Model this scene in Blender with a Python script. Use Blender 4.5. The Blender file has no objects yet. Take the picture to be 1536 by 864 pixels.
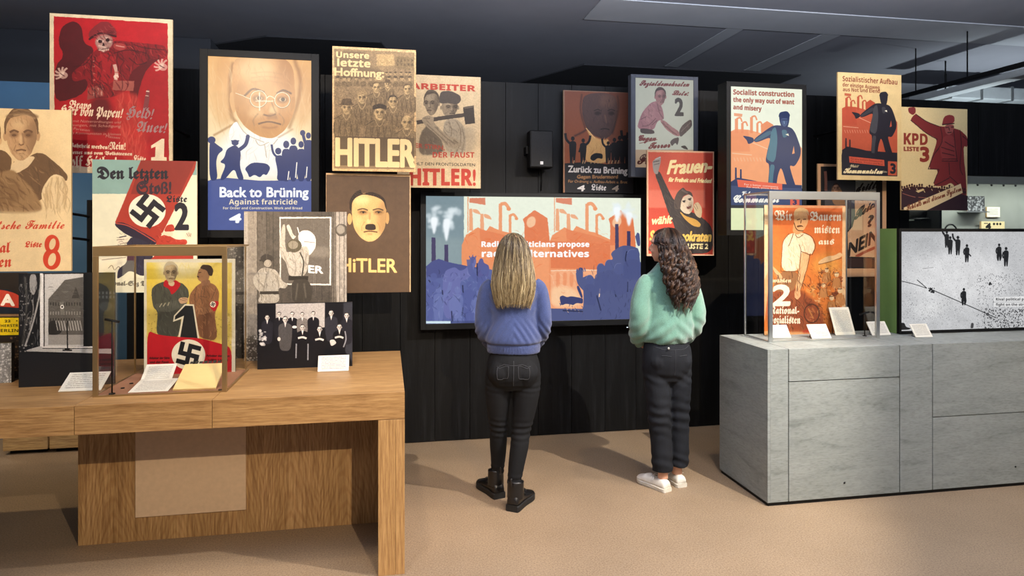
import bpy, bmesh, math, random
import numpy as np
from mathutils import Vector, Matrix, noise as mnoise

random.seed(7)
rng = np.random.default_rng(7)
SC = bpy.context.scene
COL = SC.collection

# ------------------------------------------------------------------ camera
CAMH, FPX, YAW, HOR = 1.65, 1000.0, math.radians(10.6), 350.0
cam = bpy.data.objects.new('camera', bpy.data.cameras.new('camera'))
COL.objects.link(cam)
cam.data.sensor_width = 36.0
cam.data.lens = FPX / 1536 * 36.0
cam.data.shift_y = -(432 - HOR) / 1536
cam.data.clip_start = 0.05
cam.location = (0, 0, CAMH)
cam.rotation_euler = (math.pi / 2, 0, -YAW)
SC.camera = cam

# ------------------------------------------------------------------ world, exposure
w = bpy.data.worlds.new('world'); SC.world = w; w.use_nodes = True
w.node_tree.nodes['Background'].inputs[0].default_value = (0.60, 0.72, 1.0, 1)
w.node_tree.nodes['Background'].inputs[1].default_value = 0.14
SC.view_settings.view_transform = 'Standard'
SC.view_settings.look = 'None'
SC.view_settings.exposure = 0.0
SC.view_settings.gamma = 1.0
SC.view_settings.use_curve_mapping = False
SC.cycles.max_bounces = 6
SC.cycles.transparent_max_bounces = 16

# ------------------------------------------------------------------ the museum's spots and added fill light
def spot(name, loc, aim, watts, size=60, blend=0.4, col=(1, .80, .58), rad=0.04):
    l = bpy.data.lights.new(name, 'SPOT')
    l.energy = watts; l.color = col; l.spot_size = math.radians(size); l.spot_blend = blend
    l.shadow_soft_size = rad
    o = bpy.data.objects.new(name, l); COL.objects.link(o)
    o.location = loc
    o.rotation_euler = (Vector(aim) - Vector(loc)).to_track_quat('-Z', 'Y').to_euler()
    return o
def area(name, loc, aim, watts, sx, sy, col=(1, .9, .8)):
    l = bpy.data.lights.new(name, 'AREA')
    l.energy = watts; l.color = col; l.shape = 'RECTANGLE'; l.size = sx; l.size_y = sy
    o = bpy.data.objects.new(name, l); COL.objects.link(o)
    o.location = loc
    o.rotation_euler = (Vector(aim) - Vector(loc)).to_track_quat('-Z', 'Y').to_euler()
    return o
WARM = (1, .80, .57); NEUT = (1, .90, .78); COOL = (.80, .90, 1)
area('room_fill', (0.5, -0.6, 3.2), (0.8, 4.5, 1.2), 45, 5.0, 1.2, (1, .90, .78))  # added fill behind the camera, stands for bounced light
spot('spot_visitors', (2.7, 1.9, 3.25), (1.0, 4.3, 0.3), 640, 66, .5, NEUT, .012)
spot('spot_overhead', (2.0, 3.37, 3.3), (1.65, 4.25, 0.3), 85, 60, .5, WARM, .012)
spot('spot_far_right', (5.4, 1.3, 3.25), (2.2, 4.2, 0.2), 330, 56, .5, WARM, .012)
spot('spot_floor', (1.2, 2.3, 3.3), (1.05, 4.15, 0.0), 90, 34, .9, (1, .72, .42), .02)
spot('spot_table_left', (-1.9, 2.2, 3.3), (-1.7, 4.1, .9), 85, 75, .6, WARM)
spot('spot_table_right', (-0.3, 2.5, 3.3), (-0.4, 4.2, .9), 100, 58, .5, WARM)
spot('spot_posters_left', (-1.4, 1.2, 3.3), (-1.5, 4.4, 2.1), 250, 46, .6, WARM)
spot('spot_posters_mid', (0.2, 1.6, 3.3), (0.0, 4.8, 2.2), 210, 46, .6, WARM)
spot('spot_posters_right', (3.2, 1.4, 3.3), (3.3, 4.8, 2.2), 260, 46, .6, WARM)
spot('spot_case_right', (2.2, 3.1, 3.3), (2.75, 4.1, 1.2), 40, 55, .6, WARM)
spot('spot_counter', (3.2, 1.2, 3.3), (3.0, 3.7, .5), 90, 50, .7, (.90, .95, 1.0))
spot('spot_back_left', (-3.6, 4.4, 3.2), (-3.2, 5.6, 0.4), 150, 80, .6, (1, .76, .46))
spot('spot_blue_wall', (-2.9, 4.6, 3.2), (-2.9, 6.0, 1.9), 45, 100, .7, (.92, .95, 1))
spot('spot_front_left', (0.9, -0.4, 2.7), (-.6, 3.7, .45), 420, 46, .7, WARM, .015)
area('ceiling_fill', (1.4, 1.9, 2.75), (1.4, 2.05, 3.75), 680, 5.5, .5, (.80, .86, 1.0))  # added uplight out of view, brightens the ceiling

# ------------------------------------------------------------------ photograph frame -> world
SI, CO = math.sin(YAW), math.cos(YAW)
def at(px, py, Y=None, X=None, z=None):
    u, v = (px - 768) / FPX, (HOR - py) / FPX
    dx, dy, dz = SI + u * CO, CO - u * SI, v
    if Y is not None: t = Y / dy
    elif X is not None: t = X / dx
    else: t = (z - CAMH) / dz
    return Vector((dx * t, dy * t, CAMH + dz * t))
# ------------------------------------------------------------------ object helpers
def tag(o, label=None, cat=None, group=None, kind=None):
    if label: o['label'] = label
    if cat: o['category'] = cat
    if group: o['group'] = group
    if kind: o['kind'] = kind
    return o
def thing(name, label, cat, loc=(0, 0, 0), rz=0, group=None):
    o = bpy.data.objects.new(name, None); COL.objects.link(o)
    o.empty_display_size = .05
    o.location = loc; o.rotation_euler = (0, 0, rz)
    return tag(o, label, cat, group)
def link(name, me, mat, parent=None, smooth=False):
    o = bpy.data.objects.new(name, me); COL.objects.link(o)
    if mat is not None:
        for m in (mat if isinstance(mat, (list, tuple)) else [mat]): me.materials.append(m)
    if smooth: me.polygons.foreach_set('use_smooth', [True] * len(me.polygons))
    if parent is not None: o.parent = parent
    return o
def bmobj(name, bm, mat, parent=None, smooth=False):
    me = bpy.data.meshes.new(name); bm.to_mesh(me); bm.free()
    return link(name, me, mat, parent, smooth)
def add_box(bm, x0, x1, y0, y1, z0, z1, bev=0.0, mat=0):
    b2 = bmesh.new()
    bmesh.ops.create_cube(b2, size=1)
    for v in b2.verts:
        v.co = Vector(((x0 + x1) / 2 + v.co.x * (x1 - x0), (y0 + y1) / 2 + v.co.y * (y1 - y0), (z0 + z1) / 2 + v.co.z * (z1 - z0)))
    if bev: bmesh.ops.bevel(b2, geom=b2.edges[:], offset=bev, segments=2, profile=.5, affect='EDGES')
    for f in b2.faces: f.material_index = mat
    t = bpy.data.meshes.new('t'); b2.to_mesh(t); b2.free(); bm.from_mesh(t); bpy.data.meshes.remove(t)
def box(name, x0, x1, y0, y1, z0, z1, mat, parent=None, bev=0.0, loc=True):
    """box with its origin at its own base centre"""
    c = Vector(((x0 + x1) / 2, (y0 + y1) / 2, z0))
    bm = bmesh.new(); add_box(bm, x0 - c.x, x1 - c.x, y0 - c.y, y1 - c.y, 0, z1 - z0, bev)
    o = bmobj(name, bm, mat, parent); o.location = c
    return o
def add_tube(bm, pts, r, n=8, r1=None):
    pts = [Vector(p) for p in pts]; rings = []
    for i, p in enumerate(pts):
        d = (pts[min(i + 1, len(pts) - 1)] - pts[max(i - 1, 0)]).normalized()
        a = d.orthogonal().normalized() if i == 0 else (a - d * a.dot(d)).normalized()
        b = d.cross(a)
        rr = r if r1 is None else r + (r1 - r) * i / (len(pts) - 1)
        rings.append([bm.verts.new(p + (a * math.cos(2 * math.pi * k / n) + b * math.sin(2 * math.pi * k / n)) * rr) for k in range(n)])
    for A, B in zip(rings, rings[1:]):
        for k in range(n): bm.faces.new((A[k], A[(k + 1) % n], B[(k + 1) % n], B[k]))
    bm.faces.new(rings[0][::-1]); bm.faces.new(rings[-1])
def tube(name, pts, r, mat, parent=None, n=8, smooth=True):
    bm = bmesh.new(); add_tube(bm, pts, r, n)
    return bmobj(name, bm, mat, parent, smooth)
def rel(root, x, y, z):
    return (x - root.location.x, y - root.location.y, z - root.location.z)
def relbox(name, root, x0, x1, y0, y1, z0, z1, mat, bev=0.0):
    l = root.location
    return box(name, x0 - l.x, x1 - l.x, y0 - l.y, y1 - l.y, z0 - l.z, z1 - l.z, mat, root, bev)

# ------------------------------------------------------------------ materials
def srgb(c):
    if isinstance(c, str): c = tuple(int(c[i:i + 2], 16) / 255 for i in (0, 2, 4))
    return tuple((x / 12.92 if x <= .04045 else ((x + .055) / 1.055) ** 2.4) for x in c)
class NT:
    def __init__(s, name, rough=.6, metal=0, spec=.5):
        s.m = bpy.data.materials.new(name); s.m.use_nodes = True
        s.t = s.m.node_tree; s.b = s.t.nodes['Principled BSDF']
        s.set('Roughness', rough); s.set('Metallic', metal); s.set('Specular IOR Level', spec)
    def set(s, k, v): s.b.inputs[k].default_value = v
    def n(s, ty, **kw):
        nd = s.t.nodes.new(ty)
        for k, v in kw.items():
            if k in nd.inputs: nd.inputs[k].default_value = v
            else: setattr(nd, k, v)
        return nd
    def l(s, a, b): s.t.links.new(a, b)
    def coord(s, sc=(1, 1, 1), which='Object'):
        c = s.n('ShaderNodeTexCoord'); mp = s.n('ShaderNodeMapping')
        mp.inputs['Scale'].default_value = sc
        s.l(c.outputs[which], mp.inputs[0]); return mp.outputs[0]
    def noise(s, sc, scale=(1, 1, 1), detail=4, rough=.6, dist=0, which='Object'):
        nd = s.n('ShaderNodeTexNoise'); nd.inputs['Scale'].default_value = sc
        nd.inputs['Detail'].default_value = detail; nd.inputs['Roughness'].default_value = rough
        nd.inputs['Distortion'].default_value = dist
        s.l(s.coord(scale, which), nd.inputs['Vector']); return nd.outputs['Fac']
    def ramp(s, fac, stops, out='b'):
        r = s.n('ShaderNodeValToRGB'); e = r.color_ramp.elements
        while len(e) < len(stops): e.new(.5)
        for k, (p, c) in enumerate(stops):
            e[k].position = p; e[k].color = (*srgb(c), 1)
        s.l(fac, r.inputs[0])
        return r.outputs[0]
    def mix(s, a, b, fac, mode='MIX'):
        m = s.n('ShaderNodeMix', data_type='RGBA', blend_type=mode)
        for sock, v in ((m.inputs[0], fac), (m.inputs[6], a), (m.inputs[7], b)):
            if hasattr(v, 'is_linked'): s.l(v, sock)
            elif isinstance(v, (int, float)): sock.default_value = v
            else: sock.default_value = (*srgb(v), 1)
        return m.outputs[2]
    def base(s, c):
        if hasattr(c, 'is_linked'): s.l(c, s.b.inputs['Base Color'])
        else: s.set('Base Color', (*srgb(c), 1))
        return s
    def bump(s, h, strength=.3, dist=.01):
        b = s.n('ShaderNodeBump'); b.inputs['Strength'].default_value = strength; b.inputs['Distance'].default_value = dist
        s.l(h, b.inputs['Height']); s.l(b.outputs[0], s.b.inputs['Normal']); return s
def plain(name, col, rough=.6, metal=0, spec=.5, var=.08, nsc=9, bump=.0):
    t = NT(name, rough, metal, spec)
    c = np.array(srgb(col)); n = t.noise(nsc, detail=3)
    a = tuple(np.clip(c * (1 - var), 0, 1)); b = tuple(np.clip(c * (1 + var), 0, 1))
    r = t.n('ShaderNodeValToRGB'); r.color_ramp.elements[0].position = .3; r.color_ramp.elements[1].position = .7
    r.color_ramp.elements[0].color = (*a, 1); r.color_ramp.elements[1].color = (*b, 1)
    t.l(n, r.inputs[0]); t.base(r.outputs[0])
    if bump: t.bump(t.noise(nsc * 12), bump, .003)
    return t.m
def wood(name, cols, axis='x', rough=.5, sc=1.0, cath=False):
    """fine straight grain running along one axis, with broader bands of tone"""
    t = NT(name, rough)
    st = {'x': (.06, 1, 1), 'y': (1, .06, 1), 'z': (1, 1, .05)}[axis]
    big = t.noise(9 * sc, st, 5, .65, .6); fine = t.noise(120 * sc, tuple(a if a < 1 else 1 for a in st), 5, .7)
    w1 = t.ramp(big, [(.25, cols[0]), (.5, cols[1]), (.75, cols[2])])
    col = t.mix(w1, t.ramp(fine, [(.36, '94744e'), (.60, 'ffffff')]), .62, 'MULTIPLY')
    if cath:
        # book-matched veneer leaves with arched figure
        sp = t.n('ShaderNodeSeparateXYZ'); t.l(t.coord(), sp.inputs[0])
        def mt(op, a, b=0.0):
            m = t.n('ShaderNodeMath', operation=op)
            for k, v in enumerate((a, b)):
                if hasattr(v, 'is_linked'): t.l(v, m.inputs[k])
                else: m.inputs[k].default_value = v
            return m.outputs[0]
        xl = mt('PINGPONG', sp.outputs[0], .15)
        ph = mt('ADD', mt('ADD', mt('MULTIPLY', sp.outputs[2], 1.1), mt('MULTIPLY', mt('POWER', xl, 1.4), 9.0)), mt('MULTIPLY', t.noise(5, (1, 1, .4), 3), .55))
        sn = mt('ADD', mt('MULTIPLY', mt('SINE', mt('MULTIPLY', ph, 62.0)), .5), .5)
        col = t.mix(col, t.ramp(sn, [(.05, 'c8a47c'), (.6, 'ffffff')]), .30, 'MULTIPLY')
    t.base(col); t.bump(fine, .15, .002)
    return t.m
def glass(name, tint=(1, 1, 1), mirror=.06):
    """thin clear pane: see-through with a slight surface reflection"""
    m = bpy.data.materials.new(name); m.use_nodes = True; t = m.node_tree; t.nodes.clear()
    o = t.nodes.new('ShaderNodeOutputMaterial'); mx = t.nodes.new('ShaderNodeMixShader')
    tr = t.nodes.new('ShaderNodeBsdfTransparent'); gl = t.nodes.new('ShaderNodeBsdfGlossy')
    tr.inputs[0].default_value = (*tint, 1); gl.inputs['Roughness'].default_value = .02
    lw = t.nodes.new('ShaderNodeFresnel'); lw.inputs[0].default_value = 1.35
    ml = t.nodes.new('ShaderNodeMath'); ml.operation = 'MULTIPLY'; ml.inputs[1].default_value = .15
    t.links.new(lw.outputs[0], ml.inputs[0]); t.links.new(ml.outputs[0], mx.inputs[0]); t.links.new(tr.outputs[0], mx.inputs[1]); t.links.new(gl.outputs[0], mx.inputs[2])
    t.links.new(mx.outputs[0], o.inputs[0]); return m
def emit(name, col, strength):
    t = NT(name, .4); t.base(col); t.set('Emission Color', (*srgb(col), 1)); t.set('Emission Strength', strength); return t.m

M = {}
M['black_metal'] = plain('black_metal', '0e0f10', .5, .2, spec=.3)
M['dark_frame'] = plain('dark_frame', '0b0c0d', .5, spec=.2)
M['silver'] = plain('silver', 'b9bcba', .3, .9, var=.03)
M['bronze'] = plain('bronze', '9c8158', .38, .75, var=.04)
M['card'] = plain('card', 'e9e6dc', .7, var=.02)
M['card_edge'] = plain('card_edge', 'c9a878', .7)
M['glass'] = glass('glass')
# ------------------------------------------------------------------ a small painter for the flat print on posters, photos and screens
def hexc(c): return np.array([int(c[i:i + 2], 16) / 255 for i in (0, 2, 4)], dtype=np.float32)
def crom(p, k=6, closed=True):
    p = np.asarray(p, float); n = len(p)
    if n < 3: return p
    out = []
    for i in range(n if closed else n - 1):
        if closed: a, b, c, d = p[i - 1], p[i], p[(i + 1) % n], p[(i + 2) % n]
        else: a, b, c, d = p[max(i - 1, 0)], p[i], p[i + 1], p[min(i + 2, n - 1)]
        for t in np.arange(k) / k:
            out.append(.5 * (2 * b + (c - a) * t + (2 * a - 5 * b + 4 * c - d) * t * t + (3 * b - a - 3 * c + d) * t ** 3))
    if not closed: out.append(p[-1])
    return np.array(out)
def chaikin(p, n=2, q=.2):
    p = np.asarray(p, float)
    for _ in range(n):
        r = np.roll(p, -1, 0); p = np.stack([p * (1 - q) + r * q, p * q + r * (1 - q)], 1).reshape(-1, 2)
    return p
def fill_edges(A, B, W, H):
    """even-odd coverage mask (2x supersampled) from edge lists; only the window the shape covers is worked on"""
    full = np.zeros((H, W), np.float32)
    bx0 = max(int(min(A[:, 0].min(), B[:, 0].min())) - 1, 0); by0 = max(int(min(A[:, 1].min(), B[:, 1].min())) - 1, 0)
    bx1 = min(int(max(A[:, 0].max(), B[:, 0].max())) + 2, W); by1 = min(int(max(A[:, 1].max(), B[:, 1].max())) + 2, H)
    if bx1 <= bx0 or by1 <= by0: return full
    full[by0:by1, bx0:bx1] = _fill(A - (bx0, by0), B - (bx0, by0), bx1 - bx0, by1 - by0)
    return full
def _fill(A, B, W, H):
    S = 2; m = np.zeros((H * S, W * S + 1), np.int32)
    x0, y0, x1, y1 = A[:, 0] * S, A[:, 1] * S, B[:, 0] * S, B[:, 1] * S
    for a, b, c, d in zip(x0, y0, x1, y1):
        if b == d: continue
        if b > d: a, b, c, d = c, d, a, b
        r0, r1 = max(0, math.ceil(b - .5)), min(H * S - 1, math.ceil(d - .5) - 1)
        if r1 < r0: continue
        r = np.arange(r0, r1 + 1); x = a + (r + .5 - b) * (c - a) / (d - b)
        m[r, np.clip(np.ceil(x - .5).astype(int), 0, W * S)] ^= 1
    m = (np.cumsum(m, 1) & 1)[:, :W * S].astype(np.float32)
    return m.reshape(H, S, W, S).mean((1, 3))
def blur(m, r):
    r = int(round(r))
    if r < 1: return m
    for _ in range(2):
        for ax in (0, 1):
            pad = [(0, 0), (0, 0)]; pad[ax] = (r + 1, r)
            c = np.cumsum(np.pad(m, pad, mode='edge'), axis=ax)
            n = m.shape[ax]
            m = (np.take(c, np.arange(n) + 2 * r + 1, ax) - np.take(c, np.arange(n), ax)) / (2 * r + 1)
    return m
def vnoise(W, H, cell, seed=0, oct=3):
    g = np.random.default_rng(seed); out = np.zeros((H, W), np.float32); amp = 1; tot = 0
    for o in range(oct):
        c = max(cell / 2 ** o, 1.0); gw, gh = int(W / c) + 3, int(H / c) + 3
        G = g.random((gh, gw)).astype(np.float32)
        x = np.arange(W) / c; y = np.arange(H) / c; xi = x.astype(int); yi = y.astype(int)
        fx = x - xi; fy = (y - yi)[:, None]; fx = fx * fx * (3 - 2 * fx); fy = fy * fy * (3 - 2 * fy)
        a = G[yi][:, xi] * (1 - fx) + G[yi][:, xi + 1] * fx
        b = G[yi + 1][:, xi] * (1 - fx) + G[yi + 1][:, xi + 1] * fx
        out += amp * (a * (1 - fy) + b * fy); tot += amp; amp *= .6
    return out / tot - .5
_TC = {}
FONTS = {'F': (0x1D56C, 0x1D586, None), 'S': (0x1D4D0, 0x1D4EA, None), 'B': (0x1D5D4, 0x1D5EE, 0x1D7EC)}   # black-letter, script, bold sans
def styled(s, f):
    if not f: return s
    A, a, d = FONTS[f]; o = ''
    for ch in s:
        if 'A' <= ch <= 'Z': o += chr(A + ord(ch) - 65)
        elif 'a' <= ch <= 'z': o += chr(a + ord(ch) - 97)
        elif d and '0' <= ch <= '9': o += chr(d + ord(ch) - 48)
        else: o += ch
    return o
def text_edges(s):
    if s in _TC: return _TC[s]
    cu = bpy.data.curves.new('t', 'FONT'); cu.body = s; cu.resolution_u = 3
    o = bpy.data.objects.new('t', cu); COL.objects.link(o)
    bpy.context.view_layer.update()
    me = bpy.data.meshes.new_from_object(o.evaluated_get(bpy.context.evaluated_depsgraph_get()))
    me.calc_loop_triangles()
    v = np.array([q.co[:2] for q in me.vertices]).reshape(-1, 2)
    tri = np.array([t.vertices[:] for t in me.loop_triangles]).reshape(-1, 3)
    A = v[tri].reshape(-1, 2); B = v[tri[:, [1, 2, 0]]].reshape(-1, 2)
    bpy.data.objects.remove(o); bpy.data.curves.remove(cu); bpy.data.meshes.remove(me)
    _TC[s] = (A, B, v[:, 0].min(), v[:, 0].max()); return _TC[s]

class Art:
    """print in the plane Y; shapes are given in enlarged-crop pixels (ox, oy, scale)"""
    def __init__(s, Y, x0, x1, yt, yb, crop, bg, res=3.0):
        s.Y = Y; s.crop = crop
        s.X0 = at(x0, yt, Y).x; s.X1 = at(x1, yt, Y).x
        s.Z1 = at(x0, yt, Y).z; s.Z0 = at(x0, yb, Y).z
        s.W = int((x1 - x0) * res); s.H = int(s.W * (s.Z1 - s.Z0) / (s.X1 - s.X0))
        s.c = np.ones((s.H, s.W, 3), np.float32) * hexc(bg)
        a, b = s.m([(100, 100), (101, 101)]); s.k = float((b[0] - a[0] + b[1] - a[1]) / 2)
        s.yy, s.xx = np.mgrid[0:s.H, 0:s.W].astype(np.float32)
    def m(s, pts):
        p = np.asarray(pts, float); ox, oy, sc = s.crop
        u = (ox + p[:, 0] / sc - 768) / FPX; v = (HOR - oy - p[:, 1] / sc) / FPX
        t = s.Y / (CO - u * SI); X = (SI + u * CO) * t; Z = CAMH + v * t
        return np.stack([(X - s.X0) / (s.X1 - s.X0) * s.W, (s.Z1 - Z) / (s.Z1 - s.Z0) * s.H], 1)
    def put(s, mask, col, a=1.0):
        r = np.flatnonzero(mask.any(1)); c = np.flatnonzero(mask.any(0))
        if len(r) == 0: return s
        w = (slice(r[0], r[-1] + 1), slice(c[0], c[-1] + 1))
        k = (mask[w] * a)[..., None]; s.c[w] = s.c[w] * (1 - k) + hexc(col) * k
        return s
    def warp(s, amt, cell, seed=90):
        """wobble everything drawn so far, like hand-made outlines"""
        dx = vnoise(s.W, s.H, cell * s.k, seed, 2) * amt * s.k * 2; dy = vnoise(s.W, s.H, cell * s.k, seed + 1, 2) * amt * s.k * 2
        xi = np.clip(s.xx + dx, 0, s.W - 1.001); yi = np.clip(s.yy + dy, 0, s.H - 1.001)
        x0 = xi.astype(int); y0 = yi.astype(int); fx = (xi - x0)[..., None]; fy = (yi - y0)[..., None]
        s.c = (s.c[y0, x0] * (1 - fx) + s.c[y0, x0 + 1] * fx) * (1 - fy) + (s.c[y0 + 1, x0] * (1 - fx) + s.c[y0 + 1, x0 + 1] * fx) * fy
        return s
    def hatch(s, box, n, ln, w, cols, ang=60, spread=35, a=.5, mask=None, seed=5, bow=.25, like=None):
        """drawn strokes inside a box (crop pixels), kept to a mask when one is given"""
        g = np.random.default_rng(seed); x0, y0, x1, y1 = box; k = 0; tries = 0
        if like:
            lm = np.zeros((s.H, s.W), np.float32)
            for c in like: lm = np.maximum(lm, (np.abs(s.c - hexc(c)).sum(2) < .22).astype(np.float32))
            mask = lm if mask is None else mask * lm
        while k < n and tries < n * 6:
            tries += 1; x, y = g.uniform(x0, x1), g.uniform(y0, y1)
            if mask is not None:
                q = s.m([(x, y)])[0]; qx, qy = int(q[0]), int(q[1])
                if not (0 <= qx < s.W and 0 <= qy < s.H) or mask[qy, qx] < .5: continue
            t = math.radians(ang + g.uniform(-spread, spread)); l = ln * g.uniform(.4, 1.2); dx, dy = math.cos(t) * l / 2, math.sin(t) * l / 2; b = bow * l * g.uniform(-1, 1)
            q = crom(s.m([(x - dx, y - dy), (x - dy * b / l * 2, y + dx * b / l * 2), (x + dx, y + dy)]), 3, False)
            d = np.gradient(q, axis=0); d /= np.maximum(np.linalg.norm(d, axis=1, keepdims=True), 1e-6)
            hw = (np.sin(np.linspace(.1, math.pi - .1, len(q))) * w * s.k * g.uniform(.3, .6))[:, None]
            nn = np.stack([-d[:, 1], d[:, 0]], 1) * hw; r = np.concatenate([q + nn, (q - nn)[::-1]])
            m = fill_edges(r, np.roll(r, -1, 0), s.W, s.H)
            if mask is not None: m = m * mask
            s.put(m, cols[int(g.integers(len(cols)))], a); k += 1
        return s
    def P(s, pts, col, sm=True, a=1.0, f=0, inside=None):
        q = s.m(pts)
        if sm: q = chaikin(q)
        m = fill_edges(q, np.roll(q, -1, 0), s.W, s.H)
        if f: m = blur(m, f * s.k)
        if inside is not None: m = m * inside
        s.put(m, col, a); return m
    def R(s, x0, y0, x1, y1, col, a=1.0, f=0): return s.P([(x0, y0), (x1, y0), (x1, y1), (x0, y1)], col, False, a, f)
    def E(s, cx, cy, rx, ry, col, a=1.0, f=0, rot=0, inside=None):
        t = np.arange(20) * math.pi / 10; r = math.radians(rot)
        x = rx * np.cos(t); y = ry * np.sin(t)
        return s.P(np.stack([cx + x * math.cos(r) - y * math.sin(r), cy + x * math.sin(r) + y * math.cos(r)], 1), col, True, a, f, inside)
    def L(s, pts, w, col, a=1.0, sm=True, f=0):
        q = s.m(pts)
        if sm and len(q) > 2: q = crom(q, 5, False)
        hw = w * s.k / 2
        d = np.gradient(q, axis=0) if len(q) > 2 else np.array([q[1] - q[0]] * 2)
        d /= np.maximum(np.linalg.norm(d, axis=1, keepdims=True), 1e-6)
        n = np.stack([-d[:, 1], d[:, 0]], 1) * hw
        r = np.concatenate([q + n, (q - n)[::-1]])
        m = fill_edges(r, np.roll(r, -1, 0), s.W, s.H)
        if f: m = blur(m, f * s.k)
        return s.put(m, col, a)
    def LL(s, lines, w, col, a=1.0, sm=True):
        for p in lines: s.L(p, w, col, a, sm)
        return s
    def T(s, txt, x0, y0, x1, y1, h, col, bold=0, sl=0, nib=0, a=1.0, up=None, ft=None):
        A, B, l, r = text_edges(styled(txt, ft))
        if ft: bold *= (.95 if ft == 'S' else .45); nib *= .35
        o, e, u = s.m([(x0, y0), (x1, y1), (x0 + sl * h, y0 - h) if up is None else up])
        ex = (e - o) / (r - l); ey = (u - o) / .70
        f = lambda p: o + (p[:, :1] - l) * ex + p[:, 1:] * ey
        m = fill_edges(f(A), f(B), s.W, s.H)
        rad = bold * s.k * (.9 if nib else 1)
        if rad > .3:
            k = int(math.ceil(rad)); q = m.copy()
            for dx in range(-k, k + 1):
                for dy in range(-k, k + 1):
                    if (dx or dy) and dx * dx + dy * dy <= rad * rad + .5: q = np.maximum(q, np.roll(m, (dy, dx), (0, 1)))
            m = q
        if nib:
            k = max(1, int(round(nib * s.k * .5))); q = m.copy()
            for d in range(-k, k + 1): q = np.maximum(q, np.roll(m, (-d, d), (0, 1)))
            m = q
        return s.put(m, col, a)
    def grad(s, c0, c1, y0=0, y1=1, a=1.0):
        t = np.clip((s.yy / s.H - y0) / (y1 - y0), 0, 1)[..., None]
        s.c = s.c * (1 - a) + (hexc(c0) * (1 - t) + hexc(c1) * t) * a; return s
    def tex(s, amt, cell, seed=1, mask=None, oct=3):
        n = vnoise(s.W, s.H, cell * s.k, seed, oct)[..., None] * 2 * amt
        s.c = np.clip(s.c * (1 + (n if mask is None else n * mask[..., None])), 0, 1); return s
    def speck(s, x0, y0, x1, y1, n, r, col, a=.8, seed=2):
        g = np.random.default_rng(seed)
        for i in range(n):
            x, y = g.uniform(x0, x1), g.uniform(y0, y1)
            s.blotch(x, y, r * g.uniform(.4, 1.2), col, a)
        return s
    def blotch(s, x, y, r, col, a):
        cx, cy = s.m([(x, y)])[0]; R = max(r * s.k, .8); b = int(R) + 2
        x0, x1, y0, y1 = max(int(cx) - b, 0), min(int(cx) + b, s.W), max(int(cy) - b, 0), min(int(cy) + b, s.H)
        if x1 <= x0 or y1 <= y0: return
        d = np.hypot(s.xx[y0:y1, x0:x1] - cx, s.yy[y0:y1, x0:x1] - cy)
        k = (np.clip(R + .5 - d, 0, 1) * a)[..., None]
        s.c[y0:y1, x0:x1] = s.c[y0:y1, x0:x1] * (1 - k) + hexc(col) * k
    # figures ----------------------------------------------------------
    def face(s, cx, cy, w, h, skin, dark, light, hair=None, turn=0, brow=1.0, must=False, bald=False):
        """a drawn head: oval, shaded side, brows, eyes, nose, mouth, hair"""
        hw, hh = w / 2, h / 2
        o = s.P([(cx - hw * .82, cy - hh * .55), (cx - hw * .4, cy - hh * .95), (cx + hw * .4, cy - hh * .95), (cx + hw * .85, cy - hh * .5),
                 (cx + hw * .88, cy + hh * .15), (cx + hw * .55, cy + hh * .75), (cx + hw * .12, cy + hh), (cx - hw * .2, cy + hh), (cx - hw * .62, cy + hh * .7), (cx - hw * .9, cy + hh * .1)], skin)
        s.E(cx - hw * .92, cy + hh * .02, hw * .13, hh * .2, skin); s.E(cx + hw * .93, cy + hh * .02, hw * .13, hh * .2, skin)
        s.E(cx + hw * .75, cy + hh * .1, hw * .5, hh * .8, dark, .45, w * .09, 0, o)
        s.E(cx - hw * .2, cy - hh * .45, hw * .45, hh * .25, light, .5, w * .08, 0, o)
        s.E(cx + turn, cy + hh * .78, hw * .35, hh * .15, light, .3, w * .05, 0, o)
        for sx in (-1, 1):
            ex = cx + turn + sx * hw * .40
            s.E(ex, cy - hh * .04, hw * .26, hh * .13, dark, .55, w * .03, 0, o)
            s.L([(ex - hw * .25, cy - hh * .13), (ex, cy - hh * .21), (ex + hw * .25, cy - hh * .13)], w * .05 * brow, dark, .9)
            s.E(ex, cy - hh * .01, hw * .13, hh * .05, dark, .9)
            s.L([(cx + turn * .8 + sx * hw * .3, cy + hh * .38), (cx + sx * hw * .45, cy + hh * .6)], w * .025, dark, .4)
        s.L([(cx + turn + hw * .07, cy - hh * .1), (cx + turn + hw * .13, cy + hh * .22), (cx + turn + hw * .16, cy + hh * .32)], w * .05, dark, .55, f=w * .012)
        s.L([(cx + turn - hw * .14, cy + hh * .33), (cx + turn, cy + hh * .38), (cx + turn + hw * .16, cy + hh * .33)], w * .04, dark, .8)
        s.E(cx + turn - hw * .02, cy + hh * .15, hw * .08, hh * .2, light, .5, w * .025)
        s.L([(cx + turn - hw * .28, cy + hh * .60), (cx + turn, cy + hh * .57), (cx + turn + hw * .28, cy + hh * .60)], w * .05, dark, .85)
        s.L([(cx + turn - hw * .15, cy + hh * .72), (cx + turn + hw * .15, cy + hh * .72)], w * .03, dark, .4, f=w * .01)
        if must: s.P([(cx + turn - hw * .2, cy + hh * .42), (cx + turn + hw * .2, cy + hh * .42), (cx + turn + hw * .22, cy + hh * .54), (cx + turn - hw * .22, cy + hh * .54)], must if isinstance(must, str) else dark, False)
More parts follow.
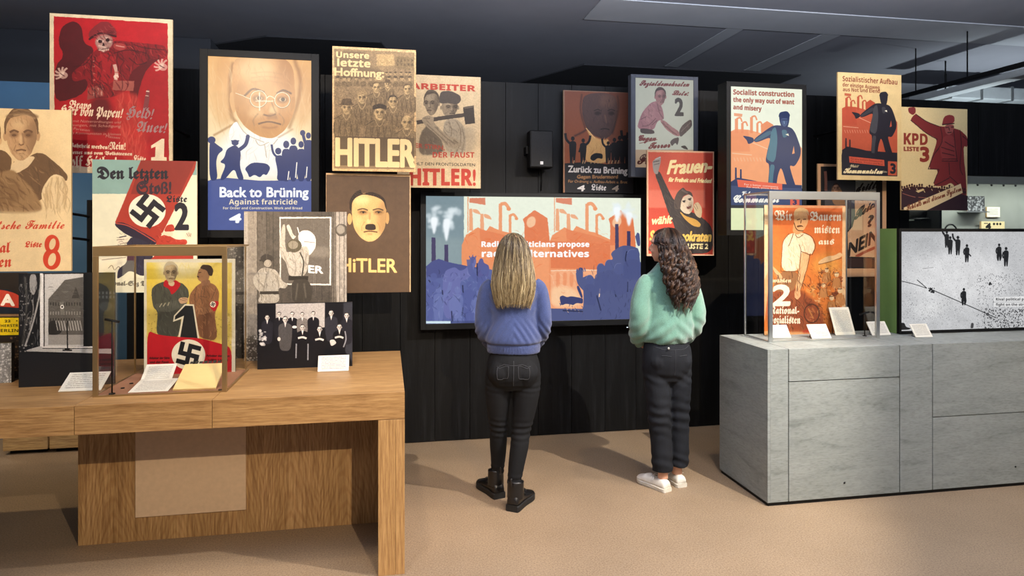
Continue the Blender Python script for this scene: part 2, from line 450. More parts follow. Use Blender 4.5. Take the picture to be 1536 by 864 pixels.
        if hair and not bald:
            s.P([(cx - hw * .98, cy - hh * .05), (cx - hw, cy - hh * .6), (cx - hw * .5, cy - hh * 1.12), (cx + hw * .3, cy - hh * 1.14), (cx + hw * .95, cy - hh * .7), (cx + hw * .97, cy - hh * .05), (cx + hw * .9, cy - hh * .05),
                 (cx + hw * .84, cy - hh * .42), (cx + hw * .62, cy - hh * .74), (cx + hw * .2, cy - hh * .84), (cx - hw * .3, cy - hh * .76), (cx - hw * .66, cy - hh * .70), (cx - hw * .86, cy - hh * .42), (cx - hw * .9, cy - hh * .05)], hair)
            s.L([(cx - hw * .5, cy - hh * .98), (cx, cy - hh * 1.04), (cx + hw * .5, cy - hh * .94)], w * .04, light, .35, f=w * .015)
        return o
    def figure(s, x, y, h, col, arm=None, a=1.0, coat=False):
        """small standing silhouette, feet at y, height h; arm in {None,'l','r','b'}"""
        u = h / 8.0
        s.E(x, y - 7.4 * u, .55 * u, .65 * u, col, a)
        s.P([(x - 1.1 * u, y - 6.3 * u), (x, y - 6.8 * u), (x + 1.1 * u, y - 6.3 * u), (x + 1.0 * u, y - 4 * u), (x + (1.3 if coat else .8) * u, y - 2 * u), (x + .6 * u, y), (x + .15 * u, y), (x, y - 2.6 * u), (x - .2 * u, y), (x - .8 * u, y), (x - (1.2 if coat else .9) * u, y - 2 * u), (x - 1.0 * u, y - 4 * u)], col, True, a)
        if arm in ('l', 'b'): s.L([(x - .9 * u, y - 6 * u), (x - 1.9 * u, y - 7.2 * u), (x - 2.2 * u, y - 9 * u)], .75 * u, col, a)
        if arm in ('r', 'b'): s.L([(x + .9 * u, y - 6 * u), (x + 1.9 * u, y - 7.2 * u), (x + 2.3 * u, y - 9 * u)], .75 * u, col, a)
        if arm is None:
            s.L([(x - 1.1 * u, y - 6 * u), (x - 1.4 * u, y - 4.6 * u), (x - 1.1 * u, y - 3.4 * u)], .6 * u, col, a)
    def hook(s, cx, cy, r, rot, col, w=.2):
        """the hooked cross printed on the historical posters"""
        c, n = math.cos(math.radians(rot)), math.sin(math.radians(rot)); t = w * r
        for k in range(4):
            q = k * math.pi / 2; cc, ss = math.cos(q), math.sin(q)
            for (x0, y0, x1, y1) in ((-t, -t, r, t), (r - 2 * t, -t, r, r)):
                P = [(x0, y0), (x1, y0), (x1, y1), (x0, y1)]
                P = [(x * cc - y * ss, x * ss + y * cc) for x, y in P]
                s.P([(cx + x * c - y * n, cy + x * n + y * c) for x, y in P], col, False)
    # output -----------------------------------------------------------
    def image(s, name):
        im = bpy.data.images.new(name, s.W, s.H)
        px = np.ones((s.H, s.W, 4), np.float32); px[..., :3] = np.clip(s.c, 0, 1)[::-1]
        im.pixels.foreach_set(px.ravel()); im.update(); im.pack(); return im
    def material(s, name, rough=.55, glow=0.0, spec=.3):
        t = NT(name, rough, 0, spec)
        n = t.n('ShaderNodeTexImage'); n.image = s.image(name); n.extension = 'EXTEND'
        uv = t.n('ShaderNodeUVMap'); t.l(uv.outputs[0], n.inputs[0])
        if glow:
            t.base('050505'); t.l(n.outputs[0], t.b.inputs['Emission Color']); t.set('Emission Strength', glow)
        else:
            t.l(n.outputs[0], t.b.inputs['Base Color'])
            t.bump(t.noise(90), .04, .002)
        return t.m
def sheet(name, art, mat, parent=None, edge=None, th=.012, origin=None):
    """a board whose front face carries the print; origin at its base centre"""
    c = Vector(((art.X0 + art.X1) / 2, art.Y, art.Z0)) if origin is None else Vector(origin)
    bm = bmesh.new(); add_box(bm, art.X0 - c.x, art.X1 - c.x, art.Y - c.y, art.Y + th - c.y, art.Z0 - c.z, art.Z1 - c.z)
    uv = bm.loops.layers.uv.new('UVMap')
    for f in bm.faces:
        front = f.normal.y < -.5 or (f.calc_center_median().y < art.Y - c.y + .001 and abs(f.normal.y) > .5)
        f.material_index = 0 if front else 1
        for l in f.loops:
            l[uv].uv = ((l.vert.co.x + c.x - art.X0) / (art.X1 - art.X0), (l.vert.co.z + c.z - art.Z0) / (art.Z1 - art.Z0))
    return bmobj(name, bm, [mat, edge or M['card_edge']], parent)
# ------------------------------------------------------------------ the setting
t = NT('floor_mat', .55, 0, .35)
t.base(t.mix(t.ramp(t.noise(2.2, detail=5), [(.3, '96826a'), (.7, 'a28d74')]), t.ramp(t.noise(110, detail=4, rough=.9), [(.38, 'b4aca2'), (.58, 'ffffff')]), .8, 'MULTIPLY'))
t.bump(t.noise(220), .12, .002); M['floor'] = t.m
t = NT('black_wood', .55, 0, .22)
g1 = t.noise(26, (1, 1, .07), 6, .7, .5); g2 = t.noise(4, (1, 1, .4), 3)
t.base(t.mix(t.ramp(g1, [(.3, '050506'), (.55, '0f1011'), (.8, '28292b')]), t.ramp(g2, [(.3, '8a8a8a'), (.7, 'ffffff')]), .7, 'MULTIPLY')); t.bump(g1, .5, .004); M['black_wood'] = t.m
M['blue_wall'] = plain('blue_wall', '3f6688', .8, var=.06, nsc=3)
M['dark_wall'] = plain('dark_wall', '34373d', .9, var=.08, nsc=2)
M['ceiling'] = plain('ceiling_paint', '85878f', .9, var=.07, nsc=1.5)
M['painted_light'] = plain('painted_light_tone', 'a4a8ae', .9, var=.06, nsc=2)  # lighter ceiling tone for the painted lit strips
M['painted_shade'] = plain('painted_shade', '2c2e33', .9)  # dark tone for shade painted on the ceiling
M['case_grey'] = plain('case_grey', '8b9089', .8, var=.05)
WALL = 5.30
def structure(name, *a, **k): return tag(box(name, *a, **k), kind='structure')
structure('floor', -9, 9, -3, 9.5, -.1, 0, M['floor'])
ceil = structure('ceiling', -9, 9, -3, 9.5, 3.45, 3.55, M['ceiling'])
structure('wall_back', -9, 9, 8.9, 9.0, 0, 3.45, M['dark_wall'])
structure('wall_left', -6.6, -6.5, -1, 8.9, 0, 3.45, M['dark_wall'])
structure('wall_blue', -6.5, -1.95, 6.0, 6.08, 0, 2.87, M['blue_wall'])
structure('trim_1', -6.5, -1.6, 6.55, 8.85, 2.95, 3.44, M['dark_wall'])          # dropped ceiling box behind the blue wall
structure('painted_light_sheet_1', 1.62, 8.5, 4.88, 5.38, 3.442, 3.4495, M['painted_light'])      # thin paler sheet painting a lit band on the ceiling
structure('painted_light_sheet_2', 2.93, 3.08, 5.39, 6.75, 3.444, 3.4495, M['painted_light'])  # this strip and the next paint light streaks on the ceiling
structure('painted_light_sheet_3', 3.86, 4.04, 5.39, 6.75, 3.444, 3.4495, M['painted_light'])
def prism(name, pts, z0, z1, mat):
    bm = bmesh.new(); lo = [bm.verts.new((x, y, z0)) for x, y in pts]; hi = [bm.verts.new((x, y, z1)) for x, y in pts]
    bm.faces.new(lo[::-1]); bm.faces.new(hi)
    for k in range(len(pts)): bm.faces.new((lo[k], lo[(k + 1) % len(pts)], hi[(k + 1) % len(pts)], hi[k]))
    return tag(bmobj(name, bm, mat), kind='structure')
prism('shade_panel_1', [(2.05, 6.81), (4.6, 6.81), (4.6, 8.8), (1.0, 8.8)], 3.435, 3.4495, M['painted_shade'])  # thin dark sheet in the outline of a ceiling shadow
prism('shade_panel_2', [(-1.08, 6.36), (-.06, 6.36), (.5, 8.8), (-1.77, 8.8), (-1.77, 6.84)], 3.435, 3.4495, M['painted_shade'])  # second sheet shaped as a shadow on the ceiling
# black plank partition with a glazed recess at its right end
RX0, RZ0, RZ1 = at(1364, 300, WALL).x, .92, at(1500, 264, WALL).z
XL, XR, WT = -1.87, 8.3, 2.87
wm = bmesh.new(); add_box(wm, XL + .004, RX0, WALL + .022, WALL + .10, 0, WT - .002); add_box(wm, RX0, XR, WALL + .022, WALL + .10, 0, RZ0); add_box(wm, RX0, XR, WALL + .022, WALL + .10, RZ1, WT - .002)
bw = tag(bmobj('wall_front', wm, M['black_wood']), kind='structure')
xs = [XL]; 
while xs[-1] < XR - .3: xs.append(xs[-1] + .28 + .012 * math.sin(len(xs) * 2.1))
xs.append(XR)
for a_, b_ in zip(xs, xs[1:]):
    off = .0015 * math.sin(a_ * 37)
    if b_ > RX0 > a_: spans = [(a_, RX0, 0, WT), (RX0, b_, 0, RZ0), (RX0, b_, RZ1, WT)]
    elif a_ >= RX0: spans = [(a_, b_, 0, RZ0), (a_, b_, RZ1, WT)]
    else: spans = [(a_, b_, 0, WT)]
    for (p, q, r, s) in spans:
        box('plank', p + .001, q - .002, WALL + off, WALL + .022, r + .004, s, M['black_wood'], bw, .0012)
# recess
cs = bmesh.new()
add_box(cs, RX0, XR, WALL + .55, WALL + .58, RZ0, RZ1); add_box(cs, RX0 - .02, RX0, WALL + .10, WALL + .58, RZ0, RZ1); add_box(cs, RX0, XR, WALL + .10, WALL + .58, RZ1, RZ1 + .02); add_box(cs, RX0, XR, WALL + .10, WALL + .58, RZ0 - .02, RZ0)
niche = tag(bmobj('wall_niche', cs, M['case_grey']), kind='structure')
box('niche_header', RX0 + .01, XR, WALL + .02, WALL + .05, RZ1 - .075, RZ1 - .003, M['case_grey'], niche)
for px in (1466, 1487, 1505, 1523):
    p = at(px, 272, WALL + .3); tube('spot_head', [(p.x, WALL + .3, RZ1), (p.x - .01, WALL + .29, RZ1 - .04), (p.x + .015, WALL + .31, RZ1 - .065)], .010, M['black_metal'], niche)
p = at(1393, 300, WALL + .2); box('niche_divider', p.x - .012, p.x + .012, WALL + .06, WALL + .54, RZ0, RZ1 - .08, M['black_metal'], niche)
nl = area('niche_strip', (6.2, WALL + .2, RZ1 - .02), (6.2, WALL + .35, 1.2), 24, 3.0, .05, (.95, 1, .93))
# lighting tracks on the ceiling
def track(px0, py0, px1, py1, z, name, label):
    a, b = at(px0, py0, z=z), at(px1, py1, z=z)
    x = (a.x + b.x) / 2
    r = thing(name, label, 'lighting track', (x, a.y, z))
    relbox('rail', r, x - .02, x + .02, b.y, a.y, z, z + .035, M['black_metal'])
    for k in (.15, .5, .85):
        y = b.y + (a.y - b.y) * k
        relbox('hanger', r, x - .004, x + .004, y - .004, y + .004, z + .035, 3.45, M['black_metal'])
    return r
track(1354, 150, 1580, 84, 3.0, 'lighting_track', 'black lighting track under the ceiling at far right above the glazed recess')
M['duct'] = plain('duct', 'aab0b2', .6)
d_ = thing('ceiling_duct', 'pale grey duct hanging beyond the top of the dark partition at right', 'duct', (5.62, 6.5, 3.14))
relbox('duct_body', d_, 5.9, 8.8, 6.3, 6.7, 3.14, 3.28, M['duct'], .01)
for k in range(7): relbox('duct_strap', d_, 6.05 + k * .4, 6.08 + k * .4, 6.29, 6.71, 3.13, 3.29, M['silver'])
for x in (6.2, 7.4): relbox('hanger', d_, x - .005, x + .005, 6.49, 6.51, 3.29, 3.45, M['black_metal'])
r2 = thing('light_batten', 'pale linear lamp beam running away under the ceiling at far right', 'lamp', (5.7, 5.6, 3.08))
relbox('batten_body', r2, 5.65, 5.8, 4.6, 6.25, 3.08, 3.14, M['duct'], .005)
for y in (4.9, 6.0): relbox('hanger', r2, 5.72, 5.73, y, y + .01, 3.14, 3.45, M['black_metal'])
spot('fill_beyond', (6.3, 5.9, 2.3), (6.3, 6.2, 3.4), 60, 140, .6, (.85, .95, 1))  # added lamp hidden behind the partition, lights duct and batten from below
# ------------------------------------------------------------------ the printed pieces
def men_row(a, xs, y, h, col, rr=.3, seed=3):
    g = np.random.default_rng(seed)
    for x in xs: a.figure(x, y + g.uniform(-rr, rr) * h * .1, h * g.uniform(.9, 1.08), col, g.choice([None, 'l', 'r']), coat=True)

def art_red():
    a = Art(4.55, 74.5, 259, 19.5, 258.5, (60, 0, 3), 'd8c39c', 2.7)
    a.P([(62, 73), (574, 105), (581, 770), (66, 742)], 'a3141b', False)
    a.P([(62, 73), (574, 105), (576, 300), (62, 280)], 'ad161e', False, .8)
    D = '3c0d12'; R = '7c1319'; W = 'd8b8a0'
    # cast shadow of the figure in the print
    a.P([(98, 118), (150, 92), (188, 118), (196, 195), (245, 215), (225, 300), (210, 420), (66, 470), (66, 300), (110, 250), (80, 190)], D, True, .85)
    a.P([(395, 210), (575, 215), (570, 250), (500, 290), (470, 330), (440, 420), (430, 520), (400, 400)], D, True, .7)
    # coat
    a.P([(235, 235), (330, 180), (420, 190), (578, 205), (574, 262), (480, 270), (400, 330), (400, 400), (330, 440), (215, 445), (215, 350), (150, 372), (140, 330), (190, 290)], R)
    a.P([(250, 250), (330, 230), (345, 300), (330, 380), (235, 385)], 'a01a20', True, .7)
    a.P([(215, 395), (285, 380), (285, 432), (212, 450)], '8f4038', False); a.P([(330, 362), (425, 365), (420, 410), (325, 405)], '9c5044', False)
    for x in (245, 262, 278): a.L([(x, 396), (x - 2, 430)], 6, 'c08a76', .8)
    a.L([(335, 290), (345, 330), (340, 360)], 16, 'c99c88'); a.E(342, 345, 12, 10, 'e0c0a8')
    for y in (275, 300, 330, 360): a.E(243, y, 5, 4, 'b86a5c')
    g_ = a.P([(235, 235), (330, 180), (420, 190), (578, 205), (574, 262), (480, 270), (400, 330), (400, 400), (330, 440), (215, 445), (215, 350), (150, 372), (140, 330), (190, 290)], R, True, .01)
    a.hatch((140, 190, 575, 440), 120, 60, 7, ['4a0f14', '3c0d12', '5a1216'], 70, 40, .55, g_, 1); a.hatch((140, 190, 575, 440), 70, 40, 5, ['b5302c', 'c04438', 'a8241f'], 60, 40, .5, g_, 2)
    # head and cap
    a.P([(215, 165), (225, 135), (270, 98), (310, 98), (345, 135), (345, 170), (290, 150), (240, 178)], '7a2024')
    a.L([(220, 178), (270, 150), (345, 165)], 9, D)
    a.P([(245, 180), (285, 155), (328, 165), (325, 205), (290, 240), (258, 225)], '8a4a42')
    for p in ([(255, 185), (275, 175)], [(285, 172), (315, 170)], [(262, 205), (300, 215)], [(300, 185), (320, 190)], [(270, 222), (290, 232)], [(285, 180), (280, 205)]): a.L(p, 8, W, .85)
    for p in ([(268, 190), (300, 200)], [(275, 225), (312, 212)], [(300, 175), (305, 195)]): a.L(p, 6, D, .9)
    a.P([(330, 195), (375, 195), (392, 215), (360, 230), (330, 215)], '9a3530'); a.L([(340, 205), (380, 212)], 5, 'd0a090', .7)
    a.E(288, 188, 40, 36, 'b89a88', .55, 3); a.E(270, 186, 9, 8, '2a0a0c'); a.E(304, 180, 9, 8, '2a0a0c'); a.P([(284, 190), (292, 206), (278, 206)], '2a0a0c', False)
    for k in range(6): a.L([(268 + k * 8, 216), (268 + k * 8, 228)], 5, 'd8b8a0', .9); 
    a.L([(262, 222), (312, 218)], 2.5, '2a0a0c')
    # hands
    for (cx, cy, sx) in ((102, 335, 1), (550, 298, -1)):
        for k in range(6):
            an = 2.4 + k * .55
            a.L([(cx, cy), (cx + 22 * math.cos(an), cy + 22 * math.sin(an)), (cx + 38 * math.cos(an + .15), cy + 34 * math.sin(an + .15))], 9, W, .8)
        a.E(cx + 4, cy + 4, 20, 16, W, .7); a.L([(cx - 12, cy - 5), (cx + 10, cy + 8)], 4, D, .8)
    for p in ([(150, 300), (200, 290), (235, 250)], [(330, 240), (400, 225), (480, 240)], [(400, 260), (440, 290), (480, 280)], [(245, 400), (250, 440)], [(420, 200), (470, 215), (560, 225)], [(235, 240), (230, 300), (235, 380)]): a.L(p, 5, D, .7)
    # legs, fading light red
    m = a.P([(330, 410), (445, 420), (470, 560), (490, 745), (380, 740), (350, 560)], 'b8322a', True, .75, 8)
    a.P([(225, 440), (320, 440), (320, 600), (220, 600)], '4a1216', True, .7, 10)
    a.P([(480, 400), (497, 405), (485, 500), (460, 500)], '7b3a3c', True, .9); a.L([(478, 410), (492, 412)], 6, W); a.L([(474, 430), (488, 432)], 4, W)
    a.hatch((340, 430, 480, 740), 60, 90, 9, ['c8483c', 'd05a4a', '9c2620'], 88, 10, .45, m, 3); a.hatch((230, 110, 345, 175), 24, 30, 5, ['4a1216', 'a04840'], 20, 40, .6, None, 4)
    a.warp(1.6, 14, 91)
    # lettering
    C = 'e6cfae'
    a.T('Bravo', 128, 486, 226, 492, 34, C, 1.2, .25, 2, ft='F'); a.T('Herr von Papen!', 84, 515, 366, 530, 42, C, 1.6, .25, 2.2, ft='F')
    a.T('Held!', 384, 524, 502, 536, 46, '9c7a78', 1.6, .3, 2.5, ft='F'); a.T('Auer!', 430, 592, 562, 598, 44, '9c7a78', 1.6, .3, 2.5, ft='F')
    for (x0, y, x1, t) in ((100, 548, 362, 'Er ist mit Notverordnungen und'), (100, 566, 362, 'Erlassungen, mit Schädigung'), (150, 584, 222, 'Parteien'), (90, 602, 362, 'die von Kommunisten in kleinen'), (295, 618, 358, 'Massen')):
        a.T(t, x0, y, x1, y + 8, 12, 'b98a78', .4, .3)
    a.T('Soll Wahrheit werden?', 70, 658, 312, 672, 18, C, .6, 0, 1.2, ft='F'); a.T('Nein!', 314, 672, 384, 674, 32, C, 1, 0, 2, ft='F')
    a.T('Unser rettet uns vom Volkstreuen', 70, 690, 415, 700, 15, C, .5, 0, 1, ft='F')
    a.T('Adolf Hitler!', 70, 752, 344, 757, 52, C, 1.8, 0, 3, ft='F'); a.T('Liste', 422, 730, 476, 732, 30, C, .8, 0, 2, ft='F')
    a.T('National-Sozialisten', 364, 756, 566, 762, 22, C, .7, 0, 1.6, ft='F')
    a.P([(500, 655), (548, 624), (560, 624), (558, 706), (570, 708), (570, 728), (500, 728), (500, 708), (518, 706), (520, 660), (500, 668)], 'e8d6b2', False)
    return a.tex(.08, 40, 1).tex(.05, 3, 2)

def art_family():
    a = Art(4.25, -75, 107, 160, 408, (0, 140, 3), 'e3c898', 2.6)
    S = '6b5138'; K = '8a6b49'
    a.E(60, 330, 230, 230, 'c7a879', .4, 40)
    # second man, left, partly beyond the picture
    a.face(-55, 210, 120, 190, 'c9a273', '5f4530', 'e5c694', '5d432c')
    a.P([(-180, 330), (-60, 250), (20, 255), (60, 300), (20, 420), (200, 540), (-220, 540)], S)
    # main man
    a.P([(60, 300), (75, 320), (180, 255), (270, 330), (306, 370), (300, 400), (240, 360), (180, 500), (140, 430), (60, 380)], S)
    a.P([(55, 320), (80, 290), (165, 280), (130, 330), (75, 362), (45, 350)], 'd8bd92')
    a.P([(182, 440), (235, 360), (290, 375), (304, 440), (296, 540), (200, 530)], 'dcc294')
    for p in ([(235, 380), (225, 440), (230, 520)], [(255, 375), (262, 430), (255, 520)], [(285, 380), (295, 430), (290, 520)], [(200, 450), (215, 500), (208, 530)]): a.L(p, 6, 'a9875a', .6, f=2)
    a.face(97, 190, 158, 225, 'b58f66', '664a35', 'd8b98a', '6a5038', turn=-2, brow=1.2)
    a.hatch((30, 100, 165, 300), 70, 40, 5, ['7d5f43', '6b4e36', 'c9a67a'], 70, 40, .18, None, 1, like=['b58f66']); a.hatch((40, 85, 180, 130), 30, 60, 5, ['4f3a28', '8a6c4c'], 5, 20, .6, None, 2, like=['6a5038', '5a4330'])
    a.hatch((-180, 260, 300, 540), 120, 60, 6, ['54402c', '7d6044', '5f4832'], 60, 30, .45, None, 3, like=['6b5138']); a.hatch((185, 380, 305, 530), 26, 90, 5, ['b99b70', 'a5855c'], 85, 12, .5, None, 4, like=['dcc294'])
    a.L([(30, 108), (60, 92), (120, 88), (172, 108)], 14, '7a5f44', .8, f=3); a.L([(60, 100), (110, 95), (160, 115)], 8, 'b79870', .6, f=2)
    # big fist / folded arms
    a.P([(-20, 360), (60, 340), (90, 380), (150, 430), (205, 540), (-20, 545)], '94744f', True, 1, 3)
    a.P([(-20, 400), (60, 380), (120, 440), (60, 500), (-20, 520)], '7b5d3e', True, .6, 8)
    for p in ([(0, 420), (50, 430), (110, 480)], [(0, 470), (60, 480), (120, 520)], [(20, 380), (60, 390), (90, 420)]): a.L(p, 5, '5f4630', .5, f=2)
    a.L([(-20, 540), (100, 545), (230, 535)], 22, 'dcc294', .8, f=8)
    a.hatch((-20, 340, 200, 540), 70, 60, 6, ['6b4e34', 'a98860', '5a402a'], 50, 25, .4, None, 5, like=['94744f', '84653f']); a.warp(1.2, 16, 92)
    O = 'c9432a'
    a.T('Die deutsche Familie', -190, 612, 288, 608, 42, O, .6, .1, 3.2, ft='S')
    a.T('Sozial', -120, 720, 45, 716, 46, O, 1.8, .1, 2.5, ft='F'); a.T('Listen', -120, 784, 50, 780, 46, O, 1.8, .1, 2.5, ft='F'); a.T('Liste', 112, 692, 186, 692, 24, O, .8, .15, 2, ft='F')
    a.E(234, 680, 34, 44, O); a.E(233, 746, 40, 48, O); a.E(236, 678, 14, 26, 'dfc394', 1, 0, 15); a.E(234, 748, 17, 30, 'dfc394', 1, 0, 15)
    return a.tex(.05, 60, 3).tex(.04, 3, 4)

def art_bruning(y=True):
    a = Art(4.60, 312, 467, 84, 345, (300, 70, 3), 'f3c98c', 3)
    a.grad('eab06a', 'fbe6bb', 0, .55); a.E(270, 480, 190, 130, 'fffaf0', 1, 30)
    m = a.E(110, 200, 60, 160, 'c07a3c', .35, 18); a.E(460, 220, 45, 140, 'c07a3c', .35, 18)
    a.L([(150, 70), (135, 150), (140, 300), (165, 340)], 14, '8a5428', .7, f=5); a.L([(425, 60), (452, 150), (440, 250), (400, 370)], 14, '8a5428', .6, f=5)
    F = a.P([(148, 60), (200, 40), (370, 44), (420, 90), (428, 200), (428, 290), (385, 375), (330, 415), (265, 405), (200, 360), (160, 300), (146, 190)], 'd3975a')
    a.P([(135, 205), (155, 205), (160, 290), (148, 300), (133, 250)], 'dba468'); a.P([(410, 225), (430, 225), (424, 275), (405, 300)], 'c88c50')
    a.E(250, 100, 90, 50, 'f0c48a', .8, 22, 0, F); a.E(390, 130, 40, 100, 'a86a34', .45, 18, 0, F); a.E(180, 260, 35, 110, 'b0743c', .45, 16, 0, F)
    a.E(300, 330, 120, 60, 'b27440', .35, 16, 0, F); a.E(330, 290, 20, 25, 'eec48c', .8, 6); a.E(250, 300, 35, 22, 'e6b880', .6, 8)
    D = '4d2c1c'
    a.L([(200, 222), (240, 190), (290, 206)], 9, D, .8, f=1); a.L([(345, 212), (375, 196), (412, 212)], 9, D, .8, f=1)
    for cx, cy, r in ((263, 235, 37), (370, 240, 34)):
        a.E(cx, cy - 2, r * .75, r * .45, '6b4028', .6, 5); a.E(cx + 2, cy - 2, 15, 9, 'd8b890'); a.E(cx + 3, cy - 3, 9, 9, '2c1812')
        t = np.linspace(0, 2 * math.pi, 24); a.L(np.stack([cx + r * np.cos(t), cy + r * np.sin(t)], 1), 4, 'e8d8b8'); a.L(np.stack([cx + (r + 3) * np.cos(t), cy + (r + 3) * np.sin(t)], 1), 1.5, D, .7)
    a.L([(298, 232), (315, 222), (336, 234)], 4, 'efe0c0'); a.L([(226, 236), (190, 220), (160, 208)], 3, 'efe0c0'); a.L([(268, 205), (268, 288)], 5, 'fff6e0', .9, f=1); a.L([(250, 245), (330, 245)], 5, 'fff6e0', .8, f=1)
    a.L([(322, 250), (338, 290), (345, 300)], 5, D, .5, f=2); a.L([(285, 305), (315, 312), (342, 303)], 7, D, .75, f=1)
    a.L([(262, 348), (310, 338), (365, 350)], 7, D, .85, f=1); a.L([(280, 362), (315, 366), (350, 360)], 7, '8d5030', .5, f=3)
    a.L([(262, 300), (240, 330), (245, 355)], 4, D, .4, f=2); a.L([(355, 300), (378, 330), (372, 355)], 4, D, .4, f=2)
    for y in (120, 140, 160): a.L([(230, y), (300, y - 6), (370, y + 4)], 3, '9a6030', .35, f=2)
    a.hatch((150, 60, 428, 410), 150, 46, 4, ['a86a38', '8d5630', 'b87a44'], 80, 35, .13, F, 1); a.hatch((150, 60, 428, 410), 70, 40, 4, ['f2cc94', 'eabd82'], 75, 35, .16, F, 2); a.hatch((40, 60, 150, 380), 30, 120, 6, ['c98a4a', 'fbe2b4'], 80, 15, .15, None, 3); a.hatch((430, 60, 497, 380), 20, 120, 6, ['c98a4a', 'fbe2b4'], 95, 15, .15, None, 4)
    a.P([(305, 300), (345, 300), (352, 330), (330, 322), (300, 330)], '8a5430', True, .5, 4)
    a.L([(60, 400), (150, 350), (170, 345)], 8, '8a5428', .6, f=3); a.L([(420, 370), (350, 410)], 6, '8a5428', .5, f=3)
    a.P([(165, 330), (200, 390), (270, 425), (330, 425), (372, 405), (378, 500), (300, 560), (200, 520), (130, 420), (130, 370)], 'fffaf0')
    for p in ([(165, 335), (210, 395), (290, 430)], [(250, 420), (270, 445), (310, 430)], [(290, 440), (300, 500)], [(350, 415), (330, 440)]): a.L(p, 4, 'b9a48c', .7)
    a.hatch((130, 380, 380, 520), 30, 60, 4, ['d8cdbc', 'b9a890'], 110, 40, .3, None, 5, like=['fffaf0']); a.warp(1.2, 14, 93)
    N = '2c3a6e'
    a.P([(43, 600), (120, 590), (300, 606), (400, 598), (497, 590), (497, 900), (43, 900)], '4d5a92', False); a.grad('3c4880', '6a78b4', .72, 1, 0)
    a.P([(30, 603), (510, 603), (510, 850), (30, 850)], '525f98', False)
    # crowd
    a.E(52, 420, 18, 16, N); a.P([(42, 410), (75, 440), (108, 462), (80, 485), (72, 520), (80, 600), (42, 605)], N)
    a.E(158, 432, 16, 13, N); a.L([(140, 424), (176, 424)], 6, N)
    a.P([(120, 460), (160, 440), (185, 470), (178, 540), (200, 600), (172, 600), (155, 545), (110, 600), (88, 600), (118, 530), (88, 520), (110, 500)], N)
    a.L([(175, 465), (205, 440), (216, 402)], 17, N); a.E(215, 405, 9, 10, N)
    a.P([(200, 548), (235, 520), (300, 525), (318, 545), (300, 580), (285, 572), (270, 590), (245, 575), (222, 590), (215, 570)], N)
    a.L([(322, 440), (330, 478), (350, 500)], 10, N); a.E(352, 470, 14, 15, N); a.P([(335, 490), (375, 488), (380, 560), (395, 604), (345, 604), (350, 560)], N)
    for x, y, s in ((388, 440, 17), (420, 425, 16), (455, 440, 15), (488, 400, 14)):
        a.E(x, y, s * .8, s, N); a.P([(x - 20, y + 20), (x + 20, y + 20), (x + 22, y + 100), (x + 14, 606), (x - 14, 606), (x - 20, y + 100)], N)
    a.L([(462, 388), (470, 420), (480, 450)], 14, N); a.E(462, 388, 12, 13, N)
    for p in ([(395, 600), (400, 560)], [(430, 590), (436, 520)], [(478, 590), (482, 540)]): a.L(p, 5, 'fff6ea')
    a.T('Back to Brüning', 90, 676, 487, 676, 44, 'ffffff', 2.6); a.T('Against fratricide', 130, 710, 438, 710, 23, 'fbe9c8', 1.5, ft='B')
    a.T('For Order and Construction, Work and Bread', 104, 732, 460, 732, 11, 'fbe9c8', .7, ft='B'); a.T('4', 132, 790, 180, 790, 36, 'ffffff', 4, .2)
    return a.tex(.03, 30, 5)

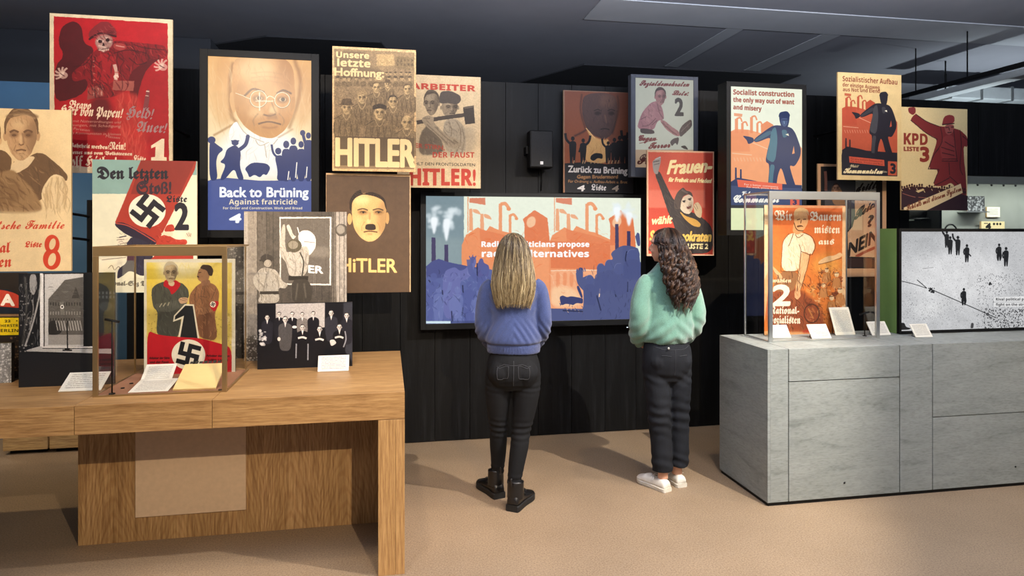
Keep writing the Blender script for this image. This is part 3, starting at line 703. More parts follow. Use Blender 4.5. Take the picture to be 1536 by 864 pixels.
def art_hope():
    a = Art(4.45, 498.5, 624, 69, 256, (490, 54, 4), 'cda874', 3.4)
    a.P([(45, 75), (525, 100), (525, 795), (45, 790)], '8d7350', False); a.P([(300, 110), (405, 108), (405, 180), (300, 180)], 'b59563', False, .8, 3)
    a.P([(410, 120), (525, 130), (525, 210), (410, 190)], '75603f', False, .6, 3)
    for x in range(420, 525, 22):
        for y in (140, 165): a.R(x, y, x + 10, y + 14, '4c3d29', .5)
    D = '3d3021'; g = np.random.default_rng(4)
    for r, (y, n, w) in enumerate(((225, 16, 22), (255, 12, 30))):
        for i in range(n):
            x = 60 + i * 470 / n + g.uniform(-8, 8)
            a.P([(x - w * .7, y + w * 1.6), (x - w * .5, y + w * .6), (x + w * .5, y + w * .6), (x + w * .7, y + w * 1.6)], '6f5a3d', True, .8); a.E(x, y, w * .33, w * .45, 'a98b5f', .9); a.E(x, y - w * .3, w * .38, w * .2, D, .8)
    def man(x, y, w, hat=None, hair=None):
        a.P([(x - w * 1.3, y + w * 3.0), (x - w * 1.25, y + w * 1.1), (x - w * .4, y + w * .62), (x + w * .4, y + w * .62), (x + w * 1.25, y + w * 1.1), (x + w * 1.3, y + w * 3.0)], '7e6747')
        for k in range(9):
            xx = x - w * 1.1 + k * w * .28; a.L([(xx, y + w * 1.2), (xx + w * .1 * (1 if k % 2 else -1), y + w * 2.0), (xx, y + w * 2.8)], 3.2, D, .6)
        a.L([(x - w * .4, y + w * .6), (x, y + w * 1.2), (x + w * .4, y + w * .6)], 4, 'bfa070', .8); a.L([(x - w * 1.25, y + w * 1.1), (x - w * .4, y + w * .62)], 3, D, .8)
        a.face(x, y, w, w * 1.35, 'bb9b6a', D, 'd6b680', hair)
        if hat == 'cap': a.P([(x - w * .6, y - w * .25), (x - w * .62, y - w * .6), (x, y - w * .82), (x + w * .62, y - w * .58), (x + w * .55, y - w * .25), (x, y - w * .38)], D)
        if hat == 'hat': a.P([(x - w * .8, y - w * .3), (x - w * .5, y - w * .42), (x - w * .42, y - w * .9), (x + w * .42, y - w * .9), (x + w * .5, y - w * .42), (x + w * .8, y - w * .28), (x, y - w * .2)], '5b4830'); 
        if hat == 'soft': a.P([(x - w * .6, y - w * .2), (x - w * .5, y - w * .7), (x + w * .3, y - w * .85), (x + w * .65, y - w * .3), (x, y - w * .35)], '9b7f56'); 
    man(365, 290, 34, 'hat'); man(300, 310, 50, None, '6a5538'); man(485, 320, 48, None, '5a4730'); man(212, 370, 58, 'soft'); man(398, 395, 56, None, D)
    man(120, 430, 62, 'hat'); man(482, 520, 68); man(318, 460, 70, 'cap')
    a.hatch((50, 180, 525, 605), 420, 26, 3, ['3d3021', '5b4830', 'b7986a', '4a3a28'], 70, 70, .4, None, 1); a.warp(1.5, 12, 94)
    a.tex(.22, 5, 6).tex(.14, 14, 7)
    C = 'e0bd84'
    a.P([(50, 600), (525, 612), (525, 792), (45, 786)], '5c4a33', False, .85); a.P([(45, 775), (525, 785), (525, 800), (45, 795)], '8d7350', False)
    a.T('HITLER', 58, 776, 525, 784, 165, 'ecc98e', 8); a.P([(470, 690), (500, 690), (527, 745), (500, 790), (480, 740)], 'ecc98e', False)
    a.P([(55, 85), (255, 98), (260, 195), (340, 205), (340, 258), (48, 245)], '6d5940', True, .8, 5)
    a.T('Unsere', 58, 128, 254, 136, 34, C, 3.2, ft='B'); a.T('letzte', 64, 180, 262, 188, 42, C, 3.6, ft='B'); a.T('Hoffnung:', 48, 236, 342, 248, 46, C, 3.2)
    return a.tex(.04, 3, 8)

def art_worker():
    a = Art(4.90, 596, 721, 110.5, 281, (610, 90, 4), 'cdb48c', 3.0)
    D = '40342a'; G = '8f816c'
    a.P([(355, 400), (410, 400), (410, 560), (200, 585), (60, 560), (60, 480)], 'a3937a', True, .5, 10)
    a.P([(75, 470), (100, 410), (160, 370), (200, 440), (230, 560), (75, 575)], '6a5c4a', True, 1, 3)
    a.P([(225, 360), (300, 350), (345, 400), (358, 480), (350, 560), (240, 560), (220, 450)], 'a5957b', True, 1, 1)
    for p in ([(300, 370), (325, 430), (320, 520)], [(330, 400), (345, 470), (335, 540)], [(250, 370), (270, 420), (262, 470)], [(285, 480), (310, 520), (300, 550)]): a.L(p, 7, '665743', .5, f=2)
    a.face(150, 260, 95, 145, '86745c', '3a2f25', 'b3a184', '4b3d30', turn=-14)
    a.face(258, 285, 110, 120, '8c7a61', '3a2f25', 'b3a184', turn=14)
    a.P([(195, 225), (205, 190), (260, 183), (320, 210), (328, 245), (300, 268), (250, 258), (197, 262)], '4a4038')
    a.L([(60, 375), (190, 352), (345, 330)], 24, '453a30'); a.P([(338, 285), (402, 272), (410, 380), (352, 386)], '3c332b', False); a.L([(345, 290), (400, 280)], 5, '6d6050')
    a.P([(85, 350), (130, 330), (165, 345), (160, 375), (225, 440), (310, 480), (325, 510), (290, 535), (240, 515), (170, 440), (110, 395)], '9d8b70')
    for p in ([(170, 400), (230, 460), (290, 505)], [(120, 385), (180, 440), (240, 495)], [(100, 350), (140, 352)], [(280, 480), (310, 500)]): a.L(p, 8, '5f5140', .5, f=2)
    a.hatch((80, 200, 350, 570), 160, 36, 4, ['52463a', '3f352b', 'a8977c', '6a5c4a'], 60, 40, .35, None, 1, like=['6a5c4a', 'a5957b', '86745c', '8c7a61', '9d8b70']); a.warp(1.5, 14, 95)
    a.tex(.10, 6, 9)
    R = 'b23a28'
    a.T('ARBEITER', 24, 172, 412, 188, 34, R, 2.6, ft='B'); a.T('DER STIRN,', 20, 522, 228, 540, 26, R, 1.5, a=.75); a.T('DER FAUST', 156, 585, 406, 586, 32, R, 2, ft='B')
    a.T('WÄHLT DEN FRONTSOLDATEN', -2, 630, 410, 638, 18, '2c2620', .7); a.T('HITLER!', 20, 750, 412, 752, 96, R, 6.5, ft='B')
    return a.tex(.05, 50, 10).tex(.04, 3, 11)

def art_head():
    a = Art(4.50, 489, 616, 259.5, 440, (480, 246, 4), 'c9a67c', 3.0)
    a.P([(38, 64), (538, 76), (538, 786), (38, 770)], '54402e', False); a.tex(.06, 30, 12)
    s = '2c2018'
    F = a.P([(190, 225), (215, 195), (260, 172), (340, 180), (385, 205), (397, 260), (398, 330), (388, 390), (355, 440), (320, 464), (280, 466), (240, 440), (208, 395), (192, 330)], 'cfa468')
    a.E(178, 330, 14, 34, 'c49a60'); a.E(404, 325, 11, 36, 'b58a54')
    a.E(380, 330, 35, 110, '8d6a42', .6, 14, 0, F); a.E(250, 215, 50, 30, 'ecc98c', .8, 14, 0, F); a.E(300, 440, 60, 22, 'e0b87a', .5, 10, 0, F); a.E(230, 350, 25, 30, 'e4bd80', .5, 10, 0, F)
    a.P([(176, 270), (178, 215), (205, 175), (245, 150), (250, 182), (310, 165), (370, 190), (392, 215), (402, 285), (392, 260), (380, 218), (330, 195), (262, 180), (215, 200), (192, 230), (188, 285)], s)
    for cx in (258, 350):
        a.E(cx, 290, 30, 14, '7a5834', .7, 5); a.L([(cx - 34, 277), (cx, 268), (cx + 30, 278)], 7, s, .8); a.L([(cx - 18, 290), (cx, 284), (cx + 18, 290)], 4, s, .9); a.E(cx + 2, 290, 7, 6, s)
    a.L([(300, 290), (297, 330), (290, 350)], 8, '8d6a42', .6, f=3); a.E(290, 345, 12, 14, 'edc88c', .7, 4)
    a.hatch((195, 190, 398, 460), 110, 34, 4, ['9c7446', 'b98e58', '8a6238'], 85, 30, .14, F, 1); a.hatch((195, 190, 330, 460), 40, 30, 4, ['e8c68a', 'f0d29a'], 85, 30, .15, F, 2); a.P([(274, 360), (332, 360), (336, 398), (270, 396)], s, True, .97); a.L([(262, 408), (300, 403), (345, 409)], 7, '5c3d24'); a.L([(285, 420), (315, 422)], 9, '9a7448', .6, f=3)
    a.L([(270, 345), (252, 375), (250, 400)], 4, '7a5834', .4, f=2); a.L([(340, 345), (358, 375), (358, 400)], 4, '7a5834', .4, f=2)
    a.hatch((178, 150, 400, 215), 40, 40, 4, ['4c3a2a', '1c1410'], 20, 30, .6, None, 3, like=['2c2018']); a.warp(1.0, 14, 96); a.tex(.04, 4, 13)
    C = 'e3b873'
    a.T('HiTLER', 120, 646, 460, 650, 82, C, 3.0)
    return a.tex(.03, 3, 14)

def art_soldiers():
    a = Art(4.23, 366, 520, 317, 541, (356, 306, 3.2), '8a8176', 3.2)
    for i, (x0, x1, c) in enumerate(((0, 30, 'a39a8c'), (30, 95, '8f8577'), (95, 140, '5f574d'), (140, 205, '544d44'), (205, 460, '4c453d'), (455, 475, '6a6156'), (475, 540, 'a1978a'))):
        a.R(x0, 20, x1, 780, c)
    for x in (95, 140, 172, 405, 440, 460, 490, 512): a.L([(x, 20), (x + 2, 780)], 3, '35302a', .7, False)
    a.tex(.15, 14, 15); a.R(30, 40, 50, 780, 'b8afa2', .6)
    a.P([(202, 62), (452, 62), (450, 390), (204, 386)], 'd9d2c4', False); a.P([(208, 70), (444, 68), (442, 382), (210, 380)], '625a50', False)
    a.tex(.05, 8, 16); a.P([(330, 210), (444, 200), (442, 260), (330, 250)], '857c70', True, .6, 6)
    a.P([(290, 150), (310, 125), (350, 128), (378, 160), (375, 210), (350, 245), (320, 240), (300, 200)], 'e3ddd0'); a.L([(320, 180), (372, 185)], 5, '9a9184'); a.L([(288, 112), (300, 150)], 5, 'e3ddd0')
    a.T('ER', 342, 328, 410, 332, 34, 'efe9dc', 2.2)
    g = 'a89f90'
    a.P([(215, 100), (232, 96), (228, 190), (240, 245), (215, 260), (200, 200)], 'b5ac9c'); a.P([(232, 105), (250, 96), (270, 150), (285, 155), (265, 175)], 'c8beae')
    a.P([(205, 215), (250, 235), (330, 195), (348, 230), (332, 345), (250, 352), (235, 280), (208, 250)], 'b3aa9b'); a.E(273, 200, 36, 32, '57503f'); a.E(268, 196, 24, 20, '8b8270'); a.L([(300, 230), (318, 280), (310, 350)], 6, '3a352c')
    for p in ([(250, 260), (280, 290), (275, 340)], [(330, 240), (325, 300)], [(225, 250), (245, 300)]): a.L(p, 5, '6d655a', .6, f=1.5)
    a.R(245, 345, 340, 365, '2f2a24'); a.P([(258, 362), (340, 358), (362, 420), (350, 475), (262, 475)], '3f3931'); a.tex(.05, 6, 17)
    for p in ([(290, 380), (280, 460)], [(320, 380), (330, 450)]): a.L(p, 6, '7d7466', .5, f=2)
    a.E(142, 262, 30, 22, '3d3730'); a.L([(106, 270), (175, 266)], 9, '3d3730'); a.E(146, 284, 18, 18, 'a59b8b')
    a.P([(75, 350), (120, 300), (190, 315), (215, 370), (245, 385), (232, 405), (195, 400), (205, 475), (95, 475), (112, 430), (78, 385)], 'aba292'); a.R(108, 418, 200, 432, '3a342c')
    for p in ([(150, 310), (135, 370), (125, 420)], [(190, 340), (200, 400)], [(95, 360), (130, 400)]): a.L(p, 5, '655d50', .6, f=1.5)
    a.E(500, 125, 30, 30, '4e473e'); a.E(496, 122, 20, 22, 'a1988a', .8, 2)
    a.P([(30, 640), (100, 620), (100, 760), (30, 760)], '4c453c', True, .8, 4); a.speck(30, 630, 100, 750, 80, 4, 'c5bcae')
    a.hatch((75, 100, 345, 475), 130, 34, 4, ['6b6357', 'cfc7b8', '7a7266'], 80, 40, .5, None, 1, like=['b3aa9b', 'aba292', 'b5ac9c']); a.hatch((0, 20, 540, 780), 160, 120, 3, ['3b352e', '6a6156', '8a8176'], 90, 2, .3, None, 2, .03, like=['8f8577', '5f574d', '544d44', '4c453d', '6a6156', 'a1978a'])
    a.warp(1.3, 12, 97)
    return a.tex(.12, 3, 18)

def art_cabinet():
    a = Art(3.955, 386, 528.5, 455.5, 555, (376, 440, 6.646), '17161a', 4.5)
    a.P([(250, 105), (740, 95), (738, 340), (250, 400)], 'b0a9a2', False, 1, 2); a.R(0, 420, 1050, 900, '121216', .9, 20)
    a.P([(925, 95), (1020, 85), (1020, 700), (925, 560)], '4a4b52', False, .6, 6)
    def man(x, y, w, c='1c1b20', seat=False):
        a.P([(x - w * 1.3, y + w * 3.2), (x - w * 1.35, y + w * 1.1), (x - w * .4, y + w * .6), (x + w * .4, y + w * .6), (x + w * 1.35, y + w * 1.1), (x + w * 1.3, y + w * 3.2), (x + w, y + w * 6), (x - w, y + w * 6)], c)
        a.P([(x - w * .22, y + w * .55), (x + w * .22, y + w * .55), (x, y + w * 1.5)], 'd8d2ca', False)
        a.face(x, y, w, w * 1.3, 'c9c0b6', '5b534c', 'f0e9df', '2a2624')
    for x, y, w, c in ((285, 215, 42, '1d1c20'), (415, 215, 44, '1a191d'), (515, 218, 42, '77706a'), (625, 210, 44, '19181c'), (165, 245, 44, '232228'), (803, 200, 48, '2e2d33'), (957, 225, 48, '232228')): man(x, y, w, c)
    man(345, 265, 52, '4a4746')
    for x, y in ((517, 345), (688, 362), (885, 340)):
        man(x, y, 50, '151418')
        a.L([(x - 45, y + 105), (x, y + 95), (x + 40, y + 108)], 20, 'cfc8be')
        a.P([(x - 60, y + 130), (x + 60, y + 130), (x + 50, y + 280), (x - 50, y + 280)], '141317', False)
    for p in ([(455, 505), (452, 650)], [(572, 505), (570, 670)], [(940, 380), (950, 460), (925, 540)]): a.L(p, 13, 'a7a6a8', .8)
    a.P([(785, 470), (830, 462), (860, 500), (800, 535)], 'c9c2b8'); a.speck(85, 370, 160, 520, 30, 14, 'c9c5c0', .7); a.E(282, 458, 16, 20, 'cfc8be'); a.E(437, 338, 24, 14, 'd8d2ca')
    return a.tex(.12, 12, 19).tex(.10, 3, 20)

def art_push():
    a = Art(4.35, 138.5, 295.5, 239, 440, (130, 230, 4), 'e4dfbf', 3.0)
    a.R(30, 130, 300, 243, '7fa39a', .9); a.R(30, 0, 660, 130, '7fa39a', .9)
    a.P([(330, 30), (660, 30), (650, 95), (420, 545), (170, 415)], 'a8392a', False); a.P([(330, 30), (660, 30), (560, 245), (265, 245)], '6a2a26', False, .45)
    a.E(363, 345, 112, 100, 'ece6cc'); a.hook(366, 345, 78, 38, '26232b', .2)
    a.P([(170, 415), (230, 415), (420, 520), (415, 548), (380, 548), (240, 490), (172, 438)], '2e2636'); a.L([(175, 420), (260, 440), (415, 532)], 7, 'b04a3c')
    for y, h in ((545, 70),):
        a.P([(240, 530), (270, 500), (340, 520), (400, 560), (390, 720), (330, 740), (260, 700), (210, 740), (180, 755), (190, 690), (240, 660), (245, 600)], '34303f')
    a.P([(180, 520), (230, 490), (270, 500), (235, 545), (180, 545)], 'e9dcc0'); a.L([(195, 505), (240, 495)], 6, '2b2430'); a.L([(180, 520), (225, 515)], 3, '5a4436'); a.L([(200, 545), (245, 535)], 3, '5a4436')
    a.P([(60, 625), (160, 620), (240, 615), (238, 660), (180, 700), (130, 705), (60, 730)], 'efe6c8'); a.LL([[(130, 690), (150, 672), (165, 700)], [(90, 640), (180, 630), (235, 625)], [(170, 700), (190, 680), (200, 690)]], 4, '6a5a46', .8)
    a.P([(430, 500), (480, 485), (540, 520), (600, 515), (605, 545), (540, 560), (420, 560), (420, 640), (620, 640), (400, 620)], 'b33c2c'); a.P([(425, 600), (640, 600), (640, 640), (380, 640)], 'a8392a', False)
    a.P([(462, 470), (480, 430), (520, 425), (530, 465), (500, 470)], 'b33c2c'); a.P([(440, 480), (480, 468), (520, 470), (515, 500), (480, 495)], 'e4cfae'); a.E(612, 492, 20, 20, 'e6d4b6'); a.LL([[(600, 480), (612, 500)], [(612, 475), (618, 498)], [(625, 480), (622, 500)]], 3, '6a4a36', .8)
    a.hatch((170, 480, 300, 550), 20, 24, 3, ['4a3a36', '8a7a66'], 20, 40, .5, None, 1, like=['e9dcc0']); a.hatch((250, 540, 400, 740), 30, 50, 5, ['1e1a26', '4a4660'], 80, 30, .5, None, 2, like=['34303f']); a.hatch((420, 430, 620, 560), 26, 30, 4, ['7c241a', 'd86a50'], 20, 50, .5, None, 3, like=['b33c2c']); a.warp(1.0, 12, 98)
    K = '27242c'
    a.T('Den letzten', 64, 152, 488, 152, 66, K, 4, 0, 2, ft='F'); a.T('Stoß!', 300, 244, 506, 242, 72, '3b2b33', 3, 0, 3, ft='F'); a.T('Liste', 478, 292, 602, 292, 36, K, 1.5, 0, 3, ft='F'); a.T('2', 534, 455, 606, 455, 156, K, 8)
    a.T('National-Soz Deutsche Arb.', 80, 792, 560, 796, 26, '5a5344', .8, 0, 2, ft='F')
    a.P([(30, 835), (660, 835), (660, 860), (30, 860)], '6f8589', False)
    return a.tex(.03, 40, 21)

def art_one():
    a = Art(3.88, 216, 353, 389, 555.5, (206, 380, 4.5), 'ddd6bb', 4.2)
    m = a.P([(62, 60), (638, 62), (636, 780), (66, 770)], 'dcc25a', False)
    a.E(250, 60, 220, 90, 'e8e0b8', .9, 40, 0, m); a.E(90, 130, 50, 90, 'e6c838', .8, 25, 0, m); a.E(590, 330, 60, 160, 'e0c040', .7, 30, 0, m); a.R(62, 380, 638, 560, 'b8a24a', .6, 15); a.speck(66, 390, 636, 600, 160, 5, '8b7a36', .5)
    G = '4a4b3e'
    a.P([(92, 240), (120, 205), (190, 180), (300, 190), (345, 235), (350, 290), (300, 320), (290, 560), (125, 545), (140, 380), (105, 350)], G)
    a.P([(140, 370), (290, 360), (285, 545), (128, 540)], '3c3d33', True, .8, 4)
    a.P([(172, 215), (185, 170), (265, 175), (300, 205), (232, 278), (215, 230)], 'b3151e'); a.P([(205, 185), (255, 185), (245, 215), (215, 212)], 'c7b48c')
    a.face(226, 128, 98, 130, 'b09a72', '4a3d2c', 'd8c69a', 'b8ad8e'); a.L([(208, 156), (228, 151), (250, 157)], 8, 'c4b48c', .9); 
    a.P([(110, 330), (200, 320), (330, 290), (340, 330), (220, 385), (130, 375)], '55564a'); a.LL([[(150, 350), (165, 325)], [(175, 345), (190, 322)], [(205, 340), (215, 318)]], 5, 'c9c2a0', .8)
    B = '8b5f3c'
    a.P([(350, 270), (400, 210), (450, 185), (520, 200), (555, 250), (545, 340), (520, 400), (545, 570), (400, 545), (395, 380), (350, 340)], B)
    a.P([(400, 390), (520, 380), (542, 575), (410, 545)], '6b452c', True, .8, 4); a.P([(380, 360), (500, 345), (530, 370), (420, 405)], '9a6d48')
    for p in ([(400, 215), (390, 290), (395, 350)], [(450, 200), (430, 270), (440, 330)], [(420, 280), (470, 285)], [(530, 230), (500, 300)], [(470, 360), (500, 420)]): a.L(p, 5, '5a3a26', .7, f=1.5)
    a.P([(488, 315), (545, 308), (552, 330), (520, 385), (490, 350)], 'b3151e'); a.E(510, 332, 20, 20, 'ece6d0'); a.hook(510, 332, 12, 40, '1a1a1a', .22)
    a.P([(412, 110), (435, 90), (480, 100), (490, 150), (470, 190), (430, 188), (408, 170), (403, 145)], 'a0754e'); a.P([(424, 95), (440, 74), (495, 78), (514, 110), (505, 150), (482, 145), (470, 112), (430, 100)], '3a2a20'); a.L([(412, 128), (430, 124)], 5, '3a2a20'); a.L([(404, 150), (416, 156)], 7, '3a2a20'); a.P([(430, 180), (490, 170), (495, 205), (430, 215)], '94694a')
    a.hatch((95, 190, 345, 545), 110, 50, 5, ['36372d', '63645a', '2c2d26'], 75, 30, .5, None, 1, like=['4a4b3e', '3c3d33', '55564a']); a.hatch((350, 200, 555, 560), 110, 44, 5, ['6a452c', 'b3835a', '573823'], 75, 35, .5, None, 2, like=['8b5f3c', '6b452c', '9a6d48']); a.hatch((180, 80, 270, 180), 24, 24, 3, ['6a553c', 'dccb9e'], 80, 30, .25, None, 3, like=['b09a72']); a.hatch((62, 60, 638, 380), 60, 90, 9, ['ecd24a', 'd0b040'], 60, 40, .15, m, 4, like=['dcc25a', 'e8e0b8', 'e4cf80']); a.hatch((405, 95, 500, 190), 20, 24, 3, ['7c5636', 'bd9068'], 80, 30, .3, None, 6, like=['a0754e'])
    a.P([(275, 300), (300, 285), (345, 290), (340, 320), (290, 330)], 'c09a74'); a.LL([[(285, 300), (330, 310)], [(300, 290), (335, 300)]], 3, '6a4a36')
    a.warp(1.1, 12, 99)
    a.P([(241, 445), (247, 405), (320, 330), (382, 332), (420, 560), (272, 560), (300, 425)], 'e0d8ba', False); a.P([(252, 432), (256, 408), (324, 340), (374, 342), (408, 560), (286, 560), (315, 405)], '1d1e1e', False)
    a.P([(66, 498), (140, 530), (300, 545), (420, 550), (540, 580), (638, 610), (636, 790), (66, 790)], 'b8141f'); a.P([(66, 700), (220, 700), (220, 792), (66, 792)], 'b8141f', False); a.P([(500, 700), (637, 700), (637, 792), (500, 792)], 'b8141f', False)
    a.E(345, 658, 115, 100, 'ece4c8'); a.hook(346, 658, 72, 14, '17181a', .21)
    for i, (t, u) in enumerate((('Arbeiter der Stirn', 'Arbeiter der Faust'), ('und der Faust', 'wählt Liste 1'), ('wählt 1', 'wie wir'))):
        y = 686 + i * 26; a.T(t, 80 + i * 6, y, 216 - i * 4, y - 1, 13, '5a0e12', .9, 0, 1); a.T(u, 466 + i * 12, y - 16 + i * 2, 622 - i * 12, y - 14 + i * 2, 13, '5a0e12', .9, 0, 1)
    a.c *= .84
    return a.tex(.03, 20, 22).tex(.04, 3, 23)

def art_castle():
    a = Art(3.71, 28, 172, 410, 582, (0, 400, 4), '1a1b1d', 4)
    a.P([(255, 45), (500, 42), (500, 478), (255, 482)], 'b8b6b2', False); a.P([(505, 42), (550, 42), (550, 500), (505, 500)], '161719', False)
    a.P([(290, 195), (390, 80), (500, 62), (500, 470), (290, 470)], '56534e', False, 1, 1); a.R(575, 44, 690, 420, '24282a')
    a.P([(430, 190), (455, 120), (480, 190)], '3c3936', False)
    for y, n in ((215, 12), (270, 12), (310, 10)):
        for i in range(n): a.R(300 + i * 16, y, 307 + i * 16, y + 20, '2a2826' if y != 270 else '8d8a84', .8)
    a.P([(290, 330), (340, 320), (380, 400), (290, 420)], '2b2927', True); a.R(290, 410, 500, 470, '8e8b86')
    for x in range(335, 480, 16): a.L([(x, 325), (x + 12, 385)], 6, 'bdbab5', .7, False)
    a.L([(370, 210), (375, 290)], 22, '6c6963', .9, False); a.E(373, 242, 11, 13, 'dedbd5'); a.E(373, 242, 6, 7, '3a3836')
    for x in range(590, 680, 22):
        for y in (150, 175): a.R(x, y, x + 12, y + 16, '5a6064', .7)
    a.E(635, 240, 40, 30, '3b4144', .7, 4); a.R(575, 400, 690, 500, '3c1e28', .8)
    a.R(240, 40, 258, 490, 'd4d2ce'); a.R(262, 40, 268, 482, '2c2b2a'); a.R(250, 480, 560, 490, 'c9c7c2'); a.P([(235, 480), (250, 480), (255, 494), (670, 494), (670, 524), (160, 510), (160, 502)], 'a8a7a3', False)
    a.R(580, 600, 690, 710, '3a4144', .8)
    a.P([(112, 40), (245, 40), (240, 130), (215, 280), (150, 500), (120, 490)], '1f1f21'); a.P([(180, 45), (215, 45), (225, 120), (200, 180), (175, 130)], 'a5a39f', True, .8); a.L([(245, 50), (238, 160), (200, 330), (150, 480)], 10, 'b3b1ac', .8)
    a.L([(150, 60), (160, 250), (135, 480)], 12, '55544f', .7, f=3); a.speck(118, 100, 200, 520, 60, 5, '9a9893', .6); a.L([(190, 200), (200, 260), (175, 380)], 7, '8b8985', .7)
    a.L([(403, 325), (405, 495)], 7, '151515'); a.L([(375, 503), (432, 503)], 9, '1c1c1c'); a.L([(388, 497), (418, 497)], 8, '1c1c1c')
    a.R(112, 526, 692, 735, '1d1e20'); a.R(580, 600, 690, 710, '3a4144', .8)
    a.hatch((295, 80, 498, 325), 90, 40, 3, ['2f2c29', '7c7973', '8d8a84'], 5, 12, .4, None, 1); a.hatch((115, 45, 240, 480), 60, 60, 4, ['0c0c0d', '5c5a57', 'a9a7a2'], 95, 14, .5, None, 2); a.warp(1.1, 10, 89)
    return a.tex(.12, 3, 24)

def art_zurueck():
    a = Art(5.24, 845, 950, 135, 289, (830, 120, 4.8), 'a98e74', 3.6)
    a.P([(82, 80), (570, 95), (570, 830), (82, 810)], '8b4a2e', False); a.grad('5a3426', 'a05a34', .05, .6, .5)
    a.R(400, 90, 580, 620, '3a2420', .35, 1)
    F = a.P([(205, 190), (215, 120), (270, 95), (380, 92), (450, 120), (465, 200), (450, 310), (425, 390), (370, 430), (290, 400), (235, 340), (210, 260)], '4a342e')
    a.E(390, 150, 60, 50, '6c4a3a', .5, 14, 0, F); a.L([(205, 100), (196, 220), (230, 350)], 10, '2c1e1c', .6, f=4); a.L([(462, 110), (468, 220), (425, 390)], 10, '2c1e1c', .6, f=4)
    for cx in (320, 418): a.E(cx, 240, 24, 14, '241816', .8, 4); a.L([(cx - 28, 222), (cx, 212), (cx + 26, 222)], 7, '201614', .7)
    a.L([(370, 250), (384, 310)], 8, '6c4a3a', .8, f=3); a.L([(340, 355), (370, 350), (405, 358)], 8, '201614', .8); a.L([(150, 405), (220, 370), (240, 350)], 12, '3a2420', .8, f=4)
    a.P([(235, 345), (290, 410), (370, 435), (395, 420), (420, 520), (380, 600), (250, 600), (200, 520), (270, 420)], 'd8a665', True, 1, 3); a.L([(236, 346), (300, 420)], 6, 'ecc080')
    a.hatch((205, 95, 465, 430), 90, 44, 5, ['2c1e1c', '5f4338', '3a2a26'], 80, 30, .4, F, 1); a.hatch((200, 420, 420, 600), 40, 60, 5, ['a87844', 'ecc080'], 100, 30, .35, None, 2); a.warp(1.2, 14, 86)
    K = '171416'
    a.P([(82, 600), (250, 590), (380, 606), (580, 596), (580, 820), (82, 812)], '1b191b', False)
    for x, y, h, arm in ((140, 602, 195, 'l'), (215, 602, 180, 'r'), (395, 602, 160, 'l'), (440, 602, 185, None), (478, 602, 200, 'r'), (515, 604, 205, 'r'), (548, 604, 215, 'l')): a.figure(x, y, h, K, arm)
    a.P([(270, 545), (300, 525), (355, 530), (355, 570), (320, 560), (290, 585), (265, 570)], K); a.L([(185, 520), (200, 470)], 12, K)
    for x in (145, 210, 225, 270, 295, 320, 400, 420, 445, 465): a.L([(x, 602), (x + 6, 578)], 7, 'c9a070', .9)
    a.T('Zurück zu Brüning', 108, 662, 532, 676, 46, 'dcd3c8', 1.6, 0, 2.2); a.T('Gegen Brudermord', 172, 708, 464, 708, 24, '9c7046', 1.2, 0, 1); a.T('Für Ordnung u. Aufbau-Arbeit u. Brot', 108, 738, 532, 745, 20, '9c7046', .8, 0, 1)
    a.T('4', 172, 795, 222, 800, 40, 'e4dcd2', 2.5, .2, 2); a.T('Liste', 274, 792, 380, 796, 40, 'e4dcd2', 1.8, 0, 2.5, ft='F'); a.T('4', 422, 800, 466, 800, 40, 'b9a48c', 2.5, .2, 2)
    return a.tex(.05, 4, 25)

def art_socdem():
    a = Art(5.0, 953, 1040, 116.5, 251, (936, 100, 4.8), 'd5d9ca', 3.6)
    R = '7c2a30'
    a.T('Sozialdemokraten', 112, 134, 466, 142, 38, R, 1.6, .25, 1.6, ft='S'); a.T('Liste:', 348, 202, 460, 208, 34, R, 1.8, .25, 1.6, ft='S'); a.T('2', 370, 350, 424, 350, 122, '2c2c34', 7)
    a.P([(95, 425), (130, 330), (190, 260), (240, 245), (275, 290), (292, 380), (240, 390), (215, 460), (110, 450)], 'a8707c')
    a.P([(150, 300), (200, 270), (230, 330), (200, 400), (130, 400)], 'c08a90', True, .6, 8); a.P([(115, 440), (215, 455), (222, 485), (120, 482)], '3e2c34')
    for p in ([(130, 430), (180, 420), (230, 370)], [(240, 260), (255, 330), (285, 375)], [(120, 380), (160, 360)], [(200, 420), (240, 385)]): a.L(p, 6, '5c3440', .7)
    a.P([(255, 385), (290, 385), (340, 430), (395, 465), (405, 500), (370, 500), (300, 450)], 'b07a7c'); a.L([(270, 400), (330, 455), (380, 490)], 8, '6c3c40', .7)
    a.face(262, 218, 82, 125, 'a87478', '4c2a30', 'd0a6a2', '3a2428', turn=10)
    a.P([(395, 465), (420, 420), (485, 372), (492, 430), (440, 480), (405, 510)], '56494a'); a.L([(410, 470), (480, 400)], 6, '8d807c', .7)
    a.P([(350, 520), (400, 505), (385, 570), (370, 545), (345, 575), (330, 545)], '50484c'); a.P([(405, 575), (440, 565), (466, 600), (430, 590)], '3a3436')
    a.hatch((100, 250, 290, 460), 60, 40, 4, ['7c4854', 'd0a0a6', '5c3440'], 60, 40, .5, None, 1, like=['a8707c', 'b07a84']); a.hatch((260, 380, 490, 590), 40, 30, 4, ['5c4040', 'b89088'], 40, 30, .5, None, 2, like=['b07a7c', '56494a', '50484c']); a.warp(1.2, 12, 87)
    a.T('Gegen', 104, 532, 228, 532, 42, R, 2.2, .2, 1.6, ft='S'); a.T('Terror', 176, 590, 330, 580, 46, R, 2.4, .25, 1.6, ft='S'); a.L([(110, 552), (240, 525)], 4, R)
    a.R(60, 598, 520, 740, 'c2a68a'); a.T('Friede!', 96, 700, 330, 700, 78, '4c2420', 3, .2, 3, ft='S')
    a.grad('d5d9ca', 'd5d9ca', 0, 1, 0)
    return a.tex(.02, 40, 26)

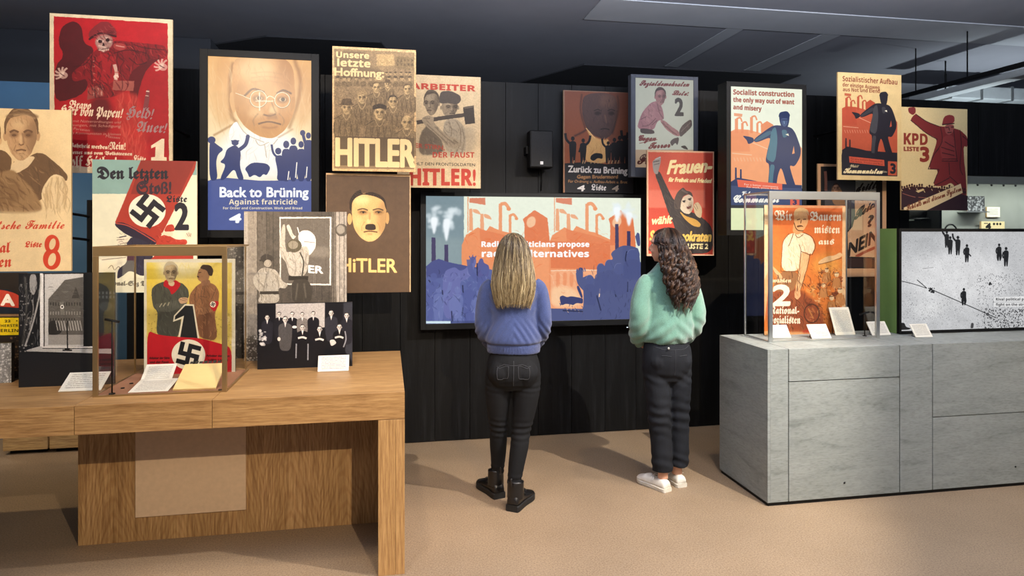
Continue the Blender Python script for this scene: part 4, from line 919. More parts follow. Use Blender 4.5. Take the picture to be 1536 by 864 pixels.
def art_women():
    a = Art(4.85, 970.5, 1071, 225, 384, (960, 216, 4.8), 'd9b08c', 3.8)
    a.P([(60, 58), (524, 66), (524, 796), (60, 790)], 'b7402c', False); a.R(60, 60, 470, 330, 'c9604a', .55, 1); a.R(60, 330, 470, 460, 'd68a72', .5, 4); a.R(470, 60, 524, 795, '9c2c1e', .5, 1)
    K = '37302e'
    a.P([(105, 215), (140, 190), (185, 290), (240, 400), (300, 460), (440, 520), (524, 600), (524, 790), (280, 790), (250, 590), (205, 500), (150, 330)], K)
    a.P([(88, 125), (125, 95), (150, 88), (150, 130), (135, 185), (128, 218), (104, 215), (92, 170)], '908880'); a.L([(95, 130), (140, 120)], 6, '4c4644'); a.L([(100, 150), (140, 140)], 5, '5c5654'); a.L([(110, 110), (150, 95)], 5, 'c5bcb0')
    a.P([(280, 480), (330, 520), (400, 540), (440, 575), (430, 600), (380, 590), (320, 540)], 'c89848')
    F = a.P([(290, 430), (310, 380), (360, 360), (385, 390), (385, 460), (360, 505), (320, 500), (290, 470)], 'd6c2a4')
    a.P([(245, 470), (245, 400), (270, 345), (310, 310), (330, 335), (370, 345), (385, 385), (350, 360), (310, 375), (295, 420), (290, 470)], '4c403a'); a.L([(300, 330), (345, 355)], 14, '6c6058', .8)
    a.L([(305, 412), (328, 406)], 7, K); a.L([(345, 398), (372, 390)], 7, K); a.E(318, 416, 9, 5, K); a.E(360, 402, 9, 5, K); a.P([(332, 450), (372, 432), (368, 462), (342, 472)], '5c2c24'); a.L([(340, 450), (366, 440)], 5, 'f0e6d4'); a.E(370, 450, 20, 40, '8c7860', .5, 8, 0, F)
    a.P([(390, 430), (420, 415), (450, 470), (440, 540), (400, 515), (385, 470)], 'cdb48c'); a.LL([[(400, 430), (418, 470)], [(388, 445), (410, 480)]], 4, '6a543c', .8)
    a.hatch((105, 190, 520, 790), 110, 60, 5, ['221d1c', '574e4a'], 60, 30, .5, None, 1, like=['37302e']); a.hatch((290, 360, 385, 505), 40, 22, 3, ['8c7860', 'efe0c4'], 70, 40, .4, F, 2); a.warp(1.2, 12, 88)
    C = 'ecd89c'
    a.T('Frauen-', 198, 214, 508, 200, 96, C, 5, .25, 4); a.T('für Freiheit und Frieden!', 205, 270, 512, 280, 30, C, 1.4, .2, 2)
    a.T('wählt', 80, 578, 226, 570, 56, C, 2.6, .2, 3); a.T('Sozialdemokraten', 70, 694, 508, 700, 70, 'e3b85a', 3.2, .15, 3); a.T('LISTE 2', 342, 752, 488, 754, 34, C, 2.6, .1)
    return a.tex(.05, 4, 27)

def builder(a, sx, sy, w, N, lit, paper=True):
    """the pointing worker shared by both construction prints; sx, sy map a 0..100 x 0..100 field"""
    q = lambda pts: [(sx(x), sy(y)) for x, y in pts]
    return q
def art_builder(a, f, O, O2, N, G, screen):
    q = lambda *pts: [f(*p) for p in pts]
    # factory (orange), in crop P coordinates mapped by f
    a.P(q((82, 300), (110, 285), (180, 290), (250, 310), (310, 280), (420, 330), (480, 400), (480, 640), (82, 640)), O, False)
    a.P(q((82, 300), (180, 290), (190, 420), (82, 420)), O2, False, .6)
    for x, y0, w_ in ((105, 225, 18), (140, 250, 14), (190, 215, 16), (225, 250, 12)): a.P(q((x, y0), (x + w_, y0), (x + w_, 310), (x, 310)), O2, False, .9); a.L(q((x + w_ / 2, y0), (x + w_ + 12, y0 - 6), (x + w_ + 22, y0 + 18)), 9, O2, .9)
    a.P(q((250, 262), (285, 238), (320, 260), (322, 320), (252, 320)), O2, False, .95); a.P(q((100, 190), (148, 196), (145, 214), (100, 208)), O2, False, .8)
    a.LL([q((200, 365), (300, 410)), q((90, 430), (200, 440))], 4, 'f4e2c4', .6)
    for k in range(10): a.L(q((100 + k * 18, 455), (108 + k * 18, 478)), 4, 'f0d0b0', .45)
    a.P(q((82, 600), (120, 575), (200, 590), (260, 605), (480, 620), (480, 790), (82, 780)), N, False)
    for x, y in ((106, 515), (134, 525)): a.P(q((x, y), (x + 9, y), (x + 10, 600), (x - 1, 600)), N, False)
    # man
    a.P(q((205, 350), (310, 268), (345, 262), (420, 275), (445, 310), (475, 400), (472, 450), (440, 510), (410, 500), (425, 560), (450, 640), (400, 640), (365, 505), (345, 560), (335, 650), (288, 650), (300, 495), (275, 480), (290, 400), (310, 330), (225, 368)), N)
    a.P(q((435, 385), (440, 430), (425, 435)), O, False)
    a.P(q((310, 290), (335, 270), (345, 350), (330, 490), (278, 465), (295, 390)), G, True, .85); a.P(q((210, 352), (300, 290), (320, 310), (228, 362)), G, True, .6); a.P(q((300, 495), (330, 498), (320, 560), (315, 650), (292, 650)), G, True, .8)
    a.P(q((150, 325), (190, 332), (210, 340), (212, 362), (180, 378), (172, 352), (155, 334)), N)
    a.P(q((352, 215), (360, 190), (400, 180), (412, 205), (408, 250), (395, 290), (372, 290), (358, 250)), N); a.P(q((350, 205), (358, 185), (398, 178), (414, 200), (412, 215), (352, 218)), N)
    if screen: a.P(q((362, 222), (404, 222), (398, 262), (380, 275), (366, 255)), '4a5e86', True, .9); a.L(q((366, 232), (402, 232)), 4, '1e2c50'); a.L(q((380, 238), (382, 255)), 4, '8fb0c8', .8)
    a.P(q((365, 290), (395, 290), (400, 330), (375, 340)), G, True, .7); a.P(q((388, 318), (404, 312), (408, 328)), 'f4ead0', False)
def art_social():
    a = Art(4.60, 1096, 1203, 129.5, 345, (1070, 116, 3.6), 'eef2dc', 4)
    f = lambda x, y: (94 + (x - 82) * (478 - 94) / (480 - 82) * 1.0, 50 + (y - 30) * .89 * 1.02 - 3)
    art_builder(a, f, 'f0a070', 'e88a5c', '22345e', '4f8290', True)
    a.R(96, 560, 480, 600, '22345e', .0); a.P([(94, 585), (480, 600), (480, 690), (94, 690)], '3a4a70', False); a.P([(128, 552), (372, 575), (372, 608), (134, 592)], 'e8674c', False)
    a.T('For a better community', 168, 582, 350, 596, 10, 'f8e8d8', .4); a.T('For work, peace, bread', 180, 596, 350, 606, 9, 'f8e8d8', .4)
    R = 'a85a48'
    a.T('Socialist construction', 108, 92, 436, 106, 26, R, 1.8, ft='B'); a.T('the only way out of want', 108, 132, 436, 146, 24, R, 1.8, ft='B'); a.T('and misery', 108, 172, 260, 182, 24, R, 1.8, ft='B')
    a.T('Vote', 152, 636, 206, 638, 24, 'f4f2e8', 1.2, .2, 1, ft='S'); a.T('Communist', 108, 674, 360, 674, 40, 'f4f2e8', 2.2, .15, 2, ft='S'); a.P([(415, 655), (465, 658), (465, 690), (415, 690)], 'd8604c', False); a.T('3', 430, 686, 450, 686, 24, '22345e', 2)
    a.R(90, 690, 490, 708, '30343c'); a.R(90, 706, 490, 850, 'e4ecbc')
    return a.tex(.02, 30, 28)
def art_aufbau():
    a = Art(4.75, 1256.5, 1352, 108, 269.5, (1246, 100, 4.8), 'd9bd86', 3.6)
    art_builder(a, lambda x, y: (x, y), 'b8553a', 'b0462e', '24212a', '4a4a4e', False)
    a.P([(78, 640), (85, 600), (480, 640), (480, 785), (80, 778)], '24212a', False, 1)
    a.P([(132, 645), (385, 672), (388, 716), (136, 690)], 'c2543c', False); a.T('Für eine bessere Gemeinschaft', 145, 668, 375, 690, 13, '6a241c', .5); a.T('Für Arbeit, Frieden und Brot', 145, 686, 375, 708, 12, '6a241c', .5)
    a.P([(412, 680), (478, 684), (476, 784), (412, 782)], 'b8553a', False); a.T('3', 432, 766, 466, 768, 68, '24212a', 4.5)
    R = '7d3324'
    a.T('Sozialistischer Aufbau', 86, 104, 480, 130, 36, R, 1.8, ft='B'); a.T('der einzige Ausweg', 86, 142, 352, 164, 26, R, 1.4, ft='B'); a.T('aus Not und Elend', 88, 176, 354, 190, 26, R, 1.4, ft='B')
    a.T('Wählt', 138, 722, 200, 726, 20, 'ecd9a8', 1, .2, 1, ft='S'); a.T('Kommunisten', 94, 764, 372, 770, 40, 'ecd9a8', 2.2, .12, 2, ft='S'); a.T('Liste', 376, 762, 406, 764, 14, 'ecd9a8', .8, ft='F')
    return a.tex(.04, 40, 29).tex(.04, 3, 30)

def art_kpd():
    a = Art(4.80, 1352, 1451, 160, 315, (1340, 150, 4.8), 'dec691', 3.6)
    R = '7a2c2c'; K = '3a1c1e'
    a.P([(105, 55), (160, 50), (162, 90), (140, 110), (110, 90)], R)
    a.P([(122, 140), (160, 95), (230, 150), (300, 185), (400, 195), (480, 215), (534, 265), (534, 340), (505, 330), (510, 440), (520, 520), (530, 700), (490, 690), (420, 590), (370, 620), (280, 620), (330, 500), (250, 495), (285, 390), (320, 280), (240, 240), (150, 165)], R)
    a.P([(350, 175), (365, 120), (400, 105), (440, 115), (440, 165), (350, 178)], '8a3434'); a.L([(352, 178), (440, 168)], 8, K); a.P([(368, 180), (438, 175), (435, 225), (405, 255), (375, 240)], '96504a'); a.LL([[(375, 200), (400, 195)], [(415, 195), (435, 195)], [(400, 200), (405, 220)], [(390, 235), (420, 232)]], 6, K)
    a.P([(360, 260), (430, 250), (455, 330), (460, 440), (350, 440), (335, 340)], '8a3a3a', True, .8)
    for p in ([(125, 145), (160, 175), (240, 240), (320, 285)], [(340, 190), (350, 300), (290, 400), (250, 500)], [(435, 215), (445, 320), (460, 440)], [(350, 440), (465, 440)], [(352, 425), (460, 425)], [(400, 450), (405, 540)], [(370, 300), (440, 340)], [(345, 340), (440, 370)], [(350, 380), (440, 400)], [(160, 100), (240, 155), (330, 190)], [(480, 215), (490, 330), (480, 480), (500, 540)], [(405, 560), (350, 590), (290, 620)], [(405, 550), (470, 610), (510, 680)], [(330, 500), (290, 600)], [(250, 495), (330, 500)], [(330, 350), (300, 380)], [(500, 260), (534, 290)]): a.L(p, 5.5, K)
    a.warp(1.2, 12, 84)
    a.T('KPD', 76, 318, 246, 324, 78, '8a3428', 5, ft='B'); a.T('LISTE', 76, 366, 184, 368, 28, '8a3428', 2.4, ft='B'); a.T('3', 196, 440, 254, 440, 100, '8a3428', 6.5)
    a.P([(58, 640), (120, 625), (300, 630), (534, 690), (534, 800), (58, 790)], '38242a', False)
    g = np.random.default_rng(5)
    for i in range(26):
        x = 62 + i * 18; y = 618 + g.uniform(-12, 14) + i * .6
        a.E(x, y, 7, 9, K); a.P([(x - 13, y + 30), (x - 9, y + 10), (x + 9, y + 10), (x + 13, y + 30)], K); 
        if i % 3 == 0: a.L([(x - 4, y + 16), (x + 4, y + 28)], 5, 'e4cf9c')
    a.P([(160, 655), (215, 638), (225, 648), (180, 668)], 'd9c08a', False); a.LL([[(66, 672), (120, 690), (160, 700)], [(180, 700), (240, 705)]], 4, 'a86a58')
    a.P([(75, 775), (485, 602), (500, 668), (240, 795), (75, 795)], 'e4c99a', False); a.T('Schluß mit diesem System', 100, 795, 492, 652, 42, '7a3a24', 1.2, .1, 1.8, up=(88, 755), ft='S')
    return a.tex(.04, 4, 31)

def art_farmers():
    a = Art(4.15, 1146.5, 1268.5, 307.5, 501, (1130, 296, 4), 'ecc08c', 4)
    m = a.P([(112, 62), (540, 66), (540, 800), (60, 795), (95, 500)], 'd8702c', False); a.P([(60, 440), (115, 62), (70, 60)], 'ecc08c', False)
    a.grad('d0592a', 'e8903c', .05, .55, .35); a.P([(62, 44), (118, 44), (100, 420), (60, 500)], 'f0cb96', False); a.P([(535, 55), (560, 55), (556, 810), (530, 805)], 'ecc08c', False)
    a.E(440, 400, 90, 60, 'f2b050', .7, 25); a.P([(90, 560), (250, 520), (400, 640), (430, 760), (420, 800), (80, 800)], '8a4428', True, .9, 10)
    K = '5a3018'
    a.P([(165, 440), (175, 260), (215, 215), (300, 210), (350, 235), (372, 290), (350, 345), (290, 320), (275, 440)], 'f0dcb4'); a.P([(240, 150), (235, 205), (260, 225), (300, 205), (300, 160)], 'd89a60')
    a.P([(245, 90), (290, 72), (325, 95), (330, 150), (300, 200), (265, 195), (243, 150)], 'e4ac72'); a.P([(240, 110), (250, 70), (290, 58), (330, 75), (335, 115), (320, 90), (280, 84), (252, 110)], 'd8b078')
    a.LL([[(262, 135), (280, 130)], [(298, 132), (316, 130)], [(288, 135), (284, 155)], [(262, 172), (285, 168), (298, 176)], [(243, 150), (262, 192), (300, 200)]], 5, K); a.L([(262, 174), (290, 172)], 8, K, .8)
    a.P([(285, 320), (340, 330), (320, 430), (285, 540), (275, 570), (250, 565), (265, 460)], 'e8b47c'); a.P([(250, 550), (280, 545), (285, 590), (262, 610), (245, 590)], 'dca470')
    a.P([(160, 440), (265, 440), (262, 500), (240, 560), (130, 560), (120, 520)], '9c6a40'); a.P([(110, 400), (160, 450), (180, 480), (140, 480)], 'e4b07c')
    for p in ([(165, 440), (172, 330), (180, 260), (215, 215)], [(300, 210), (350, 235), (372, 290), (350, 345)], [(275, 440), (285, 325), (275, 280)], [(240, 215), (225, 260), (210, 290)], [(165, 440), (270, 440)], [(285, 545), (320, 430), (342, 335)], [(262, 560), (268, 440)], [(300, 220), (270, 240), (250, 220)], [(285, 320), (345, 345)], [(250, 600), (290, 640), (320, 700)], [(230, 440), (235, 480)]): a.L(p, 4, K, .85)
    a.hatch((165, 210, 370, 440), 60, 60, 4, ['c9ab80', 'b08a5c', 'fff0d0'], 75, 30, .45, None, 1, like=['f0dcb4']); a.hatch((240, 60, 335, 200), 30, 22, 3, ['a86c3c', 'f4cc98'], 80, 30, .35, None, 2, like=['e4ac72', 'd89a60']); a.hatch((120, 440, 330, 790), 110, 60, 6, ['5a3018', 'a86c40', '3c2014'], 70, 30, .5, None, 3); a.hatch((250, 330, 335, 600), 30, 40, 4, ['b07844', 'f4cc98'], 100, 20, .45, None, 4, like=['e8b47c'])
    # turned soil, small people
    g = np.random.default_rng(8)
    for i in range(70):
        x, y = g.uniform(325, 535), g.uniform(420, 730)
        if x < 400 - (y - 420) * .1 and y < 480: continue
        a.P([(x + g.uniform(-26, 26), y + g.uniform(-22, 22)) for _ in range(5)], g.choice(['8a4420', 'c07840', 'e8b880', '6a3018', 'd89850', 'f0cc98']), True, .7)
    for i in range(40):
        x, y = g.uniform(325, 530), g.uniform(430, 740); a.L([(x, y), (x + g.uniform(-22, 22), y + g.uniform(-20, 20)), (x + g.uniform(-25, 25), y + g.uniform(-25, 25))], 4, K, .7)
    a.P([(385, 385), (440, 350), (490, 345), (520, 325), (540, 345), (500, 370), (440, 385), (400, 402)], 'eec088'); a.L([(390, 400), (450, 385), (530, 360)], 4, K, .7)
    t = np.linspace(0, 6.28, 20); a.L(np.stack([350 + 45 * np.cos(t), 690 + 55 * np.sin(t)], 1), 8, '3c2014', .7); a.L([(330, 660), (360, 720)], 9, 'd89850', .6)
    a.P([(290, 790), (420, 770), (480, 800), (300, 808)], 'b03420', True, .8, 4)
    for x, y, h in ((440, 470, 90), (500, 500, 100), (420, 560, 90), (520, 600, 110), (470, 640, 100)):
        a.E(x, y - h * .42, h * .14, h * .16, 'f0cc98'); a.P([(x - h * .3, y + h * .4), (x - h * .22, y - h * .22), (x + h * .2, y - h * .24), (x + h * .32, y + h * .4)], 'c8854a'); a.L([(x - h * .2, y - h * .2), (x - h * .3, y + h * .35)], 3, K, .8); a.L([(x + h * .2, y - h * .2), (x + h * .3, y + h * .35)], 3, K, .8); a.L([(x - h * .12, y - h * .5), (x + h * .12, y - h * .52)], 5, K, .8)
    a.hatch((325, 400, 535, 760), 120, 26, 4, ['5a3018', 'f0cc98', '8a4420'], 60, 60, .5, None, 6); a.warp(1.3, 12, 85)
    C = 'fbeccc'
    a.T('Wir', 128, 135, 232, 138, 54, C, 1.6, 0, 4, ft='F'); a.T('Bauern', 342, 138, 528, 140, 50, C, 1.6, 0, 3.6, ft='F'); a.T('misten', 366, 212, 520, 214, 46, C, 1.4, 0, 3.4, ft='F'); a.T('aus', 392, 280, 484, 280, 34, C, 1.6, 0, 3.4, ft='F')
    a.T('2', 112, 640, 216, 640, 118, C, 5, .1, 5); a.T('wählen', 115, 505, 228, 505, 22, 'f4d8ac', .8, 0, 2, ft='F')
    a.T('National-', 95, 692, 274, 692, 42, C, 1, 0, 3, ft='F'); a.T('Sozialisten', 88, 748, 282, 750, 44, C, 1, 0, 3, ft='F')
    a.c *= .86
    return a.tex(.06, 12, 32).tex(.03, 3, 33)

def art_no():
    a = Art(4.95, 1226.5, 1329.5, 245.5, 416, (1210, 236, 4.8), 'c49a74', 3.6)
    a.P([(102, 66), (545, 68), (545, 800), (102, 800)], '141417', False)
    a.P([(130, 170), (240, 165), (350, 170), (350, 420), (300, 520), (280, 560), (130, 560)], '4a4648', False, .9); a.P([(175, 200), (240, 200), (280, 330), (275, 345), (185, 345)], '8a6648', True)
    a.face(212, 222, 48, 62, 'b8876a', '4a2c22', 'dcae88', '3a2620'); a.L([(134, 100), (138, 160), (138, 240)], 22, '96604c'); a.P([(352, 165), (524, 165), (520, 315), (352, 320)], 'b8b2a8', False)
    for k in range(18): a.L([(352, 180 + k * 9), (440, 172 + k * 9), (522, 182 + k * 9)], 3, '1a1a1d', .8)
    a.P([(345, 310), (505, 315), (500, 720), (300, 715), (295, 540), (330, 500), (350, 420)], 'cda27a', False); a.P([(500, 170), (545, 170), (545, 760), (500, 760)], '1a1616', False)
    K = '241a16'
    a.T('dritte', 356, 248, 520, 218, 62, K, 3.2, .2, 3, ft='S'); a.T('Reich', 344, 452, 512, 340, 82, K, 2.4, .2, 3.2, ft='S'); a.T('?', 440, 500, 475, 490, 78, K, 4, .1, 2); a.T('NEIN!', 300, 712, 530, 590, 96, K, 4.6, .1, 3)
    a.P([(340, 712), (400, 680), (497, 635), (497, 660), (420, 690), (380, 716)], '9c4a30'); a.R(285, 725, 545, 790, '3c2420', .8); a.R(420, 725, 470, 800, '6a4634', .8)
    return a.tex(.05, 4, 34)

def art_street():
    a = Art(4.06, 1351.5, 1660, 347.5, 496.5, (1340, 330, 4.8), 'cfd0d2', 3.4)
    a.E(450, 420, 380, 200, 'ebebec', .9, 60); a.E(250, 650, 120, 60, 'f2f2f2', .7, 30); a.R(40, 60, 330, 230, 'aeb0b3', .35, 40); a.tex(.05, 60, 35).tex(.10, 4, 36)
    a.speck(60, 120, 1500, 760, 900, 2.2, '55565a', .6, 1); a.speck(600, 380, 1500, 790, 1700, 3, '3c3d40', .6, 2); a.speck(650, 640, 1500, 800, 900, 4.5, '1c1c1e', .7, 3); a.speck(60, 560, 500, 720, 250, 2.5, '55565a', .5, 4)
    K = '242527'
    a.L([(60, 440), (150, 462), (240, 492)], 4, K); a.L([(170, 430), (240, 490)], 5, K); a.L([(250, 490), (400, 555), (480, 590), (640, 660), (740, 705)], 5, K); a.speck(255, 488, 310, 520, 10, 8, K, .9); a.L([(210, 350), (290, 342)], 2, '6a6a6c')
    for x, y, h, c, arm in ((385, 200, 120, False, 'l'), (410, 248, 130, False, None), (465, 255, 140, False, 'l'), (530, 305, 130, False, None), (762, 295, 125, True, None), (812, 335, 140, False, None), (508, 615, 125, True, None)): a.figure(x, y, h, K, arm, coat=c)
    a.L([(530, 230), (560, 262)], 9, K); a.L([(360, 90), (378, 130)], 12, K); a.P([(45, 780), (52, 740), (80, 740), (90, 770), (130, 780), (110, 790), (45, 792)], K); a.P([(555, 780), (560, 740), (580, 742), (576, 780)], '4a4a4c'); a.speck(690, 450, 715, 470, 4, 9, K)
    a.P([(725, 555), (1120, 545), (1120, 625), (725, 625)], 'f4f4f4', False, .95); a.R(725, 588, 1120, 594, 'c4c5c7')
    a.T('Rival political paramilitaries', 738, 580, 1108, 578, 18, '2a2a2c', 1.0, ft='B'); a.T('fight on the streets of Berlin', 738, 618, 1108, 616, 18, '2a2a2c', 1.0, ft='B')
    return a

def art_tv():
    a = Art(5.17, 639, 961, 294, 486, (620, 280, 3.928), 'e9efdc', 3)
    a.R(60, 50, 298, 480, '7d9199'); a.R(60, 300, 298, 480, '93a4a6', .6, 20)
    O = 'ec9464'; O2 = 'e27e52'
    def factory(dx):
        a.L([(322 + dx, 60), (322 + dx, 270)], 5, O); a.P([(330 + dx, 68), (424 + dx, 66), (424 + dx, 108), (330 + dx, 92)], 'd87858', False, .9)
        for x, y in ((340, 130), (405, 160)): a.P([(x - 10 + dx, y), (x + 8 + dx, y), (x + 12 + dx, 260), (x - 12 + dx, 260)], O, False, .8); a.P([(x + 10 + dx, y), (x + 40 + dx, y + 5), (x + 60 + dx, y + 35), (x + 40 + dx, y + 30), (x + 12 + dx, y + 22)], O, True, .75)
        for x, y, r in ((515, 100, 26), (572, 165, 20)): a.P([(x - r * .45 + dx, y), (x + r * .3 + dx, y), (x + r * .3 + dx, 300), (x - r * .45 + dx, 300)], O, False, .9); a.L([(x + dx, y + 4), (x + r + dx, y), (x + r * 1.8 + dx, y + r)], r * .8, O, .9); a.E(x + r * 1.8 + dx, y + r * 1.2, r * .5, r * .4, O)
        a.P([(285 + dx, 345), (310 + dx, 285), (380 + dx, 240), (430 + dx, 262), (450 + dx, 232), (520 + dx, 262), (560 + dx, 270), (690 + dx, 330), (690 + dx, 480), (285 + dx, 480)], O, False)
        a.P([(390 + dx, 250), (560 + dx, 290), (690 + dx, 340), (690 + dx, 480), (400 + dx, 440)], O2, False, .7)
    factory(0); factory(510)
    for dx, s in ((0, 1), (505, 1.0)):
        a.P([(645 + dx, 190), (715 + dx, 138), (790 + dx, 185), (805 + dx, 330), (805 + dx, 480), (655 + dx, 480), (655 + dx, 220)], O2, False); a.E(694 + dx, 208, 26, 34, 'f6c8a0', .9, 2, 20)
    a.P([(285, 345), (1200, 345), (1200, 720), (285, 720)], O, False, 1); a.P([(690, 330), (800, 330), (800, 720), (690, 720)], 'f2a070', False, .8); a.P([(810, 320), (1160, 340), (1160, 490), (810, 480)], O2, False)
    a.P([(810, 490), (1160, 490), (1160, 720), (810, 715)], 'f6b48a', False, .8, 3); a.L([(810, 495), (1160, 490)], 5, 'fbd8b8')
    for x in range(840, 1000, 40): a.P([(x, 505), (x + 26, 505), (x + 22, 590), (x + 2, 590)], 'e88a5c', True, .6, 2)
    a.P([(810, 580), (960, 600), (1000, 700), (810, 712)], 'fbd0a4', True, .8, 8); a.hatch((300, 240, 1160, 480), 120, 50, 6, ['e2602c', 'f49c64', 'e8703c'], 10, 60, .3, None, 1); a.hatch((300, 500, 1160, 720), 120, 50, 7, ['f8b88c', 'e88a5c', 'fbd8b8'], 30, 60, .35, None, 2); a.warp(1.5, 12, 83); a.tex(.02, 14, 37)
    for x, y in ((105, 175), (150, 150), (215, 160), (190, 190), (120, 210), (200, 230), (240, 150), (1190, 110), (1260, 120), (1275, 160), (1195, 150)):
        for k in range(5): a.E(x + rng.uniform(-28, 28), y + rng.uniform(-30, 30), rng.uniform(8, 26), rng.uniform(8, 22), 'e8f2f6', .55, 6)
    for x, y0, y1 in ((122, 180, 278), (195, 190, 320), (1200, 120, 210), (1270, 150, 232)): a.P([(x - 24, y0), (x + 26, y0), (x + 6, y1), (x - 6, y1)], 'f6fcff', True, .95, 4)
    N = '4b5288'; N2 = '3c4270'; N3 = '5f6ba2'
    for x, y, w_ in ((120, 300, 13), (195, 342, 12)): a.P([(x - w_, y), (x + w_ * .8, y), (x + w_, 480), (x - w_, 480)], '453f63', False)
    for x, y, w_ in ((1200, 220, 11), (1270, 262, 11)): a.P([(x - w_, y), (x + w_ * .8, y), (x + w_, 380), (x - w_, 380)], '423c60', False)
    a.P([(75, 470), (110, 440), (150, 425), (210, 445), (330, 470), (420, 480), (500, 500), (520, 850), (75, 850)], N, False); a.P([(60, 520), (150, 545), (250, 500), (330, 480), (470, 480), (560, 640), (560, 850), (60, 850)], N3, True, .8, 3)
    a.P([(180, 500), (240, 470), (280, 500), (310, 480), (340, 450), (335, 420), (352, 408), (372, 430), (368, 460), (330, 540), (270, 560), (290, 640), (280, 780), (180, 780), (170, 620)], '6a6fa8')
    a.L([(345, 450), (352, 412)], 20, '5a5c94'); a.LL([[(338, 430), (330, 408)], [(350, 425), (350, 402)], [(362, 430), (368, 408)]], 6, '5a5c94'); a.P([(375, 460), (395, 420), (410, 425), (415, 450), (450, 465), (440, 540), (370, 540)], '5a5c94')
    for p in ([(290, 580), (295, 640)], [(270, 660), (290, 700), (285, 760)], [(170, 610), (175, 650)], [(90, 550), (110, 580)], [(225, 730), (230, 790)], [(375, 450), (378, 560)]): a.L(p, 8, '262a48', .8)
    for x, y, h, arm in ((120, 800, 290, None), (420, 800, 330, 'l'), (500, 800, 300, None), (330, 820, 260, None)): a.figure(x, y, h, '565f98', arm, .85)
    for x, y, h, arm in ((150, 830, 240, 'r'), (260, 840, 250, None), (385, 840, 230, None)): a.figure(x, y, h, '6f7ab0', arm, .7)
    a.hatch((75, 500, 520, 800), 150, 34, 6, ['3a4274', '7c87b8', '262a48', '8d97c4'], 90, 60, .35, None, 4); a.warp(1.3, 12, 82)
    a.P([(75, 790), (520, 790), (520, 812), (75, 812)], '20264a', False, .3)
    N = '525a86'
    a.P([(965, 500), (985, 480), (990, 540), (1020, 525), (1040, 520), (1065, 540), (1080, 560), (1082, 470), (1105, 455), (1130, 470), (1135, 435), (1180, 430), (1160, 390), (1230, 345), (1290, 350), (1338, 370), (1338, 800), (810, 800), (810, 745), (860, 740), (1000, 742), (1005, 620), (985, 560)], N, True)
    a.P([(1320, 350), (1308, 290), (1322, 268), (1334, 280), (1338, 350)], N); a.E(985, 490, 13, 14, N2); a.P([(960, 590), (975, 580), (1000, 650), (990, 660)], N2); a.P([(860, 650), (880, 640), (905, 652), (930, 645), (985, 655), (1000, 660), (1000, 690), (960, 685), (940, 700), (900, 688), (872, 702)], N2); a.P([(500, 715), (1020, 720), (1020, 815), (500, 815)], N, False); a.hatch((860, 690, 1000, 745), 20, 26, 5, [N2, 'f2c8a0'], 70, 30, .8, None, 5)
    for x, y, h, arm in ((1040, 800, 260, 'l'), (1110, 800, 330, None), (1165, 800, 350, 'r'), (1240, 800, 400, None), (1305, 800, 430, 'r')): a.figure(x, y, h, '525a86', arm, 1)
    a.hatch((1020, 480, 1338, 800), 90, 40, 6, ['3a4066', '5a6290', '272c4a'], 95, 30, .35, None, 6)
    for p in ([(1258, 380), (1250, 430), (1265, 470)], [(1170, 560), (1195, 650)], [(1262, 560), (1262, 620)], [(1080, 640), (1105, 730)], [(1045, 620), (1050, 650)], [(1160, 440), (1180, 480)], [(880, 730), (1000, 735)]): a.L(p, 8, '272c4a', .85)
    a.L([(1100, 600), (1095, 650)], 7, 'f6d0b0')
    for x, y, rx, ry in ((1040, 548, 24, 28), (1105, 480, 24, 28), (1156, 462, 28, 32), (1212, 486, 30, 34), (1292, 400, 34, 30)):
        a.E(x, y, rx, ry, '515a8a', .9); a.L([(x - rx, y - 4), (x - rx * .5, y - ry * .9), (x + rx * .4, y - ry)], 3, '8088b4', .6)
        a.P([(x - rx * 1.5, y + 150), (x - rx * 1.6, y + ry * 1.6), (x - rx * .5, y + ry * .9), (x + rx * .6, y + ry * .9), (x + rx * 1.7, y + ry * 1.7), (x + rx * 1.6, y + 150)], '4d5584', True, .8)
    for x in (1008, 1018, 1028): a.L([(x - 14, 500), (x - 24 + (x - 1018) * .4, 478)], 5, '525a86')
    a.P([(958, 498), (966, 478), (974, 500), (982, 476), (990, 500), (1000, 492), (1000, 560), (1012, 600), (985, 600), (968, 540)], '525a86')
    for x, y in ((1310, 290), (1320, 272), (1330, 280)): a.L([(1320, 330), (x, y)], 8, '525a86')
    a.R(1320, 680, 1400, 815, '525a86'); a.T('Radical politicians propose', 402, 354, 1036, 354, 30, 'ffffff', 2.4, ft='B'); a.T('radical alternatives', 404, 414, 1034, 414, 38, 'ffffff', 3.4, ft='B')
    a.R(75, 792, 220, 806, 'cfe4ee')
    return a

def art_signs():
    a = Art(3.95, -90, 40, 410, 575, (0, 400, 4), '2c2620', 3)
    a.R(-400, 0, 200, 160, '3d6a8a', .0)
    a.P([(-300, 130), (60, 140), (120, 185), (130, 285), (-300, 285)], '20262e', False); a.P([(-300, 135), (0, 138), (90, 160), (130, 190), (130, 255), (40, 245), (-300, 235)], 'b8402c'); a.T('A', 8, 234, 84, 237, 66, 'efe6d0', 5)
    a.R(-400, 290, 200, 305, '8a6a48'); a.R(-400, 305, 200, 424, '1a1812'); a.P([(-300, 312), (114, 312), (114, 418), (-300, 424)], 'e8c81c', False)
    K = '2c280e'
    a.T('22   •', 28, 340, 106, 338, 14, K, 1.2); a.T('LUTHERSTR', -50, 370, 110, 368, 16, K, 1.4, ft='B'); a.T('BERLIN', -22, 400, 110, 400, 18, K, 1.4, ft='B')
    a.R(-400, 424, 200, 700, '2b241e'); a.speck(60, 430, 120, 640, 40, 6, '8a6a48', .6)
    return a.tex(.06, 6, 39)
